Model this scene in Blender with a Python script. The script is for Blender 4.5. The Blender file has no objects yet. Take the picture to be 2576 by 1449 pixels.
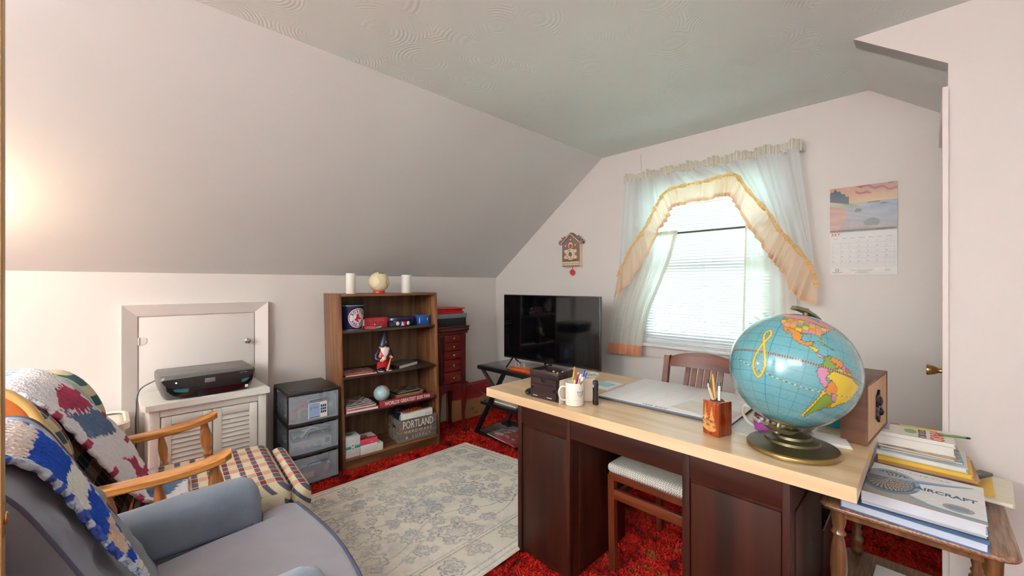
import bpy, bmesh, math, random
import numpy as np
from mathutils import Vector, Matrix, Euler
random.seed(7)
C = bpy.context.scene.collection
S = bpy.context.scene
PI = math.pi
# ---------------------------------------------------------------- camera, world, lights, exposure
cam_d = bpy.data.cameras.new('camera'); cam = bpy.data.objects.new('camera', cam_d); C.objects.link(cam)
cam.location = (0, 0, 1.35); cam.rotation_euler = (math.radians(90), 0, math.radians(45.3))
cam_d.sensor_width = 36; cam_d.lens = 36 * 1033 / 2576; cam_d.shift_y = -9.5 / 2576; cam_d.clip_start = 0.02
S.camera = cam
S.view_settings.view_transform = 'Standard'; S.view_settings.look = 'None'; S.view_settings.gamma = 1
S.view_settings.use_curve_mapping = False
S.view_settings.exposure = 0.10
w = bpy.data.worlds.new('sky'); S.world = w; w.use_nodes = True
bg = w.node_tree.nodes['Background']; bg.inputs[0].default_value = (0.76, 0.93, 1.0, 1); bg.inputs[1].default_value = 40.0
S.cycles.max_bounces = 8; S.cycles.transparent_max_bounces = 12; S.cycles.diffuse_bounces = 5
S.cycles.use_denoising = True; S.cycles.sample_clamp_indirect = 12
S.cycles.caustics_reflective = False; S.cycles.caustics_refractive = False
def area(name, loc, target, sx, sy, power, col):
    l = bpy.data.lights.new(name, 'AREA'); l.shape = 'RECTANGLE'; l.size = sx; l.size_y = sy; l.energy = power; l.color = col
    o = bpy.data.objects.new(name, l); C.objects.link(o); o.location = loc
    o.rotation_euler = (Vector(target) - Vector(loc)).to_track_quat('-Z', 'Y').to_euler(); return o
def bulb(name, loc, r, power, col):
    l = bpy.data.lights.new(name, 'POINT'); l.shadow_soft_size = r; l.energy = power; l.color = col
    o = bpy.data.objects.new(name, l); C.objects.link(o); o.location = loc; return o
po = area('window_portal', (-1.128, 3.20, 1.5), (-1.128, 0.0, 1.5), 0.95, 1.2, 1, (1, 1, 1)); po.data.cycles.is_portal = True
hl_ = area('added_bounce_fill', (-1.1, -1.9, 1.45), (-1.1, -2.6, 2.9), 1.0, 1.0, 310, (0.93, 0.985, 1.0)); hl_.data.shape = 'DISK'  # added unseen fill behind the camera, bounced up off the ceiling
area('added_ceiling_fill', (0.3, -0.9, 2.38), (-0.9, 0.8, 0.0), 1.2, 1.2, 34, (0.95, 0.985, 1.0))  # added soft fill just under the ceiling, out of view, no fixture
bulb('hall_bulb', (-0.95, -2.1, 1.95), 0.15, 85, (0.98, 0.98, 1.0))
bulb('floor_lamp_bulb', (-2.76, -0.52, 1.60), 0.05, 7.5, (1.0, 0.72, 0.42))

# ---------------------------------------------------------------- helpers
def lin(c):
    r = []
    for v in c[:3]:
        v = v / 255.0
        r.append(v / 12.92 if v <= 0.04045 else ((v + 0.055) / 1.055) ** 2.4)
    return (*r, 1.0)
MATS = {}
def nd(t, ty, **k):
    n = t.nodes.new(ty)
    for a, b in k.items(): setattr(n, a, b)
    return n
def mat(name, col, rough=0.6, metal=0.0, var=0.06, vs=12, bump=0.0, bs=150, stretch=None, spec=0.5, col2=None, ramp=None, coat=0.0, trans=0.0, alpha=1.0, kind='noise', sheen=0.0, emit=0):
    """principled material: base colour modulated by object space noise, optional second colour and bump"""
    if name in MATS: return MATS[name]
    m = bpy.data.materials.new(name); m.use_nodes = True; t = m.node_tree; L = t.links
    p = t.nodes['Principled BSDF']
    p.inputs['Roughness'].default_value = rough; p.inputs['Metallic'].default_value = metal
    p.inputs['Specular IOR Level'].default_value = spec
    p.inputs['Coat Weight'].default_value = coat; p.inputs['Transmission Weight'].default_value = trans
    p.inputs['Sheen Weight'].default_value = sheen; p.inputs['Alpha'].default_value = alpha
    tc = nd(t, 'ShaderNodeTexCoord'); mp = nd(t, 'ShaderNodeMapping'); L.new(tc.outputs['Object'], mp.inputs[0])
    if stretch: mp.inputs['Scale'].default_value = stretch
    n = nd(t, 'ShaderNodeTexNoise'); n.inputs['Scale'].default_value = vs; n.inputs['Detail'].default_value = 5
    L.new(mp.outputs[0], n.inputs['Vector'])
    cr = nd(t, 'ShaderNodeValToRGB'); a = lin(col)
    if col2: b = lin(col2); c0, c1 = b, a
    else:
        c0 = tuple(max(0, x * (1 - var * 1.6)) for x in a[:3]) + (1,); c1 = tuple(min(1, x * (1 + var)) for x in a[:3]) + (1,)
    e = cr.color_ramp.elements; e[0].position, e[1].position = ramp or (0.3, 0.7); e[0].color = c0; e[1].color = c1
    L.new(n.outputs['Fac'], cr.inputs[0]); L.new(cr.outputs[0], p.inputs['Base Color'])
    if emit: L.new(cr.outputs[0], p.inputs['Emission Color']); p.inputs['Emission Strength'].default_value = emit
    if bump:
        bn = nd(t, 'ShaderNodeTexVoronoi' if kind == 'voronoi' else 'ShaderNodeTexNoise'); bn.inputs['Scale'].default_value = bs
        L.new(mp.outputs[0] if kind == 'stretched' else tc.outputs['Object'], bn.inputs['Vector'])
        bp = nd(t, 'ShaderNodeBump'); bp.inputs['Strength'].default_value = bump; bp.inputs['Distance'].default_value = 0.004
        L.new(bn.outputs[0], bp.inputs['Height']); L.new(bp.outputs[0], p.inputs['Normal'])
    MATS[name] = m; return m
def wood(name, dark, light, axis='x', rough=0.45, scale=3.0, coat=0.0, bump=0.05):
    s = {'x': (1, 14, 14), 'y': (14, 1, 14), 'z': (14, 14, 1)}[axis]
    return mat(name, light, rough, col2=dark, stretch=s, vs=scale, ramp=(0.35, 0.68), bump=bump, bs=30, coat=coat, kind='stretched')
def vmat(name, rough=0.7, bump=0.0, bs=200, kind='noise', coat=0.0, metal=0.0, var=True, spec=0.5):
    """material that takes its colour from the vertex colours of a print, times fine noise"""
    if name in MATS: return MATS[name]
    m = bpy.data.materials.new(name); m.use_nodes = True; t = m.node_tree; L = t.links; p = t.nodes['Principled BSDF']
    p.inputs['Roughness'].default_value = rough; p.inputs['Coat Weight'].default_value = coat; p.inputs['Specular IOR Level'].default_value = spec
    at = nd(t, 'ShaderNodeAttribute', attribute_name='Col'); tc = nd(t, 'ShaderNodeTexCoord')
    n = nd(t, 'ShaderNodeTexNoise'); n.inputs['Scale'].default_value = bs * 0.5; L.new(tc.outputs['Object'], n.inputs['Vector'])
    mr = nd(t, 'ShaderNodeMapRange'); mr.inputs[3].default_value = 0.88 if var else 0.97; mr.inputs[4].default_value = 1.1 if var else 1.02
    L.new(n.outputs['Fac'], mr.inputs[0])
    mx = nd(t, 'ShaderNodeVectorMath', operation='SCALE'); L.new(at.outputs['Color'], mx.inputs[0]); L.new(mr.outputs[0], mx.inputs['Scale'])
    L.new(mx.outputs[0], p.inputs['Base Color'])
    if bump:
        bn = nd(t, 'ShaderNodeTexVoronoi' if kind == 'voronoi' else 'ShaderNodeTexNoise'); bn.inputs['Scale'].default_value = bs
        L.new(tc.outputs['Object'], bn.inputs['Vector'])
        bp = nd(t, 'ShaderNodeBump'); bp.inputs['Strength'].default_value = bump; bp.inputs['Distance'].default_value = 0.006
        L.new(bn.outputs[0], bp.inputs['Height']); L.new(bp.outputs[0], p.inputs['Normal'])
    MATS[name] = m; return m
class MB:
    """collects shapes, becomes ONE mesh object"""
    def __init__(s): s.v = []; s.f = []; s.c = None
    def add(s, vs, fs):
        o = len(s.v); s.v += [tuple(x) for x in vs]; s.f += [tuple(i + o for i in f) for f in fs]; return s
    def box(s, x0, x1, y0, y1, z0, z1, bev=0.0, seg=2, m=None):
        if bev <= 0:
            vs = [(x, y, z) for x in (x0, x1) for y in (y0, y1) for z in (z0, z1)]
            fs = [(0, 1, 3, 2), (4, 6, 7, 5), (0, 4, 5, 1), (2, 3, 7, 6), (0, 2, 6, 4), (1, 5, 7, 3)]
        else:
            b = bmesh.new(); bmesh.ops.create_cube(b, size=1)
            for q in b.verts: q.co = ((x0 + x1) / 2 + q.co.x * (x1 - x0), (y0 + y1) / 2 + q.co.y * (y1 - y0), (z0 + z1) / 2 + q.co.z * (z1 - z0))
            bev = min(bev, abs(x1 - x0) * .49, abs(y1 - y0) * .49, abs(z1 - z0) * .49)
            bmesh.ops.bevel(b, geom=list(b.edges), offset=bev, segments=seg, profile=0.5, affect='EDGES')
            b.verts.index_update(); vs = [tuple(q.co) for q in b.verts]; fs = [tuple(q.index for q in f.verts) for f in b.faces]; b.free()
        if m is not None: vs = [tuple(m @ Vector(q)) for q in vs]
        return s.add(vs, fs)
    def cyl(s, p0, p1, r0, r1=None, n=16, cap=True):
        r1 = r0 if r1 is None else r1; p0 = Vector(p0); p1 = Vector(p1); q = (p1 - p0).to_track_quat('Z', 'Y')
        vs = []
        for p, r in ((p0, r0), (p1, r1)):
            for i in range(n): vs.append(p + q @ Vector((r * math.cos(2 * PI * i / n), r * math.sin(2 * PI * i / n), 0)))
        fs = [(i, (i + 1) % n, n + (i + 1) % n, n + i) for i in range(n)]
        if cap: fs += [tuple(range(n))[::-1], tuple(range(n, 2 * n))]
        return s.add(vs, fs)
    def lathe(s, prof, n=24, c=(0, 0, 0), m=None, cap=True, sx=1, sy=1):
        vs = []
        for r, z in prof:
            for i in range(n): vs.append(Vector((c[0] + sx * r * math.cos(2 * PI * i / n), c[1] + sy * r * math.sin(2 * PI * i / n), c[2] + z)))
        k = len(prof); fs = [(j * n + i, j * n + (i + 1) % n, (j + 1) * n + (i + 1) % n, (j + 1) * n + i) for j in range(k - 1) for i in range(n)]
        if cap: fs += [tuple(range(n))[::-1], tuple(range((k - 1) * n, k * n))]
        if m is not None: vs = [m @ q for q in vs]
        return s.add(vs, fs)
    def turned(s, p0, p1, prof, n=14):
        """turned spindle between two points: prof = [(t, r)]"""
        p0 = Vector(p0); p1 = Vector(p1); q = (p1 - p0).to_track_quat('Z', 'Y').to_matrix().to_4x4(); L_ = (p1 - p0).length
        return s.lathe([(r, t * L_) for t, r in prof], n, m=Matrix.Translation(p0) @ q)
    def tube(s, pts, r, n=8, cap=True, flat=1.0):
        pts = [Vector(p) for p in pts]; vs = []; k = len(pts); a = None
        for i, p in enumerate(pts):
            t = (pts[min(i + 1, k - 1)] - pts[max(i - 1, 0)]).normalized()
            if a is None:
                a = t.cross(Vector((0, 0, 1)))
                if a.length < 1e-3: a = t.cross(Vector((0, 1, 0)))
            a = a - t * a.dot(t)
            a.normalize(); b = a.cross(t).normalized(); rr = r[i] if isinstance(r, (list, tuple)) else r
            for j in range(n): vs.append(p + a * rr * math.cos(2 * PI * j / n) + b * rr * flat * math.sin(2 * PI * j / n))
        fs = [(i * n + j, i * n + (j + 1) % n, (i + 1) * n + (j + 1) % n, (i + 1) * n + j) for i in range(k - 1) for j in range(n)]
        if cap: fs += [tuple(range(n))[::-1], tuple(range((k - 1) * n, k * n))]
        return s.add(vs, fs)
    def prism(s, poly, a, b, axis='y'):
        """2D polygon extruded from a to b along axis"""
        f = {'x': lambda u, v, w: (w, u, v), 'y': lambda u, v, w: (u, w, v), 'z': lambda u, v, w: (u, v, w)}[axis]; n = len(poly)
        vs = [f(u, v, a) for u, v in poly] + [f(u, v, b) for u, v in poly]
        fs = [tuple(range(n))[::-1], tuple(range(n, 2 * n))] + [(i, (i + 1) % n, n + (i + 1) % n, n + i) for i in range(n)]
        return s.add(vs, fs)
    def sph(s, c, r, sx=1, sy=1, sz=1, nu=20, nv=12):
        vs = [(c[0], c[1], c[2] - r * sz)]
        for j in range(1, nv):
            a = -PI / 2 + PI * j / nv
            for i in range(nu): vs.append((c[0] + sx * r * math.cos(a) * math.cos(2 * PI * i / nu), c[1] + sy * r * math.cos(a) * math.sin(2 * PI * i / nu), c[2] + sz * r * math.sin(a)))
        vs.append((c[0], c[1], c[2] + r * sz)); fs = []
        for i in range(nu):
            fs.append((0, 1 + (i + 1) % nu, 1 + i)); fs.append((len(vs) - 1, 1 + (nv - 2) * nu + i, 1 + (nv - 2) * nu + (i + 1) % nu))
            for j in range(nv - 2): fs.append((1 + j * nu + i, 1 + j * nu + (i + 1) % nu, 1 + (j + 1) * nu + (i + 1) % nu, 1 + (j + 1) * nu + i))
        return s.add(vs, fs)
    def grid(s, fn, nu, nv, thick=0.0, col=None):
        """fn(u,v)->point for u,v in 0..1; col(u,v)->sRGB 0..255"""
        U_, V_ = np.meshgrid(np.linspace(0, 1, nu), np.linspace(0, 1, nv)); vs = [fn(a, b) for a, b in zip(U_.ravel(), V_.ravel())]
        fs = [(j * nu + i, j * nu + i + 1, (j + 1) * nu + i + 1, (j + 1) * nu + i) for j in range(nv - 1) for i in range(nu - 1)]
        if col is not None:
            cs = [lin(col(a, b)) for a, b in zip(U_.ravel(), V_.ravel())]
            s.c = (s.c or [(1, 1, 1, 1)] * len(s.v)) + cs
        return s.add(vs, fs)
    def loft(s, secs, cap=True, closed=True):
        n = len(secs[0]); vs = [p for q in secs for p in q]; k = len(secs)
        fs = [(i * n + j, i * n + (j + 1) % n, (i + 1) * n + (j + 1) % n, (i + 1) * n + j) for i in range(k - 1) for j in range(n if closed else n - 1)]
        if cap: fs += [tuple(range(n))[::-1], tuple(range((k - 1) * n, k * n))]
        return s.add(vs, fs)
def mesh_obj(name, mb, m, parent=None, smooth=35, solid=0.0, sub=0, loc=None, rot=None, kind=None, label=None):
    me = bpy.data.meshes.new(name); me.from_pydata(mb.v, [], mb.f)
    if mb.c:
        ca = me.color_attributes.new('Col', 'FLOAT_COLOR', 'POINT'); cc = mb.c + [(1, 1, 1, 1)] * (len(mb.v) - len(mb.c))
        ca.data.foreach_set('color', np.array(cc, dtype=np.float32).ravel())
    me.materials.append(m); me.update()
    bm = bmesh.new(); bm.from_mesh(me); bmesh.ops.recalc_face_normals(bm, faces=bm.faces) if len(bm.faces) < 60000 else None; bm.to_mesh(me); bm.free()
    if smooth:
        me.polygons.foreach_set('use_smooth', [True] * len(me.polygons)); me.set_sharp_from_angle(angle=math.radians(smooth))
    o = bpy.data.objects.new(name, me); C.objects.link(o)
    if parent: o.parent = parent
    if loc: o.location = loc
    if rot: o.rotation_euler = rot
    if solid: md = o.modifiers.new('thickness', 'SOLIDIFY'); md.thickness = solid; md.offset = 0
    if sub: md = o.modifiers.new('smooth', 'SUBSURF'); md.levels = sub; md.render_levels = sub
    if kind: o['kind'] = kind
    if label: o['label'] = label
    return o
def tag(o, label, cat, group=None, kind=None):
    o['label'] = label; o['category'] = cat
    if group: o['group'] = group
    if kind: o['kind'] = kind
    return o
def thing(name, label, cat, loc=(0, 0, 0), rz=0.0, group=None, rot=None):
    o = bpy.data.objects.new(name, None); o.empty_display_size = 0.05; C.objects.link(o); o.location = loc
    o.rotation_euler = rot or (0, 0, math.radians(rz)); return tag(o, label, cat, group)
def struct(name, mb, m, smooth=0, **k):
    o = mesh_obj(name, mb, m, None, smooth, **k); o['kind'] = 'structure'; return o
def text(parent, s, loc, rot, size, m, ext=0.0004, align='CENTER', off=0.0, sx=1.0, space=1.0, name='lettering'):
    c = bpy.data.curves.new(name, 'FONT'); c.body = s; c.size = size; c.extrude = ext; c.align_x = align; c.align_y = 'CENTER'; c.offset = off; c.space_character = space
    c.resolution_u = 2; c.materials.append(m); o = bpy.data.objects.new('tmp_' + name, c); C.objects.link(o); o.parent = parent; o.location = loc; o.rotation_euler = rot; o.scale = (sx, 1, 1); TEXTS.append((o, name)); return o
TEXTS = []
FR = (PI / 2, 0, 0)          # lettering that faces local -y
FT = (0, 0, 0)               # lettering that lies face up
def copy_tree(o, parent=None, **k):
    c = o.copy(); C.objects.link(c); c.parent = parent
    for ch in list(o.children): copy_tree(ch, c)
    return c
def lerp(a, b, t): return a + (b - a) * t
def pl(pts, t):
    """point on a polyline at parameter t (0..1), by index"""
    x = t * (len(pts) - 1); i = min(int(x), len(pts) - 2); f = x - i
    return tuple(lerp(a, b, f) for a, b in zip(pts[i], pts[i + 1]))
def spline(pts, n):
    """Catmull-Rom through points"""
    P = [Vector(p) for p in pts]; P = [2 * P[0] - P[1]] + P + [2 * P[-1] - P[-2]]; out = []
    for i in range(1, len(P) - 2):
        for j in range(n):
            t = j / n; a, b, c, d = P[i - 1], P[i], P[i + 1], P[i + 2]
            out.append(0.5 * ((2 * b) + (c - a) * t + (2 * a - 5 * b + 4 * c - d) * t * t + (3 * b - a - 3 * c + d) * t ** 3))
    out.append(P[-2]); return out
def hash2(a, b): return (math.sin(a * 127.1 + b * 311.7) * 43758.5453) % 1.0
def glass_mat():
    m = bpy.data.materials.new('window_glass'); m.use_nodes = True; t = m.node_tree; L = t.links; t.nodes.remove(t.nodes['Principled BSDF'])
    a = nd(t, 'ShaderNodeBsdfTransparent'); a.inputs[0].default_value = (.95, .98, .97, 1); b = nd(t, 'ShaderNodeBsdfGlossy'); b.inputs['Roughness'].default_value = .02
    f = nd(t, 'ShaderNodeFresnel'); f.inputs[0].default_value = 1.45; x = nd(t, 'ShaderNodeMixShader'); L.new(f.outputs[0], x.inputs[0]); L.new(a.outputs[0], x.inputs[1]); L.new(b.outputs[0], x.inputs[2]); L.new(x.outputs[0], t.nodes['Material Output'].inputs[0]); return m
# ---------------------------------------------------------------- shared materials
wall_m = mat('wall_paint', (221, 214, 210), 0.85, var=0.015, vs=2, bump=0.04, bs=400)
slope_m = mat('slope_paint', (216, 218, 217), 0.85, var=0.015, vs=2, bump=0.04, bs=400)
trim_m = mat('trim_paint', (226, 216, 212), 0.5, var=0.015, vs=4)
black_pl = mat('black_plastic', (24, 23, 24), 0.35, var=0.1)
white_pl = mat('white_plastic', (232, 228, 222), 0.4, var=0.02)
paper_w = mat('white_paper', (236, 233, 230), 0.7, var=0.03, vs=30)
page_m = mat('page_edges', (226, 222, 214), 0.8, var=0.08, vs=40, stretch=(1, 1, 40))
chrome = mat('chrome', (215, 215, 215), 0.12, 1.0, var=0.02)
brass = mat('brass', (178, 140, 84), 0.25, 1.0, var=0.08)
ink = mat('dark_ink', (40, 44, 54), 0.6)
grey_ink = mat('grey_ink', (120, 124, 134), 0.6)
red_ink = mat('red_ink', (176, 34, 44), 0.6)
white_ink = mat('white_ink', (238, 236, 232), 0.6)
blue_ink = mat('blue_ink', (42, 62, 104), 0.5)
# ================================================================ THE ROOM
XL, YB, YN, ZC = -3.328, 3.05, -3.0, 2.44
XR = 0.059                                   # face of the short wall beside the window wall
fl = MB().box(XL - .1, 1.3, YN - .1, YB + .1, -0.12, 0.0)
struct('floor', fl, mat('floor_backing', (120, 24, 14), 0.95, var=0.3, vs=30))
struct('wall_left', MB().box(XL - .1, XL, YN - .1, YB + .1, 0, 1.42), wall_m)
sl = (ZC - 1.42) / (1.979 - 3.328) * -1
struct('ceiling_slope_left', MB().prism([(XL, 1.42), (-1.979, ZC), (-1.979, ZC + .1), (XL - .1, 1.47), (XL - .1, 1.42)], YN - .1, YB + .1, 'y'), slope_m)
zr = lambda x: ZC - (x + .2306) * 0.752
struct('ceiling_slope_right', MB().prism([(-.2306, ZC), (1.3, zr(1.3)), (1.3, zr(1.3) + .1), (-.2306, ZC + .1)], 2.37, YB + .1, 'y'), slope_m)
# plaster ceiling with swirl texture
m = bpy.data.materials.new('ceiling_plaster'); m.use_nodes = True; t = m.node_tree; L = t.links; p = t.nodes['Principled BSDF']
p.inputs['Roughness'].default_value = 0.8; p.inputs['Base Color'].default_value = lin((224, 237, 235))
tc = nd(t, 'ShaderNodeTexCoord'); vo = nd(t, 'ShaderNodeTexVoronoi'); vo.inputs['Scale'].default_value = 4.2; L.new(tc.outputs['Object'], vo.inputs['Vector'])
vo2 = nd(t, 'ShaderNodeMath', operation='MULTIPLY'); vo2.inputs[1].default_value = 105; L.new(vo.outputs['Distance'], vo2.inputs[0])
si = nd(t, 'ShaderNodeMath', operation='SINE'); L.new(vo2.outputs[0], si.inputs[0])
nz = nd(t, 'ShaderNodeTexNoise'); nz.inputs['Scale'].default_value = 6.5; L.new(tc.outputs['Object'], nz.inputs['Vector'])
mr = nd(t, 'ShaderNodeMapRange'); mr.inputs[1].default_value = 0.50; mr.inputs[2].default_value = 0.60; L.new(nz.outputs['Fac'], mr.inputs[0])
mu = nd(t, 'ShaderNodeMath', operation='MULTIPLY'); L.new(si.outputs[0], mu.inputs[0]); L.new(mr.outputs[0], mu.inputs[1])
bp = nd(t, 'ShaderNodeBump'); bp.inputs['Strength'].default_value = 0.17; bp.inputs['Distance'].default_value = 0.003
L.new(mu.outputs[0], bp.inputs['Height']); L.new(bp.outputs[0], p.inputs['Normal'])
struct('ceiling', MB().box(-1.979, 1.3, YN - .1, YB + .1, ZC, ZC + .1), m)
# back wall with the window opening
WX0, WX1, WZ0, WZ1 = -1.60, -0.655, 0.90, 2.10
wb = MB()
wb.box(XL - .1, WX0, YB, YB + .12, 0, 2.5); wb.box(WX1, 1.3, YB, YB + .12, 0, 2.5); wb.box(WX0, WX1, YB, YB + .12, 0, WZ0); wb.box(WX0, WX1, YB, YB + .12, WZ1, 2.5)
o = struct('wall_back', wb, wall_m)
mesh_obj('crack', MB().tube([(-1.612, 3.049, 2.39), (-1.614, 3.049, 2.34), (-1.608, 3.049, 2.30), (-1.609, 3.049, 2.23)], 0.0018, 5), mat('crack_shadow', (176, 164, 158), .9), o)
struct('wall_right', MB().box(XR, XR + .1, 2.463, YB, 0, 2.3), wall_m)
struct('wall_right_front', MB().prism([(XR, 0), (1.3, 0), (1.3, ZC), (-.2306, ZC), (XR, zr(XR))], 2.363, 2.463, 'y'), wall_m)
struct('wall_right_rear', MB().box(1.2, 1.3, YN - .1, 2.363, 0, ZC), wall_m)
struct('wall_near', MB().box(XL - .1, 1.2, YN - .1, YN, 0, ZC), wall_m)
# dark base board along the window wall
struct('baseboard_back', MB().box(-3.25, -0.07, 3.035, 3.05, 0, 0.055, 0.003), mat('dark_baseboard', (52, 26, 22), .5))
# attic hatch in the knee wall
tr = MB(); X0 = XL
for poly in ([(.065, 0), (.065, 1.226), (.134, 1.157), (.134, 0)], [(.818, 0), (.744, 0), (.744, 1.157), (.818, 1.226)], [(.065, 1.226), (.818, 1.226), (.744, 1.157), (.134, 1.157)]):
    n = len(poly); out = [(X0 + .045 if (y < .1 or y > .8 or z > 1.2) else X0 + .012, y, z) for y, z in poly]
    tr.add([(X0, y, z) for y, z in poly] + out, [tuple(range(n)), tuple(range(n, 2 * n))[::-1]] + [(i, (i + 1) % n, n + (i + 1) % n, n + i) for i in range(n)])
struct('trim_1', tr, trim_m)
d = struct('door_1', MB().box(X0, X0 + .012, .142, .740, .02, 1.150, 0.002), wall_m, smooth=35)
k = mesh_obj('door_knob', MB().lathe([(.006, 0), (.006, .022), (.014, .026), (.019, .034), (.018, .044), (.009, .050)], 20, m=Matrix.Translation((X0 + .012, .692, .962)) @ Matrix.Rotation(PI / 2, 4, 'Y')), chrome, d, label='round chrome knob')
h = MB().box(X0 + .011, X0 + .016, .138, .148, .985, 1.03, .001)
for i in range(5): h.cyl((X0 + .018, .140, .985 + i * .009), (X0 + .018, .140, .992 + i * .009), .004, n=8)
h.prism([(.148, .985), (.172, .99), (.178, 1.008), (.172, 1.026), (.148, 1.03)], X0 + .011, X0 + .015, 'x')
mesh_obj('hinge', h, trim_m, d)
# closet door in the short right wall, seen edge-on: casing and brass knob
struct('trim_2', MB().box(XR - .016, XR, 2.345, 2.44, 0, 2.126).box(XR - .016, XR, 2.44, 3.02, 2.045, 2.126), trim_m)
d = struct('door_2', MB().box(XR - .006, XR, 2.44, 3.02, 0.02, 2.045, .002), trim_m)
mesh_obj('door_knob', MB().lathe([(.022, 0), (.024, .003), (.010, .008), (.009, .016), (.017, .030), (.0225, .048), (.0225, .054), (.017, .056)], 24, m=Matrix.Translation((XR - .006, 2.50, .985)) @ Matrix.Rotation(-PI / 2, 4, 'Y')), brass, d, label='flared polished brass knob')
# entry door standing open beside the camera: only its edge shows
oak = wood('oak_door', (146, 108, 62), (186, 146, 92), 'z', 0.4)
d = struct('door_3', MB().box(-1.035, -1.0, -.86, -.1136, 0.02, 2.02, .002), oak, smooth=35)
mesh_obj('latch_plate', MB().box(-1.028, -1.007, -.1140, -.1125, .955, 1.01, .001).box(-1.02, -1.010, -.1136, -.1085, .975, .993, .002), brass, d)

# ---------------------------------------------------------------- window
GLASS = glass_mat()
win_w = mat('window_white', (236, 238, 238), .4, var=.01)
fr = MB()
fr.box(WX0, WX0 + .03, YB + .001, YB + .119, WZ0 + .02, WZ1 - .03).box(WX1 - .03, WX1, YB + .001, YB + .119, WZ0 + .02, WZ1 - .03).box(WX0, WX1, YB, YB + .12, WZ1 - .03, WZ1).box(WX0, WX1, YB, YB + .12, WZ0, WZ0 + .02)
w1 = struct('window_1', fr, win_w)
for nm, z0, z1, y in (('lower_sash', .92, 1.50, 3.085), ('upper_sash', 1.46, 2.07, 3.118)):
    sa = MB(); a, b = WX0 + .03, WX1 - .03
    sa.box(a, a + .045, y, y + .03, z0 + .06, z1 - .045).box(b - .045, b, y, y + .03, z0 + .06, z1 - .045).box(a, b, y, y + .03, z0, z0 + .06, .003).box(a, b, y, y + .03, z1 - .045, z1, .003)
    mesh_obj(nm, sa, win_w, w1)
    g = mesh_obj('window_pane', MB().box(a + .045, b - .045, y + .013, y + .017, z0 + .06, z1 - .045), GLASS, w1)
mesh_obj('window_sill', MB().box(-1.64, -.615, 2.985, 3.09, .868, .892, .006), win_w, w1)
mesh_obj('window_apron', MB().box(-1.60, -.655, 3.032, 3.05, .785, .868, .003), trim_m, w1)
mesh_obj('window_casing', MB().box(-1.665, -1.60, 3.035, 3.05, .868, 2.10).box(-.655, -.59, 3.035, 3.05, .868, 2.10).box(-1.665, -.59, 3.035, 3.05, 2.10, 2.16, .003), trim_m, w1)
# outside: lawn and a hedge, far beyond the glass
o = struct('outdoor_ground', MB().box(-30, 30, 4.2, 40, -3.3, -3.2), mat('lawn', (150, 166, 140), .9, var=.3, vs=3)); 
for i, (x, y, r) in enumerate([(-11, 15, 2.6), (-4.2, 20, 2.6), (3.5, 15, 2.8), (11, 20, 3.4), (-19, 22, 3.8)]):
    b = MB(); rr = random.Random(i)
    for k in range(26):
        b.sph((rr.uniform(-1, 1) * r * .6, rr.uniform(-1, 1) * r * .6, r * .9 + rr.uniform(-.5, .6) * r), r * rr.uniform(.28, .45), nu=10, nv=7)
    tr_ = thing('garden_tree', ('leafy green tree outside, left of the window middle', 'leafy green tree outside, straight beyond the blinds', 'leafy green tree outside, behind the right cafe curtain', 'large green tree outside, far right and hidden by the wall', 'large green tree outside, far left and hidden by the wall')[i], 'tree', (x, y, -3.2), group='trees outside the window')
    mesh_obj('foliage', b, mat('leaf_green', (92, 128, 70), .8, var=.35, vs=2), tr_)
    mesh_obj('trunk', MB().cyl((0, 0, 0), (0, 0, r * .7), .18, .12, 10), mat('bark', (92, 74, 58), .9), tr_)
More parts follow.
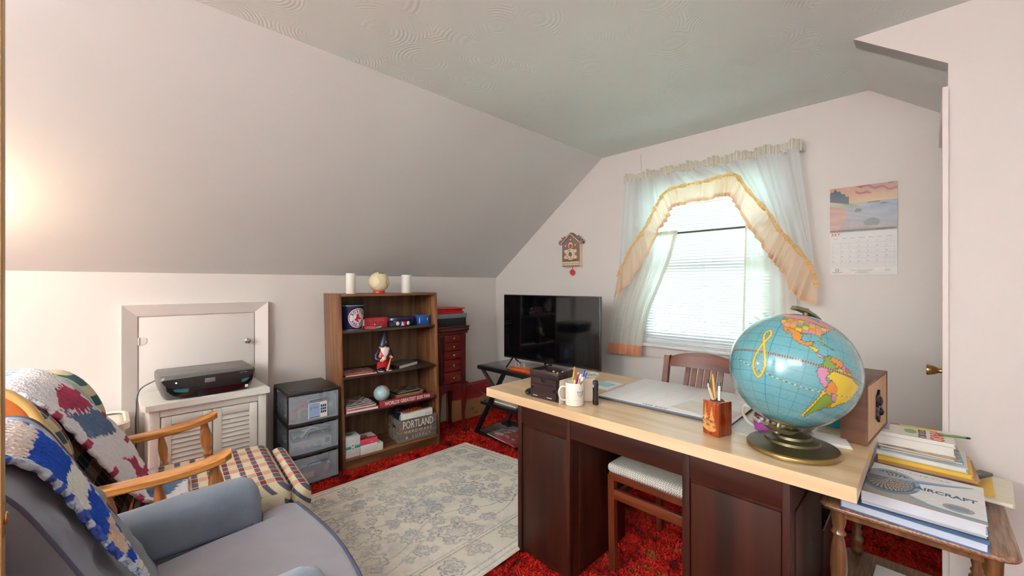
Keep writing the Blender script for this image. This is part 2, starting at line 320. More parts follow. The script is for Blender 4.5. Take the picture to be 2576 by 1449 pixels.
# ---------------------------------------------------------------- carpet pile
def carpet():
    rng = np.random.default_rng(3); n = 230000
    x = rng.uniform(-3.32, 1.1, n); y = rng.uniform(-.2, 3.03, n)
    keep = ~((x > -2.69) & (x < -1.47) & (y > .45) & (y < 2.10)) & ~((x > XR) & (y > 2.35)) & ~((y < .4) & (x > -.9)) & ~((y < .35) & (x > -2.0) & (x < -1.1))
    # denser where the photograph looks at bare pile
    x, y = x[keep], y[keep]; n = len(x)
    hgt = rng.uniform(.008, .022, n) * (0.8 + .3 * np.sin(x * 9) * np.sin(y * 11)); a = rng.uniform(0, 2 * PI, n); wd = rng.uniform(.0028, .0055, n)
    ca, sa = np.cos(a), np.sin(a); le = rng.normal(0, .010, (n, 2))
    P = np.zeros((n, 5, 3)); 
    P[:, 0] = np.stack([x - ca * wd, y - sa * wd, np.zeros(n)], 1); P[:, 1] = np.stack([x + ca * wd, y + sa * wd, np.zeros(n)], 1)
    P[:, 2] = np.stack([x + ca * wd * .9 + le[:, 0] * .6, y + sa * wd * .9 + le[:, 1] * .6, hgt * .7], 1); P[:, 3] = np.stack([x - ca * wd * .9 + le[:, 0] * .6, y - sa * wd * .9 + le[:, 1] * .6, hgt * .7], 1)
    P[:, 4] = np.stack([x + le[:, 0] * 1.3, y + le[:, 1] * 1.3, hgt], 1)
    me = bpy.data.meshes.new('shag_carpet'); idx = np.arange(n) * 5
    me.vertices.add(n * 5); me.vertices.foreach_set('co', P.ravel())
    loops = np.stack([idx, idx + 1, idx + 2, idx + 3, idx + 3, idx + 2, idx + 4], 1).ravel(); me.loops.add(n * 7); me.loops.foreach_set('vertex_index', loops)
    me.polygons.add(n * 2); ls = np.stack([np.arange(n) * 7, np.arange(n) * 7 + 4], 1).ravel(); me.polygons.foreach_set('loop_start', ls)
    me.update(calc_edges=True); me.validate()
    m = bpy.data.materials.new('shag_pile'); m.use_nodes = True; t = m.node_tree; L = t.links; p = t.nodes['Principled BSDF']; p.inputs['Roughness'].default_value = .95
    p.inputs['Specular IOR Level'].default_value = .15
    tc = nd(t, 'ShaderNodeTexCoord'); n1 = nd(t, 'ShaderNodeTexNoise'); n1.inputs['Scale'].default_value = 9; n1.inputs['Detail'].default_value = 8; n1.inputs['Roughness'].default_value = .72
    L.new(tc.outputs['Object'], n1.inputs['Vector']); cr = nd(t, 'ShaderNodeValToRGB'); e = cr.color_ramp.elements
    e[0].position = .30; e[0].color = lin((58, 10, 8)); e[1].position = .72; e[1].color = lin((206, 150, 76))
    for pos, c in ((.39, (112, 12, 10)), (.46, (172, 20, 16)), (.54, (198, 32, 20)), (.59, (176, 48, 24)), (.63, (118, 74, 36)), (.67, (190, 108, 44))): q = e.new(pos); q.color = lin(c)
    L.new(n1.outputs['Fac'], cr.inputs[0]); L.new(cr.outputs[0], p.inputs['Base Color']); me.materials.append(m)
    o = bpy.data.objects.new('shag_carpet', me); C.objects.link(o); tag(o, 'red and orange deep shag carpet covering the whole floor', 'carpet', kind='stuff')
carpet()
# ---------------------------------------------------------------- the faded floral rug
def rug():
    W, H = 1.27, 1.72
    m = bpy.data.materials.new('rug_print'); m.use_nodes = True; t = m.node_tree; L = t.links; p = t.nodes['Principled BSDF']; p.inputs['Roughness'].default_value = .95
    p.inputs['Specular IOR Level'].default_value = .1
    at = nd(t, 'ShaderNodeAttribute', attribute_name='Col'); tc = nd(t, 'ShaderNodeTexCoord')
    n = nd(t, 'ShaderNodeTexNoise'); n.inputs['Scale'].default_value = 95; n.inputs['Detail'].default_value = 6; n.inputs['Roughness'].default_value = .8; L.new(tc.outputs['Object'], n.inputs['Vector'])
    # vertex colour R = strength of line work, G = strength of motif fill, B = tan tint
    sp = nd(t, 'ShaderNodeSeparateColor'); L.new(at.outputs['Color'], sp.inputs[0])
    def mul(a, b): q = nd(t, 'ShaderNodeMath', operation='MULTIPLY'); L.new(a, q.inputs[0]); L.new(b, q.inputs[1]) if not isinstance(b, float) else setattr(q.inputs[1], 'default_value', b); return q.outputs[0]
    th = nd(t, 'ShaderNodeMapRange'); th.inputs[1].default_value = .42; th.inputs[2].default_value = .51; L.new(n.outputs['Fac'], th.inputs[0])
    def mix(f, a, b):
        q = nd(t, 'ShaderNodeMix', data_type='RGBA'); L.new(f, q.inputs[0]); 
        L.new(a, q.inputs[6]) if not isinstance(a, tuple) else setattr(q.inputs[6], 'default_value', a); q.inputs[7].default_value = b; return q.outputs[2]
    c = mix(mul(sp.outputs[2], .30), lin((244, 237, 224)), lin((214, 202, 180)))
    n2 = nd(t, 'ShaderNodeTexNoise'); n2.inputs['Scale'].default_value = 210; n2.inputs['Detail'].default_value = 3; L.new(tc.outputs['Object'], n2.inputs['Vector']); t2_ = nd(t, 'ShaderNodeMapRange'); t2_.inputs[1].default_value = .40; t2_.inputs[2].default_value = .60; L.new(n2.outputs['Fac'], t2_.inputs[0])
    c = mix(mul(mul(sp.outputs[1], .85), t2_.outputs[0]), c, lin((132, 138, 148)))
    c = mix(mul(mul(th.outputs[0], sp.outputs[0]), .98), c, lin((78, 90, 116)))
    for sc_, a_, b_, k_, cc_ in ((5.5, .50, .66, .42, (158, 166, 178)), (7.5, .54, .68, .38, (206, 188, 150))):
        n3 = nd(t, 'ShaderNodeTexNoise'); n3.inputs['Scale'].default_value = sc_; n3.inputs['Detail'].default_value = 9; n3.inputs['Roughness'].default_value = .75; mp3 = nd(t, 'ShaderNodeMapping'); mp3.inputs['Location'].default_value = (sc_, 3, 1); L.new(tc.outputs['Object'], mp3.inputs[0]); L.new(mp3.outputs[0], n3.inputs['Vector'])
        m3 = nd(t, 'ShaderNodeMapRange'); m3.inputs[1].default_value = a_; m3.inputs[2].default_value = b_; L.new(n3.outputs['Fac'], m3.inputs[0]); c = mix(mul(m3.outputs[0], k_), c, lin(cc_))
    L.new(c, p.inputs['Base Color'])
    bp = nd(t, 'ShaderNodeBump'); bp.inputs['Strength'].default_value = .4; bp.inputs['Distance'].default_value = .004; L.new(n.outputs['Fac'], bp.inputs['Height']); L.new(bp.outputs[0], p.inputs['Normal'])
    NX, NY = 300, 400; xs = np.linspace(0, W, NX); ys = np.linspace(0, H, NY); X_, Y_ = np.meshgrid(xs, ys)
    R = np.zeros_like(X_); G = np.zeros_like(X_); B = np.zeros_like(X_)
    edge = np.minimum(np.minimum(X_, W - X_), np.minimum(Y_, H - Y_)); rng = np.random.default_rng(5)
    Xw = X_ + .0035 * np.sin(Y_ * 160 + np.sin(X_ * 90) * 2) + .003 * np.sin(Y_ * 61 + 1); Yw = Y_ + .0035 * np.sin(X_ * 150 + np.sin(Y_ * 80) * 2) + .003 * np.sin(X_ * 57)
    def ring(d, r, w): return np.exp(-((d - r) / w) ** 2)
    for e0, w0, s0 in ((.022, .004, .8), (.055, .004, .9), (.205, .004, .9), (.225, .003, .7)): R = np.maximum(R, s0 * np.exp(-((edge - e0) / w0) ** 2))
    B = np.maximum(B, .7 * ((edge > .05) & (edge < .21))) * 1.0
    def flower(cx, cy, r, k, s):
        nonlocal R, G
        dx, dy = Xw - cx, Yw - cy; d = np.hypot(dx, dy); a = np.arctan2(dy, dx); m_ = d < r * 1.5
        rr = r * (1 + .13 * np.cos(k * a))
        R[m_] = np.maximum(R, s * ring(d, rr, .0055))[m_]; R[m_] = np.maximum(R, s * .8 * ring(d, rr * .55, .005))[m_]
        G[m_] = np.maximum(G, s * .8 * np.clip((rr - d) / (r * .4), 0, 1) * (.5 + .5 * np.cos(k * a)))[m_]
    # border rosettes
    for i in range(9):
        for x in (.13, W - .13): flower(x, .13 + i * (H - .26) / 8, .052 if i % 2 else .036, 8, .95)
    for i in range(1, 7):
        for y in (.13, H - .13): flower(.13 + i * (W - .26) / 7, y, .05 if i % 2 else .034, 8, .95)
    # field: large palmettes, small rosettes and vines, mirrored about both axes
    for (a, b, r, k, s) in [(.5, .5, .11, 10, 1), (.36, .40, .05, 8, .8), (.5, .30, .085, 9, 1), (.33, .26, .07, 7, .9), (.26, .5, .085, 9, .9), (.38, .5, .036, 6, .7), (.43, .22, .034, 6, .7), (.25, .38, .036, 6, .8), (.42, .36, .03, 6, .7), (.5, .40, .034, 6, .7), (.33, .46, .03, 5, .7), (.30, .19, .03, 6, .7), (.5, .18, .045, 8, .8), (.40, .30, .026, 6, .7), (.46, .45, .025, 5, .6)]:
        for x in {a, 1 - a}:
            for y in {b, 1 - b}: flower(x * W + rng.normal(0, .004), y * H + rng.normal(0, .004), r, k, s)
    for (ph, am, x0) in ((0, .07, .36), (PI, .07, .64), (.8, .05, .28), (.8 + PI, .05, .72), (0, .04, .5)):
        inner = edge > .235; R = np.maximum(R, .6 * np.exp(-((X_ - W * x0 - am * np.sin(Y_ * 9 + ph)) / .004) ** 2) * inner)
    for i in range(150):
        a, b = rng.uniform(.05, .95), rng.uniform(.04, .96); flower(a * W, b * H, rng.uniform(.010, .026), int(rng.integers(4, 8)), .6)
    fade = .62 + .38 * np.sin(X_ * 5 + 1) * np.sin(Y_ * 4 + .5); R *= np.clip(fade + .25, 0, 1); G *= fade
    # quadrilateral with slightly skewed ends
    c00, c10, c11, c01 = (-2.72, .42), (-1.40, .42), (-1.455, 2.285), (-2.715, 2.115)
    u, v = X_ / W, Y_ / H
    px = (1 - u) * (1 - v) * c00[0] + u * (1 - v) * c10[0] + u * v * c11[0] + (1 - u) * v * c01[0]
    py = (1 - u) * (1 - v) * c00[1] + u * (1 - v) * c10[1] + u * v * c11[1] + (1 - u) * v * c01[1]
    pz = .030 + .0012 * np.sin(X_ * 14) * np.sin(Y_ * 11); pz[:, 0] -= .008; pz[:, -1] -= .008; pz[0] -= .008; pz[-1] -= .008
    mb = MB(); mb.v = [tuple(q) for q in np.stack([px.ravel(), py.ravel(), pz.ravel()], 1)]
    mb.f = [(j * NX + i, j * NX + i + 1, (j + 1) * NX + i + 1, (j + 1) * NX + i) for j in range(NY - 1) for i in range(NX - 1)]
    mb.c = [(a, b, c_, 1) for a, b, c_ in zip(R.ravel(), G.ravel(), B.ravel())]
    T = thing('area_rug', 'cream and grey faded floral area rug lying on the red carpet', 'rug')
    mesh_obj('rug_field', mb, m, T, smooth=60)
    f = MB(); rr = random.Random(4); n = 420
    for i in range(n):
        s = i / n; a = (lerp(c01[0], c11[0], s), lerp(c01[1], c11[1], s)); z = .022
        f.tube([(a[0], a[1], .024), (a[0] + rr.uniform(-.004, .004), a[1] + .012, .027), (a[0] + rr.uniform(-.008, .008), a[1] + rr.uniform(.020, .032), .025)], .0022, 4)
    o = mesh_obj('fringe', f, mat('rug_fringe', (224, 212, 190), .9), T); o['kind'] = 'stuff'
rug()
# ================================================================ AGAINST THE KNEE WALL
# ---- louvred cabinet : local x right, y into the wall, z up
cab_m = mat('cream_white_paint', (238, 236, 230), .5, col2=(226, 214, 194), vs=3, ramp=(.20, .36))
T = thing('louvered_cabinet', 'small white louvered two-door cabinet under the printer', 'cabinet', (-2.93, .165, 0), 90)
W = .555; H = .70
mesh_obj('top', MB().prism([(-.015, -.02), (W + .015, -.02), (W + .015, .36), (.0, .36), (-.03, .30), (-.03, .03)], H - .032, H, 'z'), cab_m, T)
mesh_obj('body', MB().box(0, W, .02, .36, .03, H - .032, .003).box(0, .045, 0, .02, 0, H - .032, .004).box(W - .045, W, 0, .02, 0, H - .032, .004).box(.045, W - .045, 0, .02, H - .075, H - .032, .004).box(.045, W - .045, 0, .02, .03, .075, .004), cab_m, T)
for x0, x1 in ((.05, W / 2 - .003), (W / 2 + .003, W - .05)):
    z0, z1 = .08, H - .08
    D = mesh_obj('door', MB().box(x0, x0 + .042, -.006, .014, z0, z1, .003).box(x1 - .042, x1, -.006, .014, z0, z1, .003).box(x0 + .042, x1 - .042, -.006, .014, z1 - .042, z1, .003).box(x0 + .042, x1 - .042, -.006, .014, z0, z0 + .042, .003), cab_m, T)
    n = 17; first = None
    for i in range(n):
        zc = z0 + .056 + i * (z1 - z0 - .112) / (n - 1)
        if first is None: first = mesh_obj('slat', MB().box(x0 + .04, x1 - .04, -.0035, .0035, -.018, .018, .001), cab_m, D, loc=(0, .006, zc), rot=(math.radians(-28), 0, 0))
        else:
            c = first.copy(); C.objects.link(c); c.location = (0, .006, zc)
# ---- printer
T = thing('printer', 'black and grey inkjet printer standing on the white louvered cabinet', 'printer', (-2.955, .205, .70), 90)
W = .462; D_ = .315; H = .135
pr_g = mat('printer_grey', (92, 88, 86), .35, var=.05); gloss = mat('gloss_black', (12, 12, 13), .08, spec=.6); teal = mat('teal_plastic', (30, 92, 98), .25)
def rrect(x0, x1, y0, y1, r, n=5):
    out = []
    for cx_, cy_, a in ((x1 - r, y1 - r, 0), (x0 + r, y1 - r, 90), (x0 + r, y0 + r, 180), (x1 - r, y0 + r, 270)):
        for i in range(n): b = math.radians(a + 90 * i / (n - 1)); out.append((cx_ + r * math.cos(b), cy_ + r * math.sin(b)))
    return out
secs = [[(x, y, z) for x, y in rrect(i_, W - i_, i_ * .8, D_, .03)] for z, i_ in ((0, .035), (.008, .026), (.03, .014), (.07, .004), (.11, 0), (.128, .001), (.135, .008))]
mesh_obj('housing', MB().loft(secs), pr_g, T, smooth=50)
mesh_obj('lid_seam', MB().box(.012, W - .012, .03, D_ - .01, .1345, .137, .004), pr_g, T)
pc = [(q.x, q.y) for q in spline([(.012, .112, 0), (.03, .085, 0), (.07, .066, 0), (.13, .060, 0), (W * .6, .062, 0), (W - .09, .066, 0), (W - .045, .078, 0), (W - .008, .110, 0)], 5)]
fp = MB().prism(pc + [(W - .004, .123), (W * .5, .121), (.02, .117)], -.004, .01, 'y')
mesh_obj('control_panel', fp, mat('panel_black', (30, 28, 27), .12, spec=.6), T)
pf = [(q.x, q.y) for q in spline([(.030, .086, 0), (.07, .064, 0), (.13, .059, 0), (W * .6, .061, 0), (W - .09, .065, 0), (W - .045, .078, 0), (W - .012, .098, 0)], 4)]; pg_ = [(q.x, q.y) for q in spline([(W - .020, .060, 0), (W - .055, .022, 0), (W - .12, .010, 0), (W * .5, .008, 0), (.13, .008, 0), (.07, .024, 0), (.035, .055, 0)], 4)]
mesh_obj('front_tray', MB().prism(pf + pg_, -.0025, .02, 'y'), gloss, T)
mesh_obj('paper_slot', MB().box(.13, W - .075, -.0055, .0, .045, .066), mat('slot_black', (8, 8, 12), .3), T)
mesh_obj('teal_panel', MB().prism([(.060, .062), (.13, .060), (.13, .038), (.095, .040), (.07, .048)], -.0055, 0, 'y'), teal, T); mesh_obj('teal_panel', MB().prism([(W - .075, .070), (W - .032, .076), (W - .050, .055), (W - .075, .05)], -.0055, 0, 'y'), teal, T)
mesh_obj('screen', MB().box(.205, .255, -.006, -.003, .078, .103, .001), mat('screen_grey', (104, 100, 108), .15), T)
mesh_obj('power_light', MB().lathe([(.004, 0), (.004, .002)], 12, m=Matrix.Translation((.075, -.004, .097)) @ Matrix.Rotation(PI / 2, 4, 'X')), mat('lamp_white', (210, 240, 250), .3, emit=2.0), T)
mesh_obj('sticker', MB().box(W - .058, W - .042, -.006, -.0035, .018, .034), white_ink, T)
text(T, 'hp', (W * .5, .10, .1375), FT, .022, mat('hp_grey', (60, 58, 58), .3)); text(T, 'ENVY 4520', (W - .065, -.0045, .112), FR, .008, mat('pale_ink', (170, 170, 170), .5))
o = mesh_obj('power_cord', MB().tube(spline([(-3.25, .22, .78), (-3.27, .14, .72), (-3.22, .125, .60), (-3.10, .12, .45), (-3.08, .11, .30), (-3.20, .09, .05), (-3.2, .0, .012)], 8), .004, 8), black_pl); tag(o, 'black printer cord hanging down beside the white cabinet', 'cord')
# ---- hamper
hm = mat('hamper_white', (232, 222, 204), .45, var=.02)
T = thing('laundry_hamper', 'cream plastic hamper with a rim behind the plaid rocker', 'hamper', (-3.10, -.10, 0), 90)
def rr3(x, y, r, z): return [(a, b, z) for a, b in rrect(-x, x, -y, y, r, 6)]
mesh_obj('bin', MB().loft([rr3(.14, .11, .04, 0), rr3(.15, .12, .045, .02), rr3(.175, .15, .055, .60), rr3(.165, .14, .05, .60), rr3(.14, .11, .04, .04)]), hm, T, smooth=40)
mesh_obj('rim', MB().loft([rr3(.178, .152, .055, .585), rr3(.192, .166, .062, .590), rr3(.192, .166, .062, .622), rr3(.178, .152, .055, .628), rr3(.168, .142, .05, .62)], cap=False), hm, T, smooth=40)
mesh_obj('lid', MB().loft([rr3(.168, .142, .05, .610), rr3(.15, .125, .045, .612), rr3(.02, .02, .01, .600)]), hm, T, smooth=40)
# ---- three drawer tower
T = thing('drawer_tower', 'black frame storage tower with three clear plastic drawers', 'drawer unit', (-2.905, .838, 0), 88.5)
W, D_, H = .322, .36, .64; fm = mat('tower_black', (38, 35, 33), .45, var=.1)
fb = MB(); fb.box(0, W, 0, D_, H - .022, H, .008)
for x in (0, W - .012): fb.box(x, x + .012, .012, .03, .02, H - .02).box(x, x + .012, D_ - .04, D_, 0, H - .02)
for z in (.012, .218, .424): fb.box(0, W, .004, D_, z - .012, z + .006, .003); fb.box(0, .03, .0, D_, z + .006, z + .016)
fb.box(0, W, D_ - .004, D_, 0, .03)
mesh_obj('frame', fb, fm, T)
mesh_obj('lid_inset', MB().box(.02, W - .02, .03, D_ - .02, H - .001, H + .002, .004), fm, T)
clear = bpy.data.materials.new('clear_frosted_plastic'); clear.use_nodes = True; t = clear.node_tree; L = t.links; t.nodes.remove(t.nodes['Principled BSDF'])
tb = nd(t, 'ShaderNodeBsdfTransparent'); tb.inputs[0].default_value = (.93, .96, 1, 1); gl = nd(t, 'ShaderNodeBsdfPrincipled'); gl.inputs['Base Color'].default_value = lin((222, 229, 240)); gl.inputs['Roughness'].default_value = .3
nz = nd(t, 'ShaderNodeTexNoise'); nz.inputs['Scale'].default_value = 6; mr = nd(t, 'ShaderNodeMapRange'); mr.inputs[3].default_value = .24; mr.inputs[4].default_value = .30; L.new(nz.outputs['Fac'], mr.inputs[0])
ms = nd(t, 'ShaderNodeMixShader'); L.new(mr.outputs[0], ms.inputs[0]); L.new(tb.outputs[0], ms.inputs[1]); L.new(gl.outputs[0], ms.inputs[2]); L.new(ms.outputs[0], t.nodes['Material Output'].inputs[0])
frost = mat('frosted_handle', (160, 168, 182), .35, alpha=.6)
for z in (.024, .230, .436):
    hh = .176 if z < .4 else .178; x0, x1 = .014, W - .014; bow = lambda u: -.012 * math.sin(PI * u)
    d = MB(); n = 10
    d.loft([[(lerp(x0 - .010, x1 + .010, u), bow(u) - .002, z), (lerp(x0 - .010, x1 + .010, u), bow(u) - .002, z + hh), (lerp(x0 - .010, x1 + .010, u), bow(u) + .001, z + hh), (lerp(x0 - .010, x1 + .010, u), bow(u) + .001, z)] for u in [i / n for i in range(n + 1)]])
    d.box(x0, x0 + .002, .006, D_ - .02, z, z + hh - .03).box(x1 - .002, x1, .006, D_ - .02, z, z + hh - .03).box(x0, x1, .006, D_ - .02, z, z + .002).box(x0, x1, D_ - .022, D_ - .02, z, z + hh - .03)
    D = mesh_obj('drawer', d, clear, T, smooth=30)
    mesh_obj('handle', MB().tube(spline([(.115, -.012, z + hh - .062), (.12, -.020, z + hh - .036), (.15, -.026, z + hh - .030), (.20, -.026, z + hh - .030), (.235, -.020, z + hh - .036), (.24, -.012, z + hh - .062)], 5), .0055, 8), frost, D)
# label on the top drawer
lb = MB(); lb.box(.118, .238, -.0165, -.0150, .452, .556)
lo = mesh_obj('label_sheet', lb, white_ink, T, label='printed product label stuck to the top drawer')
mesh_obj('label_print', MB().box(.122, .190, -.0172, -.0165, .466, .552).box(.122, .194, -.0172, -.0165, .456, .464), mat('label_blue', (146, 170, 206), .5), lo)
pm = MB()
for i in range(3):
    for j in range(3): pm.box(.196 + j * .013, .206 + j * .013, -.0172, -.0165, .520 - i * .020, .536 - i * .020)
mesh_obj('label_pictures', pm.box(.124, .188, -.0176, -.0170, .4575, .4625), mat('label_navy', (40, 56, 92), .5), lo)
text(lo, '3', (.132, -.0175, .520), FR, .024, blue_ink); text(lo, 'DRAWER', (.162, -.0175, .524), FR, .008, blue_ink)
# things seen inside the drawers (world coordinates; x toward the room is less negative)
def LW(x, y, z): v = T.matrix_basis @ Vector((x, y, z)); return tuple(v)
bpy.context.view_layer.update()
def inside(name, label, cat, x, y, z, rz=0): return thing(name, label, cat, LW(x, y, z), 88.5 + rz)
t_ = inside('tape_dispenser', 'red handheld packing tape dispenser in the top clear drawer', 'tape dispenser', .075, .05, .440)
mesh_obj('grip', MB().tube(spline([(-.045, 0, .01), (-.05, 0, .05), (-.02, 0, .085), (.03, 0, .105), (.045, 0, .075), (.02, 0, .05), (-.015, 0, .04)], 5), .010, 8, flat=1.0), mat('tape_red', (196, 34, 48), .4), t_)
mesh_obj('tape_roll', MB().lathe([(.022, -.02), (.04, -.02), (.04, .02), (.022, .02), (.022, -.02)], 22, m=Matrix.Translation((.03, 0, .045)) @ Matrix.Rotation(PI / 2, 4, 'X'), cap=False), mat('tape_tan', (150, 120, 84), .4), t_)
t_ = inside('label_tag', 'pale green round-cornered tag leaning in the top drawer', 'tag', .265, .03, .470)
mesh_obj('card', MB().prism([(q[0], q[1]) for q in rrect(-.032, .036, 0, .085, .022)], 0, .003, 'y'), mat('sage_green', (150, 182, 166), .6), t_)
for i in range(3): mesh_obj('print_mark', MB().box(-.018 + i * .014, -.010 + i * .014, -.001, .0, .03, .058 + i * .004), white_ink, t_)
t_ = inside('desk_stationery', 'flat tan notebook lying in the bottom of the top drawer', 'notebook', .15, .10, .440); mesh_obj('cover', MB().box(-.12, .12, -.06, .10, 0, .016, .002), mat('tan_card', (170, 150, 110), .7), t_)
t_ = inside('glove_box', 'white and teal cardboard glove box in the middle drawer', 'box', .155, .07, .236); bx_ = mesh_obj('carton', MB().box(-.125, .125, -.045, .08, 0, .065, .001), mat('carton_white', (232, 230, 222), .6), t_)
mesh_obj('teal_print', MB().box(-.125, .06, -.0465, -.045, .0, .012), mat('teal_print', (60, 150, 160), .6), t_); mesh_obj('teal_print', MB().box(.085, .115, -.0465, -.045, .025, .055), MATS['teal_print'], t_)
text(t_, 'POLY', (-.095, -.0465, .030), FR, .014, grey_ink); text(t_, 'GLOVES', (-.088, -.0465, .018), FR, .012, grey_ink)
mesh_obj('dots', MB().lathe([(.012, 0), (.012, .001)], 16, m=Matrix.Translation((0, -.045, .02)) @ Matrix.Rotation(PI / 2, 4, 'X')).lathe([(.012, 0), (.012, .001)], 16, m=Matrix.Translation((-.035, -.045, .016)) @ Matrix.Rotation(PI / 2, 4, 'X')).lathe([(.016, 0), (.016, .001)], 16, m=Matrix.Translation((.045, -.045, .03)) @ Matrix.Rotation(PI / 2, 4, 'X')), mat('tan_print', (214, 190, 150), .6), t_)
t_ = inside('tissue_pack', 'crumpled white tissue on green cloth in the middle drawer', 'tissue', .16, .07, .302)
rr = random.Random(2)
mesh_obj('tissue', MB().grid(lambda u, v: (lerp(-.075, .075, u), lerp(-.05, .04, v), .025 + .045 * math.sin(PI * u) * (1 - v * .4) + .008 * hash2(round(u * 9), round(v * 6))), 14, 9), paper_w, t_, smooth=20, solid=.002)
mesh_obj('green_cloth', MB().grid(lambda u, v: (lerp(-.12, .13, u), lerp(-.03, .09, v), .012 + .035 * abs(math.sin(u * 5 + v * 2)) + .02 * u), 18, 9), mat('deep_green', (24, 92, 84), .8), t_, smooth=60, solid=.003)
t_ = inside('lidded_tub', 'blue lidded plastic tub with amber contents in the bottom drawer', 'tub', .125, .085, .030)
mesh_obj('tub', MB().loft([rr3(.075, .045, .015, 0), rr3(.088, .052, .018, .085)]), mat('tub_plum', (110, 92, 112), .35), t_); mesh_obj('lid', MB().loft([rr3(.093, .056, .02, .085), rr3(.095, .058, .02, .095), rr3(.084, .05, .018, .104)]), mat('lid_blue', (128, 152, 186), .4), t_)
mesh_obj('paper_label', MB().box(-.06, .045, -.050, -.047, .012, .052), mat('amber_label', (206, 162, 96), .6), t_)
t_ = inside('glue_bottle', 'small red and white bottle in the bottom clear drawer', 'bottle', .255, .07, .030)
mesh_obj('bottle', MB().lathe([(.017, 0), (.018, .005), (.018, .05), (.010, .062), (.008, .07)], 16, m=Matrix.Rotation(.25, 4, 'Y')), mat('bottle_red', (190, 46, 50), .4), t_); mesh_obj('cap', MB().lathe([(.010, .07), (.010, .084)], 14, m=Matrix.Rotation(.25, 4, 'Y')), white_pl, t_)
# ---------------------------------------------------------------- bookcase
case_m = wood('walnut_laminate', (84, 50, 28), (138, 90, 56), 'z', .42, 2.2)
case_h = wood('walnut_laminate_horizontal', (84, 52, 30), (138, 92, 58), 'x', .42, 2.2)
shelf_m = wood('dark_shelf_laminate', (42, 31, 26), (66, 51, 42), 'x', .5, 2.2)
back_m = wood('bookcase_back', (82, 58, 36), (124, 92, 62), 'z', .6, 1.8)
BX, BY, BR = -2.93, 1.206, 86.8
T = thing('bookcase', 'brown laminate four-shelf bookcase between the drawer tower and the jewelry chest', 'bookcase', (BX, BY, 0), BR)
W, D_, H = .80, .335, 1.28; LN = -.034 / 1.28
def shear(o):
    for v in o.data.vertices: v.co.x += v.co.z * LN
    return o
shear(mesh_obj('side_panel', MB().box(0, .019, 0, D_, 0, H, .001), case_m, T)); shear(mesh_obj('side_panel', MB().box(W - .019, W, 0, D_, 0, H, .001), case_m, T))
shear(mesh_obj('top_panel', MB().box(.019, W - .019, 0, D_, H - .020, H - .001, .001), case_h, T))
shear(mesh_obj('back_panel', MB().box(.019, W - .019, D_ - .008, D_ - .002, .04, H - .02), back_m, T))
shear(mesh_obj('plinth', MB().box(.019, W - .019, .018, .034, 0, .073, .001), case_h, T))
for z, mm, y0 in ((.092, case_h, 0), (.414, shelf_m, .008), (.681, shelf_m, .008), (1.013, shelf_m, .008)):
    shear(mesh_obj('shelf', MB().box(.019, W - .019, y0, D_ - .01, z - .018, z, .001), mm, T))
pins = MB()
for z in [.16 + .032 * i for i in range(33)]:
    for y in (.05, D_ - .06): pins.cyl((W - .0205, y, z), (W - .0188, y, z), .0025, n=6)
o = shear(mesh_obj('pin_hole', pins, ink, T)); o['kind'] = 'stuff'
Tb = T.matrix_basis.copy()
def BK(a, b, z): return tuple(Tb @ Vector((a + z * LN, b, z)))
def bk(name, label, cat, a, b, z, rz=0, group=None): return thing(name, label, cat, BK(a, b, z), BR + rz, group)
def book(T, w, d, h, cover, pages=page_m, spine='left', top=None, n='cover'):
    """closed book lying flat, origin at its front left bottom corner; spine along left (x=0) or front"""
    t_ = .0025; m = MB()
    if spine == 'left': m.box(0, w, 0, d, 0, t_).box(0, w, 0, d, h - t_, h).box(0, t_, 0, d, t_, h - t_); pg = MB().box(t_, w - .004, .003, d - .003, t_, h - t_)
    else: m.box(0, w, 0, d, 0, t_).box(0, w, 0, d, h - t_, h).box(0, w, 0, t_, t_, h - t_); pg = MB().box(.003, w - .003, t_, d - .004, t_, h - t_)
    mesh_obj('cover', m, cover, T); mesh_obj('pages', pg, pages, T)
    if top: mesh_obj('cover_print', MB().grid(lambda u, v: (w * u, d * v, h + .0004), 24, 30, col=top), vmat('glossy_print', .35, bs=90), T)
def blotch(base, cs, f=7, seed=0):
    def fn(u, v):
        k = hash2(int(u * f + 1.3 * math.sin(v * 11 + seed)) + seed, int(v * f * 1.3 + 1.3 * math.sin(u * 9 + seed)) + seed * 3)
        return base if k < .35 else cs[int(k * 97) % len(cs)]
    return fn
# on top
wax = mat('candle_wax', (236, 232, 222), .45, var=.01)
for nm, a, r, hh, lb_ in (('pillar_candle', .105, .034, .150, 'taller white pillar candle at the left end of the bookcase top'), ('pillar_candle', .548, .040, .145, 'white pillar candle right of the baseball bank')):
    o = mesh_obj(nm, MB().lathe([(r - .002, 0), (r, .003), (r, hh - .003), (r - .003, hh), (r - .008, hh - .003), (.001, hh - .006)], 28), wax, loc=BK(a, .05, H)); tag(o, lb_, 'candle')
t_ = bk('baseball_bank', 'cream ball-shaped coin bank on a red base atop the bookcase', 'coin bank', .325, .06, H)
mesh_obj('base', MB().lathe([(.045, 0), (.047, .004), (.045, .014), (.038, .018)], 28), mat('bank_red', (188, 24, 34), .35), t_)
B_ = mesh_obj('ball', MB().sph((0, 0, .088), .077, nu=32, nv=20), mat('bank_cream', (226, 212, 172), .35, var=.06), t_)
sm = MB()
for sg in (-1, 1):
    pts = [Vector((sg * (.020 + .034 * (i / 15 - .5) ** 2 * 4), -1, (i / 15 - .5) * 1.7)) for i in range(16)]
    pts = [Vector((0, 0, .088)) + .0775 * Vector((sg * (.30 + .42 * (i / 15 * 2 - 1) ** 2), -math.sqrt(max(.02, 1 - min(.95, (sg * (.30 + .42 * (i / 15 * 2 - 1) ** 2)) ** 2 + ((i / 15 * 2 - 1) * .62) ** 2))), (i / 15 * 2 - 1) * .62)).normalized() for i in range(16)]
    sm.tube(pts, .0006, 4)
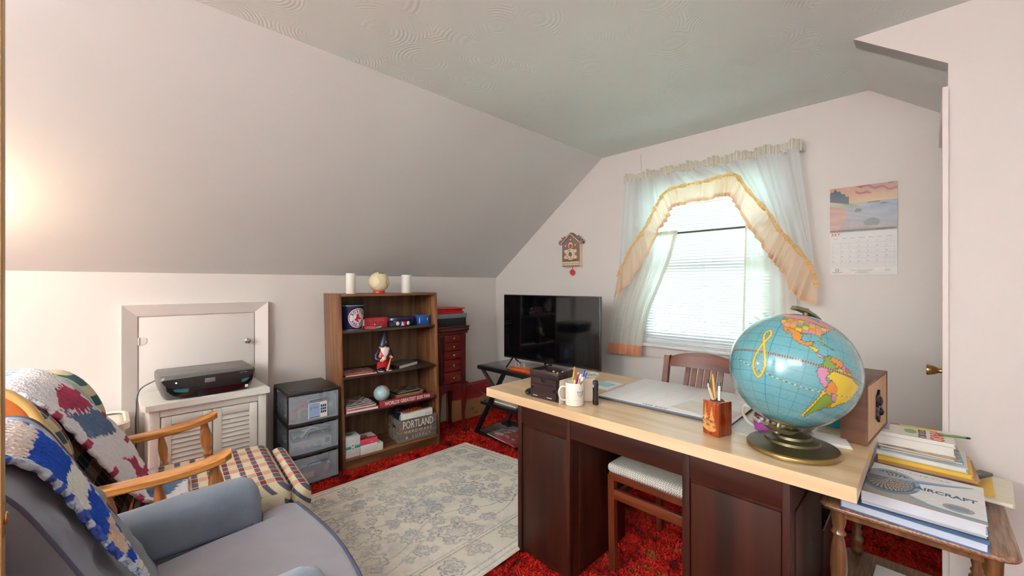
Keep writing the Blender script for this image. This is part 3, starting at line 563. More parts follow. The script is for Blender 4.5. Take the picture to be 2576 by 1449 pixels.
mesh_obj('stitching', sm, red_ink, t_); mesh_obj('coin_slot', MB().box(-.018, .018, -.040, -.034, .152, .158), ink, t_)
# shelf one: bucket
t_ = bk('souvenir_bucket', 'navy metal ice bucket with a round red and white team badge on the top shelf', 'bucket', .118, .115, 1.013)
r0, r1, hh = .082, .102, .180; navy = mat('navy_gloss', (16, 24, 62), .3)
mesh_obj('bucket', MB().lathe([(r0, 0), (r0 + .001, .004), (r1, hh), (r1 - .003, hh), (r0 - .003, .006), (.001, .006)], 40, cap=False), navy, t_); mesh_obj('rim', MB().lathe([(r1, hh - .004), (r1 + .003, hh - .002), (r1 + .003, hh + .002), (r1 - .003, hh + .003)], 40), mat('rim_silver', (170, 174, 184), .3, .8), t_); mesh_obj('rim', MB().lathe([(r0, 0), (r0 + .002, 0), (r0 + .002, .005), (r0, .006)], 40), MATS['rim_silver'], t_)
mesh_obj('ear', MB().prism([(-.008, 0), (.008, 0), (.006, .02), (0, .028)], r1 - .002, r1 + .001, 'x'), navy, t_)
def wrapb(a, b, off=.0012):       # a = along the arc, b = height from the bottom
    rr_ = lerp(r0, r1, b / hh) + off; ph = a / .094 + math.radians(-75); return (rr_ * math.cos(ph), rr_ * math.sin(ph), b)
SOCK = [(-.30, .62), (-.12, .70), (.10, .74), (.16, .30), (.30, .05), (.62, -.02), (.66, -.20), (.40, -.26), (.12, -.24), (.02, -.10), (.00, -.32), (.22, -.52), (.20, -.66), (-.10, -.62), (-.42, -.44), (-.62, -.30), (-.58, -.10), (-.36, -.04), (-.34, .30)]
def inpoly(x, y, P):
    c = False; j = len(P) - 1
    for i in range(len(P)):
        if (P[i][1] > y) != (P[j][1] > y) and x < (P[j][0] - P[i][0]) * (y - P[i][1]) / (P[j][1] - P[i][1]) + P[i][0]: c = not c
        j = i
    return c
def badge(u, v):
    x, y = (u - .5) * 2, (v - .5) * 2; d = math.hypot(x, y)
    if d > .93: return (236, 236, 238)
    if d > .85: return (196, 26, 44)
    if abs(d - .52) < .018: return (150, 160, 190)
    if inpoly(x / .60, y / .60, SOCK): return (206, 22, 42)
    return (238, 238, 240)
bd = MB(); n = 64; R_ = .073; o0 = 0
def bfn(u, v):     # disc: u = radius, v = angle
    return wrapb(R_ * u * math.cos(2 * PI * v), .088 + R_ * u * math.sin(2 * PI * v))
bd.grid(bfn, 60, 121, col=lambda u, v: badge(.5 + u * .5 * math.cos(2 * PI * v), .5 + u * .5 * math.sin(2 * PI * v)))
bo = mesh_obj('team_badge', bd, vmat('badge_print', .3, bs=20, var=False), t_, smooth=60, label='round white badge with a red ring and red socks')
def arc_text(s, rad, a0, a1, flip, size):
    for i, ch in enumerate(s):
        if ch == ' ': continue
        a = math.radians(lerp(a0, a1, i / (len(s) - 1))); x, y = rad * math.cos(a), rad * math.sin(a)
        p = wrapb(x, .088 + y, .0018); ph = x / .094 + math.radians(-75)
        rot = Matrix.Rotation(ph + PI / 2, 4, 'Z') @ Matrix.Rotation(PI / 2, 4, 'X') @ Matrix.Rotation(a - PI / 2 + (PI if flip else 0), 4, 'Z')
        text(bo, ch, p, rot.to_euler(), size, mat('badge_navy', (14, 22, 60), .4), .0003, off=.0008)
arc_text('BOSTON', .051, 148, 32, False, .025); arc_text('RED SOX', .051, 212, 328, True, .023)
# shelf one: boxes, tin, books
t_ = bk('game_box', 'red game box lettered BOSTON RED SOX on the top shelf', 'box', .215, .085, 1.013, 2)
mesh_obj('box', MB().box(0, .185, 0, .06, 0, .078, .001).box(-.03, 0, .0, .05, 0, .07, .001), mat('box_red', (170, 30, 42), .5, var=.15, vs=30), t_); mesh_obj('white_end', MB().box(-.031, -.002, -.001, .0, .004, .068), paper_w, t_)
text(t_, 'BOSTON', (.095, -.001, .055), FR, .030, mat('silver_ink', (214, 206, 206), .4), off=-.0012); text(t_, 'RED SOX', (.095, -.001, .024), FR, .026, MATS['silver_ink'], off=-.0012)
t_ = bk('red_white_book', 'thin red book with white page block lying before the game box', 'book', .265, .000, 1.013, 38); book(t_, .10, .13, .021, mat('book_red', (160, 30, 40), .45), paper_w)
t_ = bk('metal_tin', 'dark oval tin printed with baseballs beside the blue box', 'tin', .515, .095, 1.013)
mesh_obj('tin', MB().lathe([(.108, 0), (.110, .003), (.110, .062), (.108, .064)], 44, sy=.58), mat('tin_black', (26, 26, 40), .25, var=.3, vs=20), t_); mesh_obj('lid', MB().lathe([(.112, .046), (.114, .048), (.114, .068), (.110, .073), (.02, .074)], 44, sy=.58), mat('tin_navy', (20, 30, 70), .2), t_)
bl = MB()
for ph in (-118, -72): bl.sph((.108 * math.cos(math.radians(ph)), .108 * .58 * math.sin(math.radians(ph)), .025), .016, sy=.35, nu=16, nv=10)
mesh_obj('ball_print', bl, mat('ball_white', (232, 228, 218), .5), t_)
mesh_obj('logo_patch', MB().grid(lambda u, v: (lerp(-.052, -.002, u) + .012, -.064 - .0012, lerp(.008, .040, v)), 25, 16, col=lambda u, v: (24, 40, 100) if u < .32 and not inpoly(u, v, [(.2, 0), (.35, .5), (.3, .8), (.5, .9), (.6, .5), (.7, 0)]) else ((236, 236, 236) if inpoly(u, v, [(.15, 0), (.28, .55), (.36, .95), (.56, .9), (.6, .5), (.75, 0)]) else (200, 30, 50))), vmat('badge_print'), t_)
t_ = bk('blue_card_box', 'small bright blue box at the right end of the top shelf', 'box', .650, .060, 1.013); mesh_obj('box', MB().box(0, .105, 0, .07, 0, .082, .001), mat('box_blue', (36, 78, 150), .4), t_)
mesh_obj('print_marks', MB().box(.012, .018, -.001, 0, .015, .060).box(.085, .090, -.001, 0, .035, .055), white_ink, t_)
# shelf two: gnome
t_ = bk('garden_gnome', 'gnome figurine with white beard, navy pointed cap and red overalls', 'figurine', .342, .055, .681)
gred = mat('gnome_red', (176, 24, 36), .35); gnav = mat('gnome_navy', (18, 24, 50), .35); skin = mat('gnome_skin', (222, 168, 130), .5)
mesh_obj('overalls', MB().loft([[(x * s + cx_, y * s * .8, z) for x, y in [(math.cos(a), math.sin(a)) for a in [2 * PI * i / 18 for i in range(18)]]] for z, s, cx_ in ((.030, .036, 0), (.045, .046, 0), (.075, .050, 0), (.10, .053, 0), (.125, .051, 0), (.150, .043, 0), (.165, .032, 0))]).cyl((-.026, 0, .012), (-.022, 0, .06), .025, .028, 14).cyl((.03, 0, .012), (.024, 0, .06), .025, .028, 14), gred, t_, smooth=60)
mesh_obj('sleeve', MB().tube(spline([(-.034, 0, .155), (-.060, -.002, .125), (-.058, -.014, .095), (-.036, -.042, .09)], 5), [.016] * 8 + [.019] * 4 + [.014] * 4, 12), gnav, t_, smooth=60); mesh_obj('sleeve', MB().tube(spline([(.034, 0, .155), (.054, -.004, .13), (.052, -.02, .11), (.040, -.040, .105)], 5), [.016] * 8 + [.018] * 4 + [.013] * 4, 12), gnav, t_, smooth=60)
mesh_obj('head', MB().sph((0, -.004, .182), .030, nu=18, nv=12).sph((0, -.036, .186), .008).sph((-.031, -.004, .186), .010, sx=.6, sz=1.3).sph((.031, -.004, .186), .009, sx=.6, sz=1.3), skin, t_, smooth=60)
mesh_obj('eye', MB().sph((-.011, -.031, .193), .003).sph((.011, -.031, .193), .003), ink, t_)
mesh_obj('beard', MB().loft([[(x * s * 1.0, -.022 + y * s * .55 - o_, z) for x, y in [(math.cos(a) * (1 + .08 * math.cos(6 * a)), math.sin(a) * (1 + .08 * math.cos(6 * a))) for a in [2 * PI * i / 24 for i in range(24)]]] for z, s, o_ in ((.108, .003, .016), (.122, .013, .018), (.140, .024, .016), (.160, .032, .010), (.176, .033, .006), (.183, .024, .004))]), mat('beard_white', (232, 226, 212), .6, bump=.3, bs=120), t_, smooth=60)
cap_ = [(.040, .192), (.042, .199), (.036, .215), (.026, .245), (.015, .275), (.006, .297), (.001, .306)]
co = mesh_obj('cap', MB().loft([[(x * r + (z - .2) * .10, y * r * .95, z + (.008 * (y) if z < .2 else 0)) for x, y in [(math.cos(a), math.sin(a)) for a in [2 * PI * i / 22 for i in range(22)]]] for r, z in cap_]), gnav, t_, smooth=60); text(co, 'B', (.004, -.0365, .222), (math.radians(76), 0, 0), .026, mat('cap_letter', (206, 60, 66), .4), .0006)
mesh_obj('hand', MB().sph((-.032, -.05, .092), .013, sy=.9).sph((-.044, -.052, .088), .007).sph((-.03, -.058, .083), .006), skin, t_, smooth=60); mesh_obj('hand', MB().sph((.040, -.046, .108), .011).sph((.032, -.052, .112), .006).sph((.047, -.052, .104), .006), skin, t_, smooth=60)
mesh_obj('ball', MB().sph((-.020, -.056, .103), .017, nu=18), mat('ball_white', (232, 228, 218), .5), t_, smooth=60)
mesh_obj('bat', MB().tube([(.040, -.052, .112), (.030, -.048, .07), (.022, -.044, .035), (.014, -.042, .008)], [.004, .006, .009, .010], 10), mat('bat_wood', (196, 132, 78), .4), t_, smooth=60)
for sx in (-.028, .036): sh = mesh_obj('shoe', MB().sph((sx, -.018, .014), .022, sy=1.5, sz=.75), gnav, t_, smooth=60); mesh_obj('sole', MB().lathe([(.023, 0), (.024, .006)], 20, c=(sx, -.018, 0), sy=1.48), white_pl, sh)
for i, (z, cc, lb_) in enumerate(((0, (150, 60, 52), 'stack bottom magazine with red edge left of the gnome'),)): pass
t_ = bk('magazine', 'red covered magazine lying open-edged left of the gnome', 'magazine', .035, .004, .681, -4); book(t_, .23, .20, .012, mat('mag_red', (172, 42, 46), .4), paper_w, top=blotch((140, 60, 50), [(170, 40, 44), (196, 168, 140), (96, 62, 50), (150, 96, 74)], 9, 1))
t_ = bk('magazine', 'thin paler magazine on top of the red one beside the gnome', 'magazine', .035, .030, .6935, -9); book(t_, .20, .17, .006, mat('mag_tan', (150, 96, 76), .4), paper_w, top=blotch((130, 92, 76), [(170, 60, 54), (206, 186, 160), (96, 74, 60)], 10, 2))
t_ = bk('hardcover_book', 'black hardcover with white pages lying right of the gnome', 'book', .452, .012, .681, 24); book(t_, .235, .17, .028, mat('book_black', (28, 28, 30), .35), paper_w, top=blotch((52, 54, 60), [(70, 70, 70), (120, 108, 84), (40, 50, 66), (90, 92, 92)], 8, 3))
# shelf three
stk = [((44, 44, 46), .240, .205, .022, 0, 'thick bottom book of the magazine stack left of the small globe', (170, 40, 46)), ((176, 44, 50), .225, .20, .016, .022, 'red edged white book in the middle of the left stack', (176, 44, 50)), ((60, 62, 66), .215, .195, .012, .038, 'black and white magazine second from the top of the left stack', (40, 40, 44)), ((120, 104, 86), .20, .19, .010, .050, 'photo covered magazine crowning the stack left of the small globe', (90, 80, 70))]
for i, (c_, w_, d_, h_, z_, lb_, sp_) in enumerate(stk):
    t_ = bk('magazine', lb_, 'magazine', .03 + (i % 2) * .004, .003 + i * .004, .414 + z_, -3 + 2 * i, 'magazines stacked on the third shelf'); book(t_, w_, d_, h_, mat('stackcover%d' % i, sp_, .4), paper_w, top=blotch(c_, [(200, 196, 190), (90, 90, 96), (140, 110, 84), (230, 228, 224)], 8, i + 5))
t_ = bk('small_globe', 'tiny pale blue globe standing on the third bookcase shelf', 'globe', .33, .075, .414)
mesh_obj('base', MB().lathe([(.034, 0), (.035, .004), (.018, .010), (.012, .028)], 24), mat('globe_base_black', (36, 34, 34), .4), t_)
def gcol(u, v):
    lo, la = u * 360 - 180, v * 180 - 90
    return (206, 150, 110) if inpoly(lo, la, [(-165, 62), (-140, 74), (-112, 60), (-128, 34), (-146, 24), (-150, 45)]) else ((222, 196, 90) if inpoly(lo, la, [(-112, 15), (-90, 12), (-80, -12), (-95, -30), (-104, -10)]) else ((170, 196, 200) if hash2(int(lo / 8), int(la / 8)) > .2 else (156, 186, 194)))
mesh_obj('ball', MB().grid(lambda u, v: (.061 * math.cos(PI * (v - .5)) * math.cos(2 * PI * u - 1.9), .061 * math.cos(PI * (v - .5)) * math.sin(2 * PI * u - 1.9), .087 + .061 * math.sin(PI * (v - .5))), 61, 31, col=gcol), vmat('globe_small', .3, bs=60), t_, smooth=80)
t_ = bk('wicker_tray', 'low woven tray of photographs behind the red fan sign', 'tray', .575, .16, .414)
mesh_obj('tray', MB().loft([rr3(.12, .08, .02, 0), rr3(.13, .09, .025, .05), rr3(.122, .082, .02, .05), rr3(.115, .075, .02, .008)]), mat('wicker', (150, 118, 82), .8, bump=.8, bs=90, stretch=(1, 1, 4)), t_)
t_ = bk('photo_magazine', 'dark magazine lying on the woven tray behind the sign', 'magazine', .47, .085, .4655, 8); book(t_, .22, .16, .010, mat('mag_dark', (54, 46, 44), .4), paper_w, top=blotch((70, 56, 50), [(180, 160, 140), (40, 36, 40), (130, 100, 80)], 8, 9))
t_ = bk('fan_sign', "red block sign reading WORLDS GREATEST SOX FAN", 'sign', .275, -.020, .4165, -1)
mesh_obj('block', MB().box(0, .458, 0, .024, 0, .046, .002), mat('sign_red', (140, 34, 40), .6, var=.15, vs=30), t_); text(t_, 'WORLDS GREATEST SOX FAN', (.229, -.001, .023), FR, .037, mat('sign_white', (238, 226, 220), .6), off=.0006, sx=.76)
# bottom shelf
t_ = bk('white_gift_box', 'tall white carton with a teal band at the left of the bottom shelf', 'box', .022, .010, .092); mesh_obj('carton', MB().box(0, .105, 0, .11, 0, .150, .001), mat('carton_silver', (224, 226, 230), .4, var=.05, stretch=(8, 1, .5)), t_)
mesh_obj('teal_band', MB().box(0, .105, -.001, 0, .062, .082), mat('teal_ribbon', (24, 150, 138), .4), t_); mesh_obj('tag', MB().box(.040, .064, -.002, 0, .035, .105), white_ink, t_); mesh_obj('emblem', MB().sph((.052, -.002, .085), .007, sy=.2).box(.048, .057, -.0025, -.002, .056, .068), mat('emblem_olive', (140, 140, 96), .5), t_); mesh_obj('top_emblem', MB().lathe([(.028, .150), (.028, .151)], 20, c=(.04, .06, 0)), mat('emblem_green', (130, 150, 110), .5), t_)
t_ = bk('low_white_box', 'low white carton lying under the pink box', 'box', .131, .000, .092); mesh_obj('carton', MB().box(0, .168, 0, .125, 0, .056, .001), mat('carton_white', (232, 230, 222), .6), t_); mesh_obj('print_marks', MB().box(.08, .13, -.001, 0, .030, .032).box(.10, .122, -.001, 0, .018, .020), mat('faint_ink', (196, 192, 186), .6), t_)
t_ = bk('pink_box', 'pink box with a white picture lid stacked on the low white carton', 'box', .131, .012, .149); mesh_obj('carton', MB().box(0, .130, 0, .125, 0, .050, .001), mat('carton_pink', (208, 62, 92), .5), t_); mesh_obj('base_strip', MB().box(0, .130, -.001, 0, 0, .008), paper_w, t_)
mesh_obj('lid_picture', MB().grid(lambda u, v: (.13 * u, .125 * v, .0508), 14, 14, col=lambda u, v: (176, 40, 56) if v < .45 - .3 * u else ((176, 130, 90) if math.hypot(u - .4, v - .5) < .2 else (224, 220, 214))), vmat('glossy_print'), t_); text(t_, 'olive', (.085, -.001, .022), FR, .010, mat('pale_pink', (236, 190, 200), .5))
# slatted crate
crate_m = wood('grey_crate_wood', (84, 68, 58), (132, 116, 102), 'x', .8, 3.0, bump=.25)
t_ = bk('wooden_crate', 'weathered grey crate lettered PORTLAND HARDWARE & SUPPLY on the bottom shelf', 'crate', .435, .012, .092, -3)
W_, D2, H_ = .33, .215, .178
for i in range(4):
    z0 = .002 + i * .0445
    mesh_obj('board', MB().box(0, W_, 0, .009, z0, z0 + .0435, .0012), crate_m, t_); mesh_obj('board', MB().box(0, W_, D2 - .009, D2, z0, z0 + .0435, .0012), crate_m, t_)
    if i != 2: mesh_obj('board', MB().box(0, .010, .0095, D2 - .0095, z0, z0 + .0435, .0012), crate_m, t_)
    mesh_obj('board', MB().box(W_ - .010, W_, .0095, D2 - .0095, z0, z0 + .0435, .0012), crate_m, t_)
z0 = .002 + 2 * .0445; mesh_obj('board', MB().box(0, .010, .0095, .07, z0, z0 + .0435, .0012).box(0, .010, .145, D2 - .0095, z0, z0 + .0435, .0012).box(0, .010, .07, .145, z0, z0 + .008).box(0, .010, .07, .145, z0 + .034, z0 + .0435), crate_m, t_)
mesh_obj('bottom_board', MB().box(.01, W_ - .01, .0095, D2 - .0095, .002, .012), crate_m, t_)
cw = mat('stencil_white', (226, 222, 214), .7)
text(t_, 'PORTLAND', (W_ / 2, -.001, .133), FR, .086, cw, sx=.60, off=.0004); text(t_, 'HARDWARE', (W_ / 2, -.001, .080), FR, .032, cw, sx=1.0, space=1.55, off=-.0004); text(t_, '& SUPPLY', (W_ / 2, -.001, .036), FR, .032, cw, sx=1.0, space=1.75, off=-.0004)
def cr(name, label, cat, a, b, z, rz=0): 
    p = Matrix.Translation(BK(.435, .012, .092)) @ Matrix.Rotation(math.radians(BR - 3), 4, 'Z') @ Vector((a, b, z)); return thing(name, label, cat, tuple(p), BR - 3 + rz)
t2 = cr('white_file_box', 'white flat carton standing upright in the wooden crate', 'box', .045, .016, .014); mesh_obj('carton', MB().box(0, .265, 0, .035, 0, .203, .002, m=Matrix.Rotation(math.radians(-3), 4, 'Y')), mat('carton_white', (232, 230, 222), .6), t2); mesh_obj('flap_line', MB().box(.19, .255, -.0015, 0, .18, .1815).box(.19, .1915, -.0015, 0, .15, .18), grey_ink, t2)
t2 = cr('orange_feather_boa', 'fluffy orange decoration sticking out behind the white carton in the crate', 'decoration', .15, .095, .192)
fz = MB(); rr = random.Random(8)
for i in range(220):
    a = rr.uniform(0, 2 * PI); e = rr.uniform(.1, 1.3); L_ = rr.uniform(.03, .07); b = Vector((rr.uniform(-.07, .07), rr.uniform(-.03, .03), 0)); dr = Vector((math.cos(a) * math.cos(e), math.sin(a) * math.cos(e) * .6, math.sin(e) * .8)); fz.tube([b, b + dr * L_ * .5, b + dr * L_ + Vector((rr.uniform(-.01, .01), 0, -.006))], .0022, 4)
mesh_obj('feathers', fz, mat('feather_orange', (220, 84, 24), .7, var=.3, vs=60), t2)['kind'] = 'stuff'
t2 = cr('plastic_bag', 'crinkled blue and clear plastic bag in the crate left of the white carton', 'bag', .075, .085, .05)
mesh_obj('film', MB().loft([[(.035 * s * math.cos(a) * (1 + .2 * math.cos(5 * a + z * 60)), .028 * s * math.sin(a), z) for a in [2 * PI * i / 16 for i in range(16)]] for z, s in ((0, .8), (.05, 1), (.10, 1.1), (.14, .9), (.17, .5))]), mat('bag_blue', (110, 150, 190), .25, col2=(200, 190, 200), vs=40), t2, smooth=40)
t2 = cr('navy_cloth_roll', 'dark navy folded cloth at the back of the crate', 'cloth', .04, .15, .10); mesh_obj('cloth', MB().box(-.02, .05, -.02, .035, 0, .15, .015), mat('cloth_navy', (24, 32, 66), .9), t2)
# ---------------------------------------------------------------- jewelry armoire
chy = wood('cherry_stain', (58, 12, 12), (104, 26, 22), 'z', .28, 2.5, coat=.3); chd = wood('cherry_drawer', (84, 16, 14), (122, 34, 26), 'x', .25, 2.5, coat=.3); carve = mat('carved_cherry', (64, 26, 24), .35, bump=1.0, bs=90)
T = thing('jewelry_armoire', 'dark cherry jewelry chest on curved legs right of the bookcase', 'chest', (-2.965, 2.03, 0), 90)
W, D_ = .335, .27
mesh_obj('carcass', MB().box(.018, W - .018, .018, D_, .44, .905, .003), chy, T)
mesh_obj('lid', MB().box(-.012, W + .012, -.012, D_ + .01, .962, .975, .004).box(0, W, 0, D_, .905, .925, .006), chy, T)
mesh_obj('carved_rail', MB().cyl((.0, .004, .944), (W, .004, .944), .020, n=18).cyl((W - .006, .01, .944), (W - .006, D_, .944), .019, n=18).box(.004, W - .01, .01, D_, .925, .963), carve, T, smooth=50)
mesh_obj('base_moulding', MB().box(-.008, W + .008, -.008, D_ + .005, .440, .452, .005).box(.004, W - .004, .004, D_, .452, .462, .003), chy, T)
for x in (.018, W - .018 - .055): mesh_obj('stile', MB().box(x, x + .055, .008, .02, .462, .905, .003), chy, T)
for x in (.045, W - .045):
    for z, s in ((.885, 1), (.485, -1)): mesh_obj('corner_carving', MB().prism([(x - .022, z), (x + .022, z), (x + .012, z - s * .03), (x, z - s * .062), (x - .012, z - s * .03)], .0, .009, 'y'), carve, T)
for z0, z1 in ((.838, .898), (.762, .828), (.686, .752), (.578, .676), (.470, .568)):
    d = mesh_obj('drawer', MB().box(.076, W - .076, .002, .02, z0, z1, .004), chd, T); mesh_obj('knob', MB().lathe([(.004, 0), (.004, .010), (.010, .014), (.010, .020), (.005, .024)], 16, m=Matrix.Translation((W / 2, .002, (z0 + z1) / 2)) @ Matrix.Rotation(PI / 2, 4, 'X')), mat('pewter', (150, 140, 130), .3, .9), d)
mesh_obj('apron', MB().prism([(.01, .44), (.01, .385), (.05, .378), (.09, .395), (.125, .410), (W / 2, .400), (W - .125, .410), (W - .09, .395), (W - .05, .378), (W - .01, .385), (W - .01, .44)], .006, .022, 'y').prism([(.02, .44), (.02, .385), (D_ / 2, .41), (D_ - .02, .385), (D_ - .02, .44)], W - .026, W - .012, 'x'), chy, T)
for x, sx in ((.028, -1), (W - .028, 1)):
    for y, sy in ((.026, -1), (D_ - .03, 1)):
        mesh_obj('leg', MB().loft([[(x + dx + sx * o_, y + dy + sy * o_, z) for dx, dy in ((-r, -r), (0, -r * 1.1), (r, -r), (r * 1.1, 0), (r, r), (0, r * 1.1), (-r, r), (-r * 1.1, 0))] for z, r, o_ in ((0, .016, .010), (.012, .020, .012), (.03, .014, .006), (.08, .0105, -.002), (.16, .011, -.004), (.25, .015, -.001), (.33, .021, .004), (.385, .023, .003), (.44, .022, 0))]), chy, T, smooth=60)
t_ = thing('shoe_box', 'black box with a grey lid on top of the cherry chest', 'box', (-2.972, 2.035, .975), 90); mesh_obj('box', MB().box(.006, .318, .006, .235, 0, .075, .002), mat('box_black', (26, 28, 30), .5), t_); mesh_obj('lid', MB().box(0, .324, 0, .241, .072, .112, .002), mat('lid_grey', (118, 126, 130), .45), t_)
for i, (z, rz_, sh_, lb_) in enumerate(((1.0875, 90, 0, 'lower red folder on the grey lidded box'), (1.106, 93, -.006, 'middle red folder slightly turned on the box'), (1.125, 88, .004, 'topmost red folder over the grey lidded box'))):
    o = mesh_obj('red_folder', MB().box(0, .295, 0, .225, 0, .018 if i < 2 else .012, .004), mat('folder_red', (186, 14, 30), .45), loc=(-2.985, 2.04 + sh_, z), rot=(0, 0, math.radians(rz_))); tag(o, lb_, 'folder', 'red folders on the shoe box')
# cardboard box leaning in the corner
T = thing('cardboard_box', 'flat cardboard carton with a red printed top leaning in the corner behind the chest', 'box', (-3.235, 2.375, 0.0), 90)
mesh_obj('carton', MB().box(0, .52, 0, .085, 0, .335, .003), mat('cardboard', (176, 128, 84), .8, var=.08), T)
mesh_obj('red_print', MB().prism([(0, .225), (.05, .215), (.2, .205), (.34, .19), (.52, .225), (.52, .335), (0, .335)], -.0015, .0005, 'y').box(0, .52, 0, .085, .335, .3362), mat('carton_red', (150, 26, 26), .7), T)
text(T, 'clo.c', (.27, -.002, .216), FR, .085, mat('carton_orange', (176, 56, 30), .7), off=.001); text(T, 'Hey', (.46, -.002, .30), FR, .035, mat('carton_pale', (170, 90, 80), .7))
mesh_obj('print_lines', MB().box(.23, .33, -.001, 0, .155, .158).box(.23, .35, -.001, 0, .145, .148).box(.23, .32, -.001, 0, .135, .138).box(.25, .29, -.001, 0, .075, .105).box(.27, .34, -.001, 0, .03, .06), mat('carton_brown', (156, 92, 60), .7), T)
o = mesh_obj('black_cable', MB().tube(spline([(-3.0, 2.368, .455), (-2.95, 2.40, .42), (-2.90, 2.46, .36), (-2.84, 2.50, .325), (-2.76, 2.56, .319)], 8), .004, 6), black_pl); tag(o, 'black cable sagging from the cherry chest to the television stand', 'cable')
# ---------------------------------------------------------------- plaid glider rocker
def plaid(name, px, A, py, B, Cc, line):
    """woven plaid: columns of type A (fraction of px) and type B, each with its own sequence of blocks along y"""
    m = bpy.data.materials.new(name); m.use_nodes = True; t = m.node_tree; L = t.links; p = t.nodes['Principled BSDF']; p.inputs['Roughness'].default_value = .9; p.inputs['Specular IOR Level'].default_value = .2
    tc = nd(t, 'ShaderNodeTexCoord'); s = nd(t, 'ShaderNodeSeparateXYZ'); L.new(tc.outputs['Object'], s.inputs[0])
    ad = nd(t, 'ShaderNodeMath', operation='ADD'); L.new(s.outputs[1], ad.inputs[0]); L.new(s.outputs[2], ad.inputs[1])
    def stripe(src, per, stops):
        a = nd(t, 'ShaderNodeMath', operation='DIVIDE'); L.new(src, a.inputs[0]); a.inputs[1].default_value = per
        f = nd(t, 'ShaderNodeMath', operation='FRACT'); L.new(a.outputs[0], f.inputs[0])
        cr = nd(t, 'ShaderNodeValToRGB'); cr.color_ramp.interpolation = 'CONSTANT'; e = cr.color_ramp.elements
        while len(e) > 1: e.remove(e[0])
        e[0].position = stops[0][0]; e[0].color = lin(stops[0][1])
        for q, c in stops[1:]: z = e.new(q); z.color = lin(c)
        L.new(f.outputs[0], cr.inputs[0]); return cr.outputs[0]
    W_, K_ = (255, 255, 255), (0, 0, 0)
    def mix(f, a, b): q = nd(t, 'ShaderNodeMix', data_type='RGBA'); L.new(f, q.inputs[0]); L.new(a, q.inputs[6]); L.new(b, q.inputs[7]); return q.outputs[2]
    c = mix(stripe(s.outputs[0], px, [(0, W_), (A, K_)]), stripe(ad.outputs[0], py, Cc), stripe(ad.outputs[0], py, B))
    ln = stripe(s.outputs[0], px, [(0, K_), (A - .03, W_), (A + .02, K_), (.95, W_)]); lc = nd(t, 'ShaderNodeRGB'); lc.outputs[0].default_value = lin(line)
    c = mix(ln, c, lc.outputs[0])
    # small woven dashes in the middle of the blocks
    n = nd(t, 'ShaderNodeTexNoise'); n.inputs['Scale'].default_value = 400; L.new(tc.outputs['Object'], n.inputs[0]); bp = nd(t, 'ShaderNodeBump'); bp.inputs['Strength'].default_value = .4; bp.inputs['Distance'].default_value = .002; L.new(n.outputs[0], bp.inputs['Height']); L.new(bp.outputs[0], p.inputs['Normal'])
    L.new(c, p.inputs['Base Color']); return m
plaid_s = plaid('plaid_seat', .105, .46, .058, [(0, (210, 160, 138)), (.50, (218, 190, 164)), (.56, (124, 54, 62)), (.94, (218, 190, 164))], [(0, (226, 212, 182)), (.50, (206, 194, 172)), (.56, (88, 90, 104)), (.92, (206, 194, 172))], (232, 218, 190))
plaid_b = plaid('plaid_back', .115, .48, .105, [(0, (158, 112, 102)), (.36, (140, 164, 156)), (.40, (92, 28, 38)), (.84, (170, 150, 126)), (.88, (158, 112, 102))], [(0, (198, 182, 148)), (.34, (150, 178, 168)), (.38, (62, 84, 92)), (.86, (180, 170, 140)), (.90, (198, 182, 148))], (170, 188, 172))
oakr = wood('honey_oak', (168, 98, 36), (214, 146, 70), 'y', .32, 4.0, coat=.35); oaks = wood('honey_oak_spindle', (160, 92, 42), (204, 138, 76), 'z', .32, 4.0, coat=.35); panel_m = wood('amber_panel', (150, 70, 22), (182, 98, 40), 'z', .35, 3.0, coat=.3)
# local frame: x right (towards the camera side), y forward, z up
T = thing('glider_rocker', 'honey oak glider rocker with plaid cushions beside the white cabinet', 'rocking chair', (-2.335, .02, 0), -5)
RKm = T.matrix_basis.copy() if False else Matrix.Translation((-2.335, .02, 0)) @ Matrix.Rotation(math.radians(-5), 4, 'Z')
def cush(x0, x1, y0, y1, z0, z1, r, m_=None, seg=5): return MB().box(x0, x1, y0, y1, z0, z1, r, seg, m=m_)
mesh_obj('seat_cushion', cush(-.315, .315, .06, .60, .34, .475, .055), plaid_s, T, smooth=80)
mesh_obj('front_bolster', cush(-.30, .30, .60, .685, .31, .44, .042), plaid_s, T, smooth=80)
mesh_obj('seat_skirt', cush(-.27, .28, .10, .60, .22, .335, .02), plaid_s, T, smooth=80)
bt = Matrix.Translation((0, .06, .43)) @ Matrix.Rotation(math.radians(-3), 4, 'Z') @ Matrix.Rotation(math.radians(28), 4, 'X')
bc = MB(); bc.box(-.26, .26, -.10, 0, -.02, .64, .05, 5)
o = mesh_obj('back_cushion', bc, plaid_b, T, smooth=80); o.matrix_local = bt
for sx in (-1, 1):
    wv = MB(); prof = [(-.07, .28), (.0, .29), (.045, .34), (.065, .43), (.06, .53), (.03, .60), (-.03, .635), (-.09, .62), (-.11, .53), (-.11, .34)]
    secs = [[(sx * (.235 + x), (y + .0) * s + (1 - s) * .0, (z - .48) * s + .48) for y, z in [tuple(q) for q in [ (a.x, a.y) for a in spline([(p_[0], p_[1], 0) for p_ in prof + [prof[0]]], 3)][:-1]]] for x, s in ((-.005, .80), (.008, .94), (.03, 1.0), (.06, 1.0), (.082, .93), (.09, .8))]
    o = mesh_obj('wing_cushion', wv.loft(secs), plaid_b, T, smooth=80); o.matrix_local = bt
bf = MB(); bf.box(-.30, -.255, -.145, -.11, -.08, .66, .008).box(.255, .30, -.145, -.11, -.08, .66, .008).box(-.255, .255, -.14, -.115, .0, .06, .006)
o = mesh_obj('back_frame', bf, oakr, T); o.matrix_local = bt
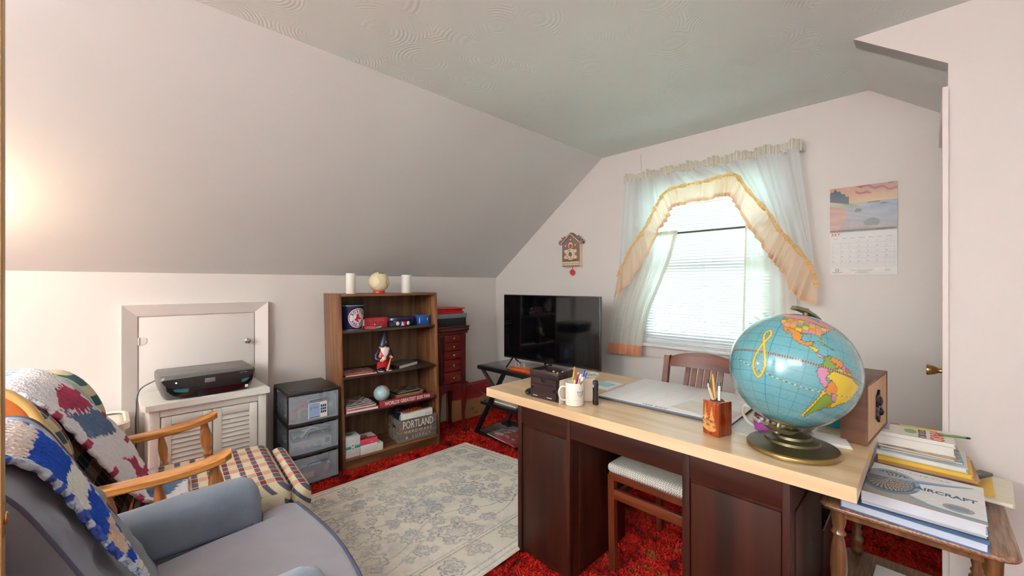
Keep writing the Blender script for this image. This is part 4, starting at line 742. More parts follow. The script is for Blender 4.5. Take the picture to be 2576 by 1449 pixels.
o = mesh_obj('crest_rail', MB().prism([(-.30, .62)] + [(-.30 + .60 * i / 14, .67 + .075 * math.sin(PI * i / 14)) for i in range(15)] + [(.30, .62)], -.145, -.115, 'y'), wood('crest_oak', (176, 124, 62), (212, 166, 98), 'x', .35, 3.), T); o.matrix_local = bt
o = mesh_obj('finial', MB().lathe([(.008, 0), (.008, .012), (.016, .020), (.020, .034), (.015, .048), (.003, .054)], 18, c=(.10, -.13, .725)), mat('finial_oak', (214, 164, 88), .3, coat=.4), T, smooth=60); o.matrix_local = bt
sp = MB()
for i in range(5): sp.cyl((-.2 + .1 * i, -.128, .05), (-.2 + .1 * i, -.128, .58), .009, n=8)
o = mesh_obj('back_spindle', sp, oaks, T); o.matrix_local = bt; o['kind'] = 'stuff'
# wooden side panel of the wing (near side) with a pale rounded edge
for sx in (1, -1):
    pn = [(q.x, q.y) for q in spline([(-.16, .16, 0), (.0, .24, 0), (.045, .36, 0), (.055, .48, 0), (.060, .57, 0), (.035, .645, 0), (-.02, .68, 0), (-.09, .695, 0), (-.17, .69, 0)] if sx > 0 else [(-.16, .16, 0), (-.11, .26, 0), (-.09, .38, 0), (-.085, .50, 0), (-.09, .59, 0), (-.11, .635, 0), (-.14, .655, 0), (-.17, .655, 0)], 5)] + [(-.17, .16)]
    o = mesh_obj('side_panel', MB().prism(pn, sx * .332, sx * .345, 'x'), panel_m, T); o.matrix_local = bt
    o2 = mesh_obj('panel_edge', MB().tube([(sx * .338, a, b) for a, b in pn[:-1]], .013, 10), mat('pale_oak_edge', (216, 172, 104), .3, coat=.4), o, smooth=60)
# arms and turned posts
def arm(sx):
    P = [(-.04, .618), (.08, .620), (.18, .626), (.28, .640), (.37, .668)]
    x_ = lambda y: sx * (.295 + .085 * max(0, y))
    secs = []
    for i, q in enumerate(spline([(x_(y), y, z) for y, z in P], 4)):
        u = i / 16; w_ = .026 + .014 * u - (.018 if i == 16 else 0) ; h_ = .0155
        secs.append([(q.x - w_, q.y, q.z - h_ * .6), (q.x - w_ * .8, q.y, q.z - h_), (q.x + w_ * .8, q.y, q.z - h_), (q.x + w_, q.y, q.z - h_ * .6), (q.x + w_, q.y, q.z + h_ * .6), (q.x + w_ * .8, q.y, q.z + h_), (q.x - w_ * .8, q.y, q.z + h_), (q.x - w_, q.y, q.z + h_ * .6)])
    mesh_obj('arm', MB().loft(secs), oakr, T, smooth=40)
PR = [(0, .013), (.10, .016), (.2, .020), (.34, .017), (.44, .012), (.47, .018), (.50, .018), (.53, .012), (.62, .019), (.76, .023), (.88, .018), (.96, .014), (1, .014)]
for sx in (1, -1):
    arm(sx)
    for y, k_ in ((.005, 1.05), (.145, .82), (.315, 1.15)):
        xx = sx * (.295 + .085 * max(0, y)); zt = .606 + .035 * (y / .4) ** 2
        mesh_obj('arm_post', MB().turned((xx - sx * .01, y + .03, .335), (xx, y, zt), [(t_, r * k_) for t_, r in PR]), oaks, T, smooth=60)
    mesh_obj('side_rail', MB().box(sx * .30 - .022, sx * .30 + .022, -.02, .50, .29, .335, .008), oakr, T)
    mesh_obj('base_runner', MB().box(sx * .27 - .025, sx * .27 + .025, -.10, .50, .0, .045, .012), oakr, T)
    mesh_obj('base_post', MB().turned((sx * .27, .05, .04), (sx * .27, .05, .30), PR).turned((sx * .27, .40, .04), (sx * .27, .40, .30), PR), oaks, T, smooth=60)
    mesh_obj('rail_end_ball', MB().sph((sx * .30, .515, .30), .017), oaks, T, smooth=60)
# crocheted throws: a strip that follows a side profile
def throw(name, label, cat, prof, xl, xr, col, M, parent_name='knit', thick=.012, nu=90, nv=260, curl=0.0, wave=.005):
    P = spline([(0, a, b) for a, b in prof], 12); 
    seg = [0]; 
    for i in range(1, len(P)): seg.append(seg[-1] + (P[i] - P[i - 1]).length)
    Ltot = seg[-1]
    def at(s):
        x = s * Ltot; i = min(max(0, int(np.searchsorted(seg, x)) - 1), len(P) - 2); f = (x - seg[i]) / max(1e-9, seg[i + 1] - seg[i]); q = P[i].lerp(P[i + 1], f); tn = (P[i + 1] - P[i]).normalized(); return q, Vector((0, -tn.z, tn.y)) * -1
    def fn(u, v):
        q, nrm = at(v); a = pl(xl, v)[0]; b = pl(xr, v)[0]; x = lerp(a, b, u)
        wv_ = wave * math.sin(u * 9 + v * 14) + .0022 * math.sin(u * nu * .8) * math.sin(v * nv * .5) - curl * (abs(u - .5) * 2) ** 6
        e = .0035 * math.sin(v * 150) if u in (0.0, 1.0) else 0
        return M @ (Vector((x + e, q.y, q.z)) + nrm * wv_)
    TT = thing(name, label, cat); mesh_obj(parent_name, MB().grid(fn, nu, nv, col=col), vmat('crochet_yarn', .95, bump=.5, bs=125, kind='voronoi', spec=.1), TT, smooth=70, solid=thick); return TT
def granny(u, v):
    v2 = v * 1.0; zz = .007 * (((u * 11) % 1) > .5) + .002 * math.sin(u * 40)
    s = v2 + zz - .10; R_, Bl, Wh, Dn = (168, 62, 92), (92, 116, 150), (232, 230, 238), (150, 166, 196)
    mix_ = [R_, Bl, Wh][int(hash2(int(u * 26), int(v * 70)) * 3)]
    if s < .30: return Dn if hash2(0, int(v * 90)) > .35 else (176, 188, 212)
    if s < .41: return Wh
    d = (s - .41 + (u - .5) * .10) / .285; k = int(d); f = d - k
    if u < .14 or u > .90: return Wh if int(v * 46) % 5 else R_
    if f < .26: return R_ if u < .62 + .1 * math.sin(v * 60) and u > .14 else Wh
    if f < .34: return mix_ if u < .8 else Wh
    if f < .66: return Bl if .10 < u < .80 + .08 * math.sin(v * 70) else Wh
    return Wh
back_prof = [(-.56, .60), (-.46, .84), (-.375, .97), (-.30, 1.0), (-.215, .985), (-.135, .90), (-.055, .77), (.025, .64), (.085, .54), (.14, .497), (.24, .488)]
# profile in rocker-local y,z ; x limits run wide over the back and narrow on the seat
throw('granny_blanket', 'crocheted throw of rose, denim and white blocks draped over the glider rocker', 'blanket', back_prof, [(-.19,), (-.19,), (-.18,), (-.18,), (-.20,), (-.24,), (-.27,), (-.27,), (-.22,), (-.12,), (-.03,)], [(.20,), (.20,), (.19,), (.18,), (.19,), (.21,), (.23,), (.22,), (.20,), (.20,), (.20,)], granny, RKm, wave=.006)
# ---------------------------------------------------------------- blue grey recliner, facing +y
vel = mat('grey_blue_velvet', (120, 127, 142), .85, var=.12, vs=7, bump=.3, bs=420, kind='noise', spec=.25, sheen=.35)
vel2 = mat('grey_mauve_velvet', (154, 148, 158), .85, var=.07, vs=5, bump=.15, bs=300, spec=.25, sheen=.4)
pipe = mat('piping_cord', (74, 78, 100), .8)
T = thing('recliner', 'blue-grey velvet recliner with piped cushions in the near left corner', 'armchair', (-1.52, 0, 0), 0)
def sect(pts, x, s, c=(0, .6), n=3):
    q = [(a.x, a.y) for a in spline([(p_[0], p_[1], 0) for p_ in pts + [pts[0]]], n)][:-1]
    return [(x, c[0] + (y - c[0]) * s, c[1] + (z - c[1]) * s) for y, z in q]
# back: front bulge, rounded top
bpf = [(.13, .36), (.115, .44), (.05, .57), (-.012, .70), (-.075, .835), (-.13, .94), (-.178, .985), (-.24, .98), (-.27, .91), (-.22, .74), (-.15, .50), (-.10, .30)]
nS = 40; secs = []
def bsec(x, s, bulge):
    q = [(a.x, a.y) for a in spline([(p_[0], p_[1], 0) for p_ in bpf + [bpf[0]]], 6)][:-1]; out = []
    for i, (y, z) in enumerate(q):
        c = (-.05, .68); yy = c[0] + (y - c[0]) * s; zz = c[1] + (z - c[1]) * (1 - (1 - s) * .45)
        if i < 42:
            wr = bulge * (.007 * math.sin(z * 62 + math.sin(x * 9) * 2 + x * 16) + .007 * math.sin(z * 37 - x * 22 + 1)) * max(0, math.sin(PI * min(1, max(0, (z - .42) / .58))))
            yy += .012 * bulge * math.sin(PI * min(1, max(0, (z - .40) / .62))) + wr
        out.append((x, yy, zz))
    return out
for i in range(nS + 1):
    u = i / nS; x = lerp(-.275, .305, u); e = min(u, 1 - u) * 2
    secs.append(bsec(x, .90 + .10 * min(1, e * 6) ** .5, min(1, e * 4) ** .6))
mesh_obj('back_cushion', MB().loft(secs), vel, T, smooth=70)
q = [(a.x, a.y) for a in spline([(p_[0], p_[1], 0) for p_ in bpf[1:9]], 6)]
for x in (-.270, .300): mesh_obj('piping', MB().tube([(x, -.05 + (y + .05) * .93, .68 + (z - .68) * .965) for y, z in q], .0055, 8), pipe, T, smooth=60)
mesh_obj('back_shell', MB().prism([(.02, .10), (.06, .36), (-.06, .60), (-.19, .97), (-.27, .99), (-.285, .90), (-.21, .45), (-.16, .10)], -.30, .33, 'x'), vel, T)
# seat with T-shaped front
st = []
def seat_front(x): return .545 + .03 * math.sin((x + .4) * 4.5)
nx = 40; sc = []
for i in range(nx + 1):
    x = lerp(-.385, .415, i / nx); inner = -.265 < x < .295; e = min(1, min(i, nx - i) / 3.0) ** .5
    yb = .12 if inner else .435; yf = seat_front(x) + .02 * e; zt = .405 + .048 * e + .006 * math.sin(x * 8)
    sc.append([(x, yb, zt - .015), (x, lerp(yb, yf, .35), zt), (x, lerp(yb, yf, .75), zt), (x, yf - .028, zt - .003), (x, yf - .008, zt - .012), (x, yf, zt - .03), (x, yf - .005, zt - .07), (x, yf - .03, zt - .12), (x, yb, zt - .13)])
mesh_obj('seat_cushion', MB().loft(sc), vel2, T, smooth=60)
mesh_obj('piping', MB().tube([(a[0], a[1] + .002, a[2] + .002) for a in [s_[4] for s_ in sc]], .0058, 8), pipe, T, smooth=60)
for sx, xc in ((-1, -.352), (1, .372)):
    w_ = .085; secs = []
    prof = [(-w_, .10), (-w_, .45), (-w_ * 1.02, .535), (-w_ * .85, .572), (-w_ * .4, .590), (0, .596), (w_ * .4, .590), (w_ * .85, .572), (w_ * 1.02, .530), (w_, .45), (w_, .10)]
    for y, s, dz in ((-.12, 1, -.02), (0, 1, -.012), (.15, 1, -.004), (.30, 1, 0), (.38, .99, 0), (.412, .93, -.006), (.428, .80, -.02), (.432, .6, -.05)):
        secs.append([(xc + px_ * s, y, .10 + (pz_ - .10) * (1 - (1 - s) * .25) + dz * (pz_ > .3)) for px_, pz_ in prof])
    mesh_obj('arm', MB().loft(secs), vel, T, smooth=60)
    mesh_obj('piping', MB().tube([(xc - sx * (w_ + .002), y, .444) for y in (.06, .2, .3, .38)] + [(xc - sx * (w_ * .6), .432, .446), (xc, .440, .446)], .0052, 8), pipe, T, smooth=60)
mesh_obj('base', MB().box(-.42, .44, -.10, .40, .07, .36, .02), vel, T); mesh_obj('footrest_panel', MB().box(-.36, .39, .40, .545, .09, .335, .03, 3), vel2, T, smooth=60)
mesh_obj('mechanism_foot', MB().box(-.36, -.30, -.08, .40, 0, .07, .005).box(.32, .38, -.08, .40, 0, .07, .005), black_pl, T)
def stripe(u, v):
    zz = .003 * math.sin(u * 30) + .006 * (((u * 12) % 1) > .5); s = v + zz
    Bl, Cr, Tn, Ib = (36, 74, 176), (228, 230, 226), (216, 190, 168), (206, 214, 224)
    if u < .05 or u > .93: return (70, 92, 178) if hash2(1, int(v * 60)) > .55 else (196, 208, 228)
    if s < .54: return (222, 204, 196) if hash2(3, int(v * 60)) > .2 else (206, 190, 186)
    if s < .655: return Bl
    if s < .735: return Cr
    if s < .82: return Bl
    if s < .90: return Tn
    if s < .93: return Bl
    return Cr
rp = [(-.32, .68), (-.31, .86), (-.285, .96), (-.235, 1.005), (-.165, 1.005), (-.105, .955), (-.045, .85), (.0, .765), (.045, .68), (.07, .62)]
throw('striped_throw', 'crocheted throw in cobalt, cream and blush blocks hanging over the recliner back', 'blanket', rp, [(-.15,), (-.15,), (-.15,), (-.14,), (-.12,), (-.08,), (-.03,), (.03,), (.10,), (.14,)], [(.33,), (.33,), (.32,), (.29,), (.24,), (.20,), (.19,), (.20,), (.20,), (.18,)], stripe, Matrix.Translation((-1.52, 0, 0)), wave=.003)
# ================================================================ WINDOW DRESSING
def cloth(name, col, transp=.12, transl=.55, glow=None):
    m = bpy.data.materials.new(name); m.use_nodes = True; t = m.node_tree; L = t.links; t.nodes.remove(t.nodes['Principled BSDF'])
    tc = nd(t, 'ShaderNodeTexCoord'); n = nd(t, 'ShaderNodeTexNoise'); n.inputs['Scale'].default_value = 500; L.new(tc.outputs['Object'], n.inputs[0])
    cr = nd(t, 'ShaderNodeValToRGB'); e = cr.color_ramp.elements; e[0].color = tuple(x * .9 for x in lin(col)[:3]) + (1,); e[1].color = lin(col); L.new(n.outputs[0], cr.inputs[0])
    df = nd(t, 'ShaderNodeBsdfDiffuse'); tr_ = nd(t, 'ShaderNodeBsdfTranslucent'); tp = nd(t, 'ShaderNodeBsdfTransparent')
    L.new(cr.outputs[0], df.inputs[0]); L.new(cr.outputs[0], tr_.inputs[0])
    a = nd(t, 'ShaderNodeMixShader'); a.inputs[0].default_value = transl; L.new(df.outputs[0], a.inputs[1]); L.new(tr_.outputs[0], a.inputs[2])
    b = nd(t, 'ShaderNodeMixShader'); b.inputs[0].default_value = transp; L.new(a.outputs[0], b.inputs[1]); L.new(tp.outputs[0], b.inputs[2]); L.new(b.outputs[0], t.nodes['Material Output'].inputs[0]); return m
sheer = cloth('sheer_voile', (246, 252, 253), .20, .5); voile = cloth('cafe_voile', (252, 252, 246), .34, .5); header = cloth('header_voile', (232, 228, 214), .02, .25)
peach = cloth('peach_ruffle', (252, 228, 204), .16, .5); orange = cloth('amber_binding', (244, 208, 150), .08, .5)
# mini blind, each slat its own part
T = thing('window_blind', 'white horizontal mini blind lowered over the window', 'blind', (-1.128, 3.022, .0))
bl_m = cloth('blind_white', (240, 243, 244), .0, .045)
mesh_obj('head_rail', MB().box(-.45, .45, -.012, .012, 2.066, 2.092, .002), win_w, T)
mesh_obj('bottom_rail', MB().box(-.45, .45, -.010, .010, .905, .916, .003), win_w, T)
first = None; zz = .930
while zz < 2.06:
    if first is None:
        s_ = MB().loft([[(x, y, z) for y, z in ((-.0125, -.001), (-.006, .0012), (0, .002), (.006, .0012), (.0125, -.001), (.006, .0006), (0, .0014), (-.006, .0006))] for x in (-.45, .45)])
        first = mesh_obj('slat', s_, bl_m, T, loc=(0, 0, zz), rot=(math.radians(-56), 0, 0))
    else: c = first.copy(); C.objects.link(c); c.location = (0, 0, zz)
    zz += .0212
for x in (-.33, 0, .33): mesh_obj('ladder_cord', MB().box(x - .0008, x + .0008, -.0135, -.0125, .91, 2.07), white_pl, T)
mesh_obj('pull_cord', MB().cyl((.02, -.016, 2.06), (.02, -.016, .905), .0012, n=6).lathe([(.002, 0), (.006, .004), (.003, .022)], 10, c=(.02, -.016, .885)), white_pl, T)
mesh_obj('tilt_wand', MB().cyl((-.36, -.018, 2.05), (-.372, -.03, 1.26), .003, n=6), mat('wand_grey', (176, 174, 166), .4), T)
# rods
o = mesh_obj('curtain_rod', MB().cyl((-1.70, 2.965, 2.168), (-.535, 2.965, 2.168), .008, n=12).cyl((-1.70, 2.965, 2.168), (-1.70, 3.05, 2.168), .007, n=10).cyl((-.535, 2.965, 2.168), (-.535, 3.05, 2.168), .007, n=10), mat('rod_white', (200, 192, 180), .4)); tag(o, 'white curtain rod carrying the ruffled valance over the window', 'curtain rod')
o = mesh_obj('cafe_rod', MB().cyl((-1.62, 3.0, 1.728), (-.63, 3.0, 1.728), .006, n=12), mat('rod_bronze', (74, 60, 44), .35, .6)); tag(o, 'thin dark brass cafe rod across the middle of the window', 'curtain rod')
# swag valance
up = [(-1.744, 1.411), (-1.624, 1.63), (-1.497, 1.799), (-1.421, 1.936), (-1.335, 2.035), (-1.20, 2.052), (-1.074, 2.056), (-.971, 2.068), (-.88, 2.062), (-.802, 1.946), (-.69, 1.79), (-.64, 1.69), (-.564, 1.59), (-.481, 1.46), (-.445, 1.33)]
lo = [(-1.775, 1.245), (-1.585, 1.42), (-1.45, 1.645), (-1.345, 1.80), (-1.285, 1.895), (-1.18, 1.918), (-1.074, 1.921), (-.975, 1.930), (-.905, 1.92), (-.852, 1.815), (-.775, 1.675), (-.70, 1.545), (-.62, 1.42), (-.535, 1.27), (-.448, 1.225)]
upS = [(q.x, q.y) for q in spline([(a, b, 0) for a, b in up], 10)]; loS = [(q.x, q.y) for q in spline([(a, b, 0) for a, b in lo], 10)]
T = thing('window_valance', 'sheer white swag valance with an amber ruffle arching over the window', 'valance')
def swag(u, v):
    bx, bz = pl(upS, u); tx = lerp(-1.695, -.54, u) ; x = lerp(tx, bx, v ** (1.0)); z = lerp(2.165, bz, v)
    fold = (.012 + .010 * v) * math.sin(tx * 46 + .9 * math.sin(tx * 13)) + .006 * math.sin(tx * 110); return (x, 2.952 + fold - .012 * v, z)
mesh_obj('swag', MB().grid(swag, 190, 26), sheer, T, smooth=80)
def head(u, v):
    x = lerp(-1.71, -.525, u); a = u * 230 + 2 * math.sin(u * 31); return (x, 2.953 + (.007 + .013 * abs(v - .3)) * math.sin(a), 2.153 + .066 * v + (.010 * math.sin(u * 47) + .006 * math.sin(u * 120)) * max(0, v - .4) * 1.6)
mesh_obj('header_ruffle', MB().grid(head, 420, 7), header, T, smooth=80)
def ruf(u, v):
    ax, az = pl(upS, u); bx, bz = pl(loS, u); s = math.floor(u * 17) ; j = .018 * (hash2(s, 1) - .5)
    a = u * 190 + 5 * math.sin(u * 23) + 2 * math.sin(u * 61); tri = 2 / PI * math.asin(.98 * math.sin(a)); y = 2.922 - .018 * v + (.010 + .012 * v) * tri + .014 * v * math.sin(u * 60)
    return (lerp(ax, bx, v * (1 + j)) + .004 * v * math.cos(a), y, lerp(az, bz, v * (1 + j)))
mesh_obj('peach_ruffle', MB().grid(ruf, 460, 9), peach, T, smooth=80, label='gathered peach voile ruffle')
def ruf2(u, v):
    q = ruf(u, .83 + .17 * v); return (q[0], q[1] - .0015, q[2])
mesh_obj('ruffle_hem', MB().grid(ruf2, 460, 3), cloth('peach_hem', (248, 214, 184), .10, .5), T, smooth=80)
def bind(u, v):
    ax, az = pl(upS, u); i = min(int(u * (len(upS) - 1)), len(upS) - 2); dx, dz = upS[i + 1][0] - upS[i][0], upS[i + 1][1] - upS[i][1]; l_ = math.hypot(dx, dz) or 1; nx_, nz_ = -dz / l_, dx / l_
    a = u * 420; w_ = .0125 + .003 * math.sin(u * 130); k_ = (v - .5) * 2; return (ax + nx_ * w_ * k_ * 1.0, 2.918 - .008 * (1 - k_ * k_) + .004 * math.sin(a), az + nz_ * w_ * k_)
mesh_obj('ruffle_binding', MB().grid(bind, 700, 6), orange, T, smooth=80, label='narrow amber gathered binding')
# cafe panels
def panel(name, label, oz, iz, z0, z1, hemcol, flowers, dens):
    T = thing(name, label, 'curtain')
    def fn(u, v):
        z = lerp(z0, z1, v); a = pl(oz, 1 - v)[0]; b = pl(iz, 1 - v)[0]; x = lerp(a, b, u); gather = 1
        return (x, 2.978 + (.012 + .006 * (1 - v)) * math.sin(u * dens + 1.5 * math.sin(u * 5) + .6 * v) - .03 * (1 - v), z)
    mesh_obj('panel', MB().grid(fn, 110, 40), voile, T, smooth=80)
    mesh_obj('heading', MB().grid(lambda u, v: tuple(Vector(fn(u, .975 + .025 * v)) + Vector((0, -.004, 0))), 110, 3), header, T, smooth=80)
    mesh_obj('side_hem', MB().grid(lambda u, v: tuple(Vector(fn(.955 + .045 * u, v)) + Vector((0, -.003, 0))), 4, 40), header, T, smooth=80)
    if hemcol: mesh_obj('peach_hem', MB().grid(lambda u, v: tuple(Vector(fn(u, .085 * v)) + Vector((0, -.005, 0))), 110, 5), hemcol, T, smooth=80)
    fm_ = MB()
    for (cx_, cz_, s_) in flowers:
        for k in range(6):
            a = math.radians(20 + k * 28); pts = [Vector((cx_ + s_ * r_ * math.cos(a + r_ * .5), 2.935, cz_ + s_ * r_ * math.sin(a + r_ * .5))) for r_ in (0, .3, .6, .9, 1.0)]; fm_.tube(pts, .0016, 4)
            fm_.tube([pts[-1], pts[-1] + Vector((.012, 0, .004)), pts[2]], .0014, 4)
    if flowers: mesh_obj('embroidered_flower', fm_, mat('embroidery_green', (206, 216, 208), .8), T)['kind'] = 'stuff'
panel('cafe_curtain', 'left sheer cafe curtain with a peach hem, pulled aside', [(-1.70,), (-1.73,), (-1.775,), (-1.82,), (-1.845,), (-1.85,)], [(-1.287,), (-1.335,), (-1.41,), (-1.49,), (-1.545,), (-1.565,)], .79, 1.745, cloth('peach_band', (240, 176, 140), .04, .4), [(-1.70, 1.0, .11)], 40)
panel('cafe_curtain', 'right sheer cafe curtain with embroidered flowers behind the big globe', [(-.60,), (-.58,), (-.56,), (-.55,), (-.545,), (-.54,)], [(-.839,), (-.842,), (-.846,), (-.85,), (-.853,), (-.853,)], .80, 1.745, None, [(-.70, 1.06, .11), (-.76, 1.0, .08)], 22)
# ================================================================ ON THE WALLS
# calendar
T = thing('wall_calendar', 'spiral bound July wall calendar with a seaside sunset picture', 'calendar', (-.403, 3.046, 1.402))
W = .291; 
def seaside(u, v):
    y = v; n = math.sin(u * 17 + y * 31) * .5 + .5; h1 = .60 - .06 * u
    if u < .30 and y > .60 + (.30 - u) * .3 and y < .97 - abs(u - .09) * 1.0 + .02 * math.sin(u * 90): return (30 + 20 * n, 62 + 12 * n, 92)
    if y > .62: 
        if y > .80 and math.sin(u * 12 + y * 40 + math.sin(u * 30)) > .45 and u > .4: return (176, 92, 76)
        k = (y - .62) / .38; return (232 - 40 * k * u, 190 - 40 * k, 140 - 20 * k * (1 - u))
    if y > .54 and u < .62 - (y - .54) * 3: return (176, 180, 138) if n > .3 else (150, 160, 120)
    if y > .58 and .58 < u < .76: return (122, 108, 100)
    for cx_, cy_, a, b in ((.44, .44, .055, .045), (.64, .15, .12, .10), (.82, .55, .06, .015)):
        if ((u - cx_) / a) ** 2 + ((y - cy_) / b) ** 2 < 1 and y > cy_ - b * .7: return (92, 84, 88)
    wv_ = .7 + .3 * math.sin(y * 47 + u * 9 + 3 * math.sin(u * 7 + y * 9))
    r = (206, 138, 108) if (u < .30 - abs(y - .35) * .5) else None
    if r: return tuple(c * (.8 + .2 * wv_) for c in r)
    b_ = np.array((186, 172, 176)) * (1 - u * .55) + np.array((120, 158, 190)) * u * .55; d_ = np.array((150, 110, 100)); k = max(0, .35 - y) * 2.2
    return tuple(b_ * (1 - k) * (.88 + .14 * wv_) + d_ * k)
mesh_obj('backing_sheet', MB().box(0, W, -.002, .002, 0, .505, .0005), paper_w, T)
mesh_obj('picture', MB().grid(lambda u, v: (W * u, -.0028 - .002 * math.sin(PI * v), .258 + .250 * v), 150, 120, col=lambda u, v: tuple(q_ * .80 for q_ in seaside(u, v))), vmat('glossy_print', .35, bs=90), T, smooth=80)
pg = mesh_obj('month_page', MB().box(0, W, -.0045, -.0022, .043, .252, .0003), mat('calendar_paper', (228, 226, 226), .6, var=.01), T)
gm = MB()
for r in range(6): gm.box(.010, W - .012, -.0049, -.0045, .070 + r * .0285 - .0003, .070 + r * .0285 + .0003) if r < 5 else None
for c_ in range(8): gm.box(.010 + c_ * .0385, .0105 + c_ * .0385, -.0048, -.0045, .060, .190)
mesh_obj('grid_lines', gm, mat('faint_line', (178, 176, 178), .6), pg)
text(pg, 'JULY', (.027, -.005, .236), FR, .019, mat('july_orange', (190, 104, 62), .6), off=.0004)
num = mat('numeral_grey', (120, 116, 118), .6)
for d_ in range(1, 32):
    c_ = (d_ + 2) % 7; r = (d_ + 2) // 7; text(pg, str(d_), (.017 + c_ * .0385, -.005, .206 - r * .0285 - .012), FR, .008, num, name='numeral')
for i, s_ in enumerate(('SUNDAY', 'MONDAY', 'TUESDAY', 'WEDNESDAY', 'THURSDAY', 'FRIDAY', 'SATURDAY')): text(pg, s_, (.028 + i * .0385, -.005, .213), FR, .005, num)
mesh_obj('footer_strip', MB().box(.31 * W, .66 * W, -.0024, -.002, .030, .031).box(.34 * W, .64 * W, -.0024, -.002, .024, .025).box(.42 * W, .58 * W, -.0024, -.002, .017, .0185).box(.38 * W, .60 * W, -.0024, -.002, .011, .012).box(.04 * W, .20 * W, -.0024, -.002, .016, .018), grey_ink, T)
mesh_obj('footer_emblem', MB().lathe([(.006, 0), (.008, 0), (.008, .0005), (.006, .0005)], 16, cap=False, m=Matrix.Translation((.033, -.002, .030)) @ Matrix.Rotation(PI / 2, 4, 'X')), ink, T)
text(T, 'NCUA', (.252, -.0026, .027), FR, .008, grey_ink)
sp = MB()
for i in range(70): sp.cyl((.003 + i * .0041, -.005, .2485), (.003 + i * .0041, -.005, .2605), .0009, n=5)
mesh_obj('spiral_binding', sp, mat('wire_dark', (60, 50, 56), .4, .6), T)['kind'] = 'stuff'
mesh_obj('hanging_pin', MB().sph((W * .48, -.006, .497), .0025), ink, T)
# cuckoo clock
T = thing('cuckoo_clock', 'small carved brown and cream cuckoo clock with a red leaf pendulum', 'clock', (-2.278, 3.05, 1.51))
brn = mat('clock_brown', (128, 100, 92), .6, var=.1, vs=60); crm = mat('clock_cream', (226, 206, 170), .6, var=.05)
mesh_obj('case', MB().prism([(-.098, 0), (.098, 0), (.098, .215), (0, .292), (-.098, .215)], -.042, 0, 'y'), crm, T)
mesh_obj('front_board', MB().prism([(-.096, .003), (.096, .003), (.096, .213), (0, .288), (-.096, .213)], -.047, -.042, 'y'), brn, T)
mesh_obj('roof_board', MB().prism([(-.118, .205), (0, .298), (.118, .205), (.124, .214), (0, .310), (-.124, .214)], -.052, 0, 'y'), brn, T)
mesh_obj('roof_trim', MB().prism([(-.110, .206), (0, .292), (.110, .206), (.112, .212), (0, .300), (-.112, .212)], -.0535, -.050, 'y'), crm, T)
def leafy(cx_, cz_, s_, n=9, rot=0): return [(cx_ + s_ * (1 + .28 * math.cos(n * a)) * math.cos(a + rot), cz_ + s_ * (1 + .28 * math.cos(n * a)) * math.sin(a + rot) * .9) for a in [2 * PI * i / 36 for i in range(36)]]
for sx in (-1, 1): mesh_obj('gable_carving', MB().prism(leafy(sx * .078, .252, .024, 5), -.050, -.040, 'y').prism(leafy(sx * .116, .224, .020, 7), -.051, -.038, 'y'), brn, T)
dial = mesh_obj('dial', MB().lathe([(.052, 0), (.052, .004)], 36, m=Matrix.Translation((0, -.047, .112)) @ Matrix.Rotation(PI / 2, 4, 'X')), crm, T)
for sx in (-1, 1): mesh_obj('scroll', MB().prism(leafy(sx * .052, .139, .018, 6), -.050, -.046, 'y').prism(leafy(sx * .054, .085, .018, 6), -.050, -.046, 'y'), crm, T)
mesh_obj('dial_center', MB().lathe([(.020, 0), (.020, .001)], 24, m=Matrix.Translation((0, -.0515, .112)) @ Matrix.Rotation(PI / 2, 4, 'X')), brn, dial)
RN = ('I', 'II', 'III', 'IV', 'V', 'VI', 'VII', 'VIII', 'IX', 'X', 'XI', 'XII')
for i, s_ in enumerate(RN): a = PI / 2 - (i + 1) * PI / 6; text(dial, s_, (.040 * math.cos(a), -.0515, .112 + .040 * math.sin(a)), FR, .012, mat('clock_numeral', (84, 68, 60), .6), name='numeral')
for L_, a, w_ in ((.046, math.radians(108), .0016), (.042, math.radians(-72), .0012)): mesh_obj('clock_hand', MB().box(-w_, w_, -.0545, -.0535, -.004, L_, m=Matrix.Translation((0, 0, .112)) @ Matrix.Rotation(PI / 2 - a, 4, 'Y')), ink, dial)
mesh_obj('cuckoo_door', MB().prism([(-.022, .172)] + [(.022 * math.cos(PI - PI * i / 10), .198 + .022 * math.sin(PI * i / 10)) for i in range(11)] + [(.022, .172)], -.050, -.046, 'y'), crm, T)
mesh_obj('cuckoo_bird', MB().sph((.003, -.054, .188), .013, sy=.7, sz=1.3), mat('clock_red', (200, 44, 40), .5), T, smooth=60)
mesh_obj('blossom', MB().prism(leafy(-.055, .190, .008, 5), -.049, -.046, 'y').prism(leafy(.052, .194, .008, 5), -.049, -.046, 'y').prism(leafy(0, .246, .008, 5), -.049, -.046, 'y'), crm, T)
mesh_obj('balcony_rail', MB().box(-.096, .096, -.052, -.046, .012, .044), crm, T)
bb = MB()
for i in range(12): bb.box(-.086 + i * .0155, -.081 + i * .0155, -.053, -.0515, .018, .036)
mesh_obj('baluster_slot', bb, brn, T)
mesh_obj('pendulum', MB().cyl((0, -.02, 0), (0, -.02, -.028), .003, n=6).prism([(0, -.085), (.010, -.070), (.026, -.066), (.022, -.055), (.033, -.045), (.020, -.038), (.014, -.024), (0, -.030), (-.014, -.024), (-.020, -.038), (-.033, -.045), (-.022, -.055), (-.026, -.066), (-.010, -.070)], -.024, -.018, 'y'), MATS['clock_red'], T)
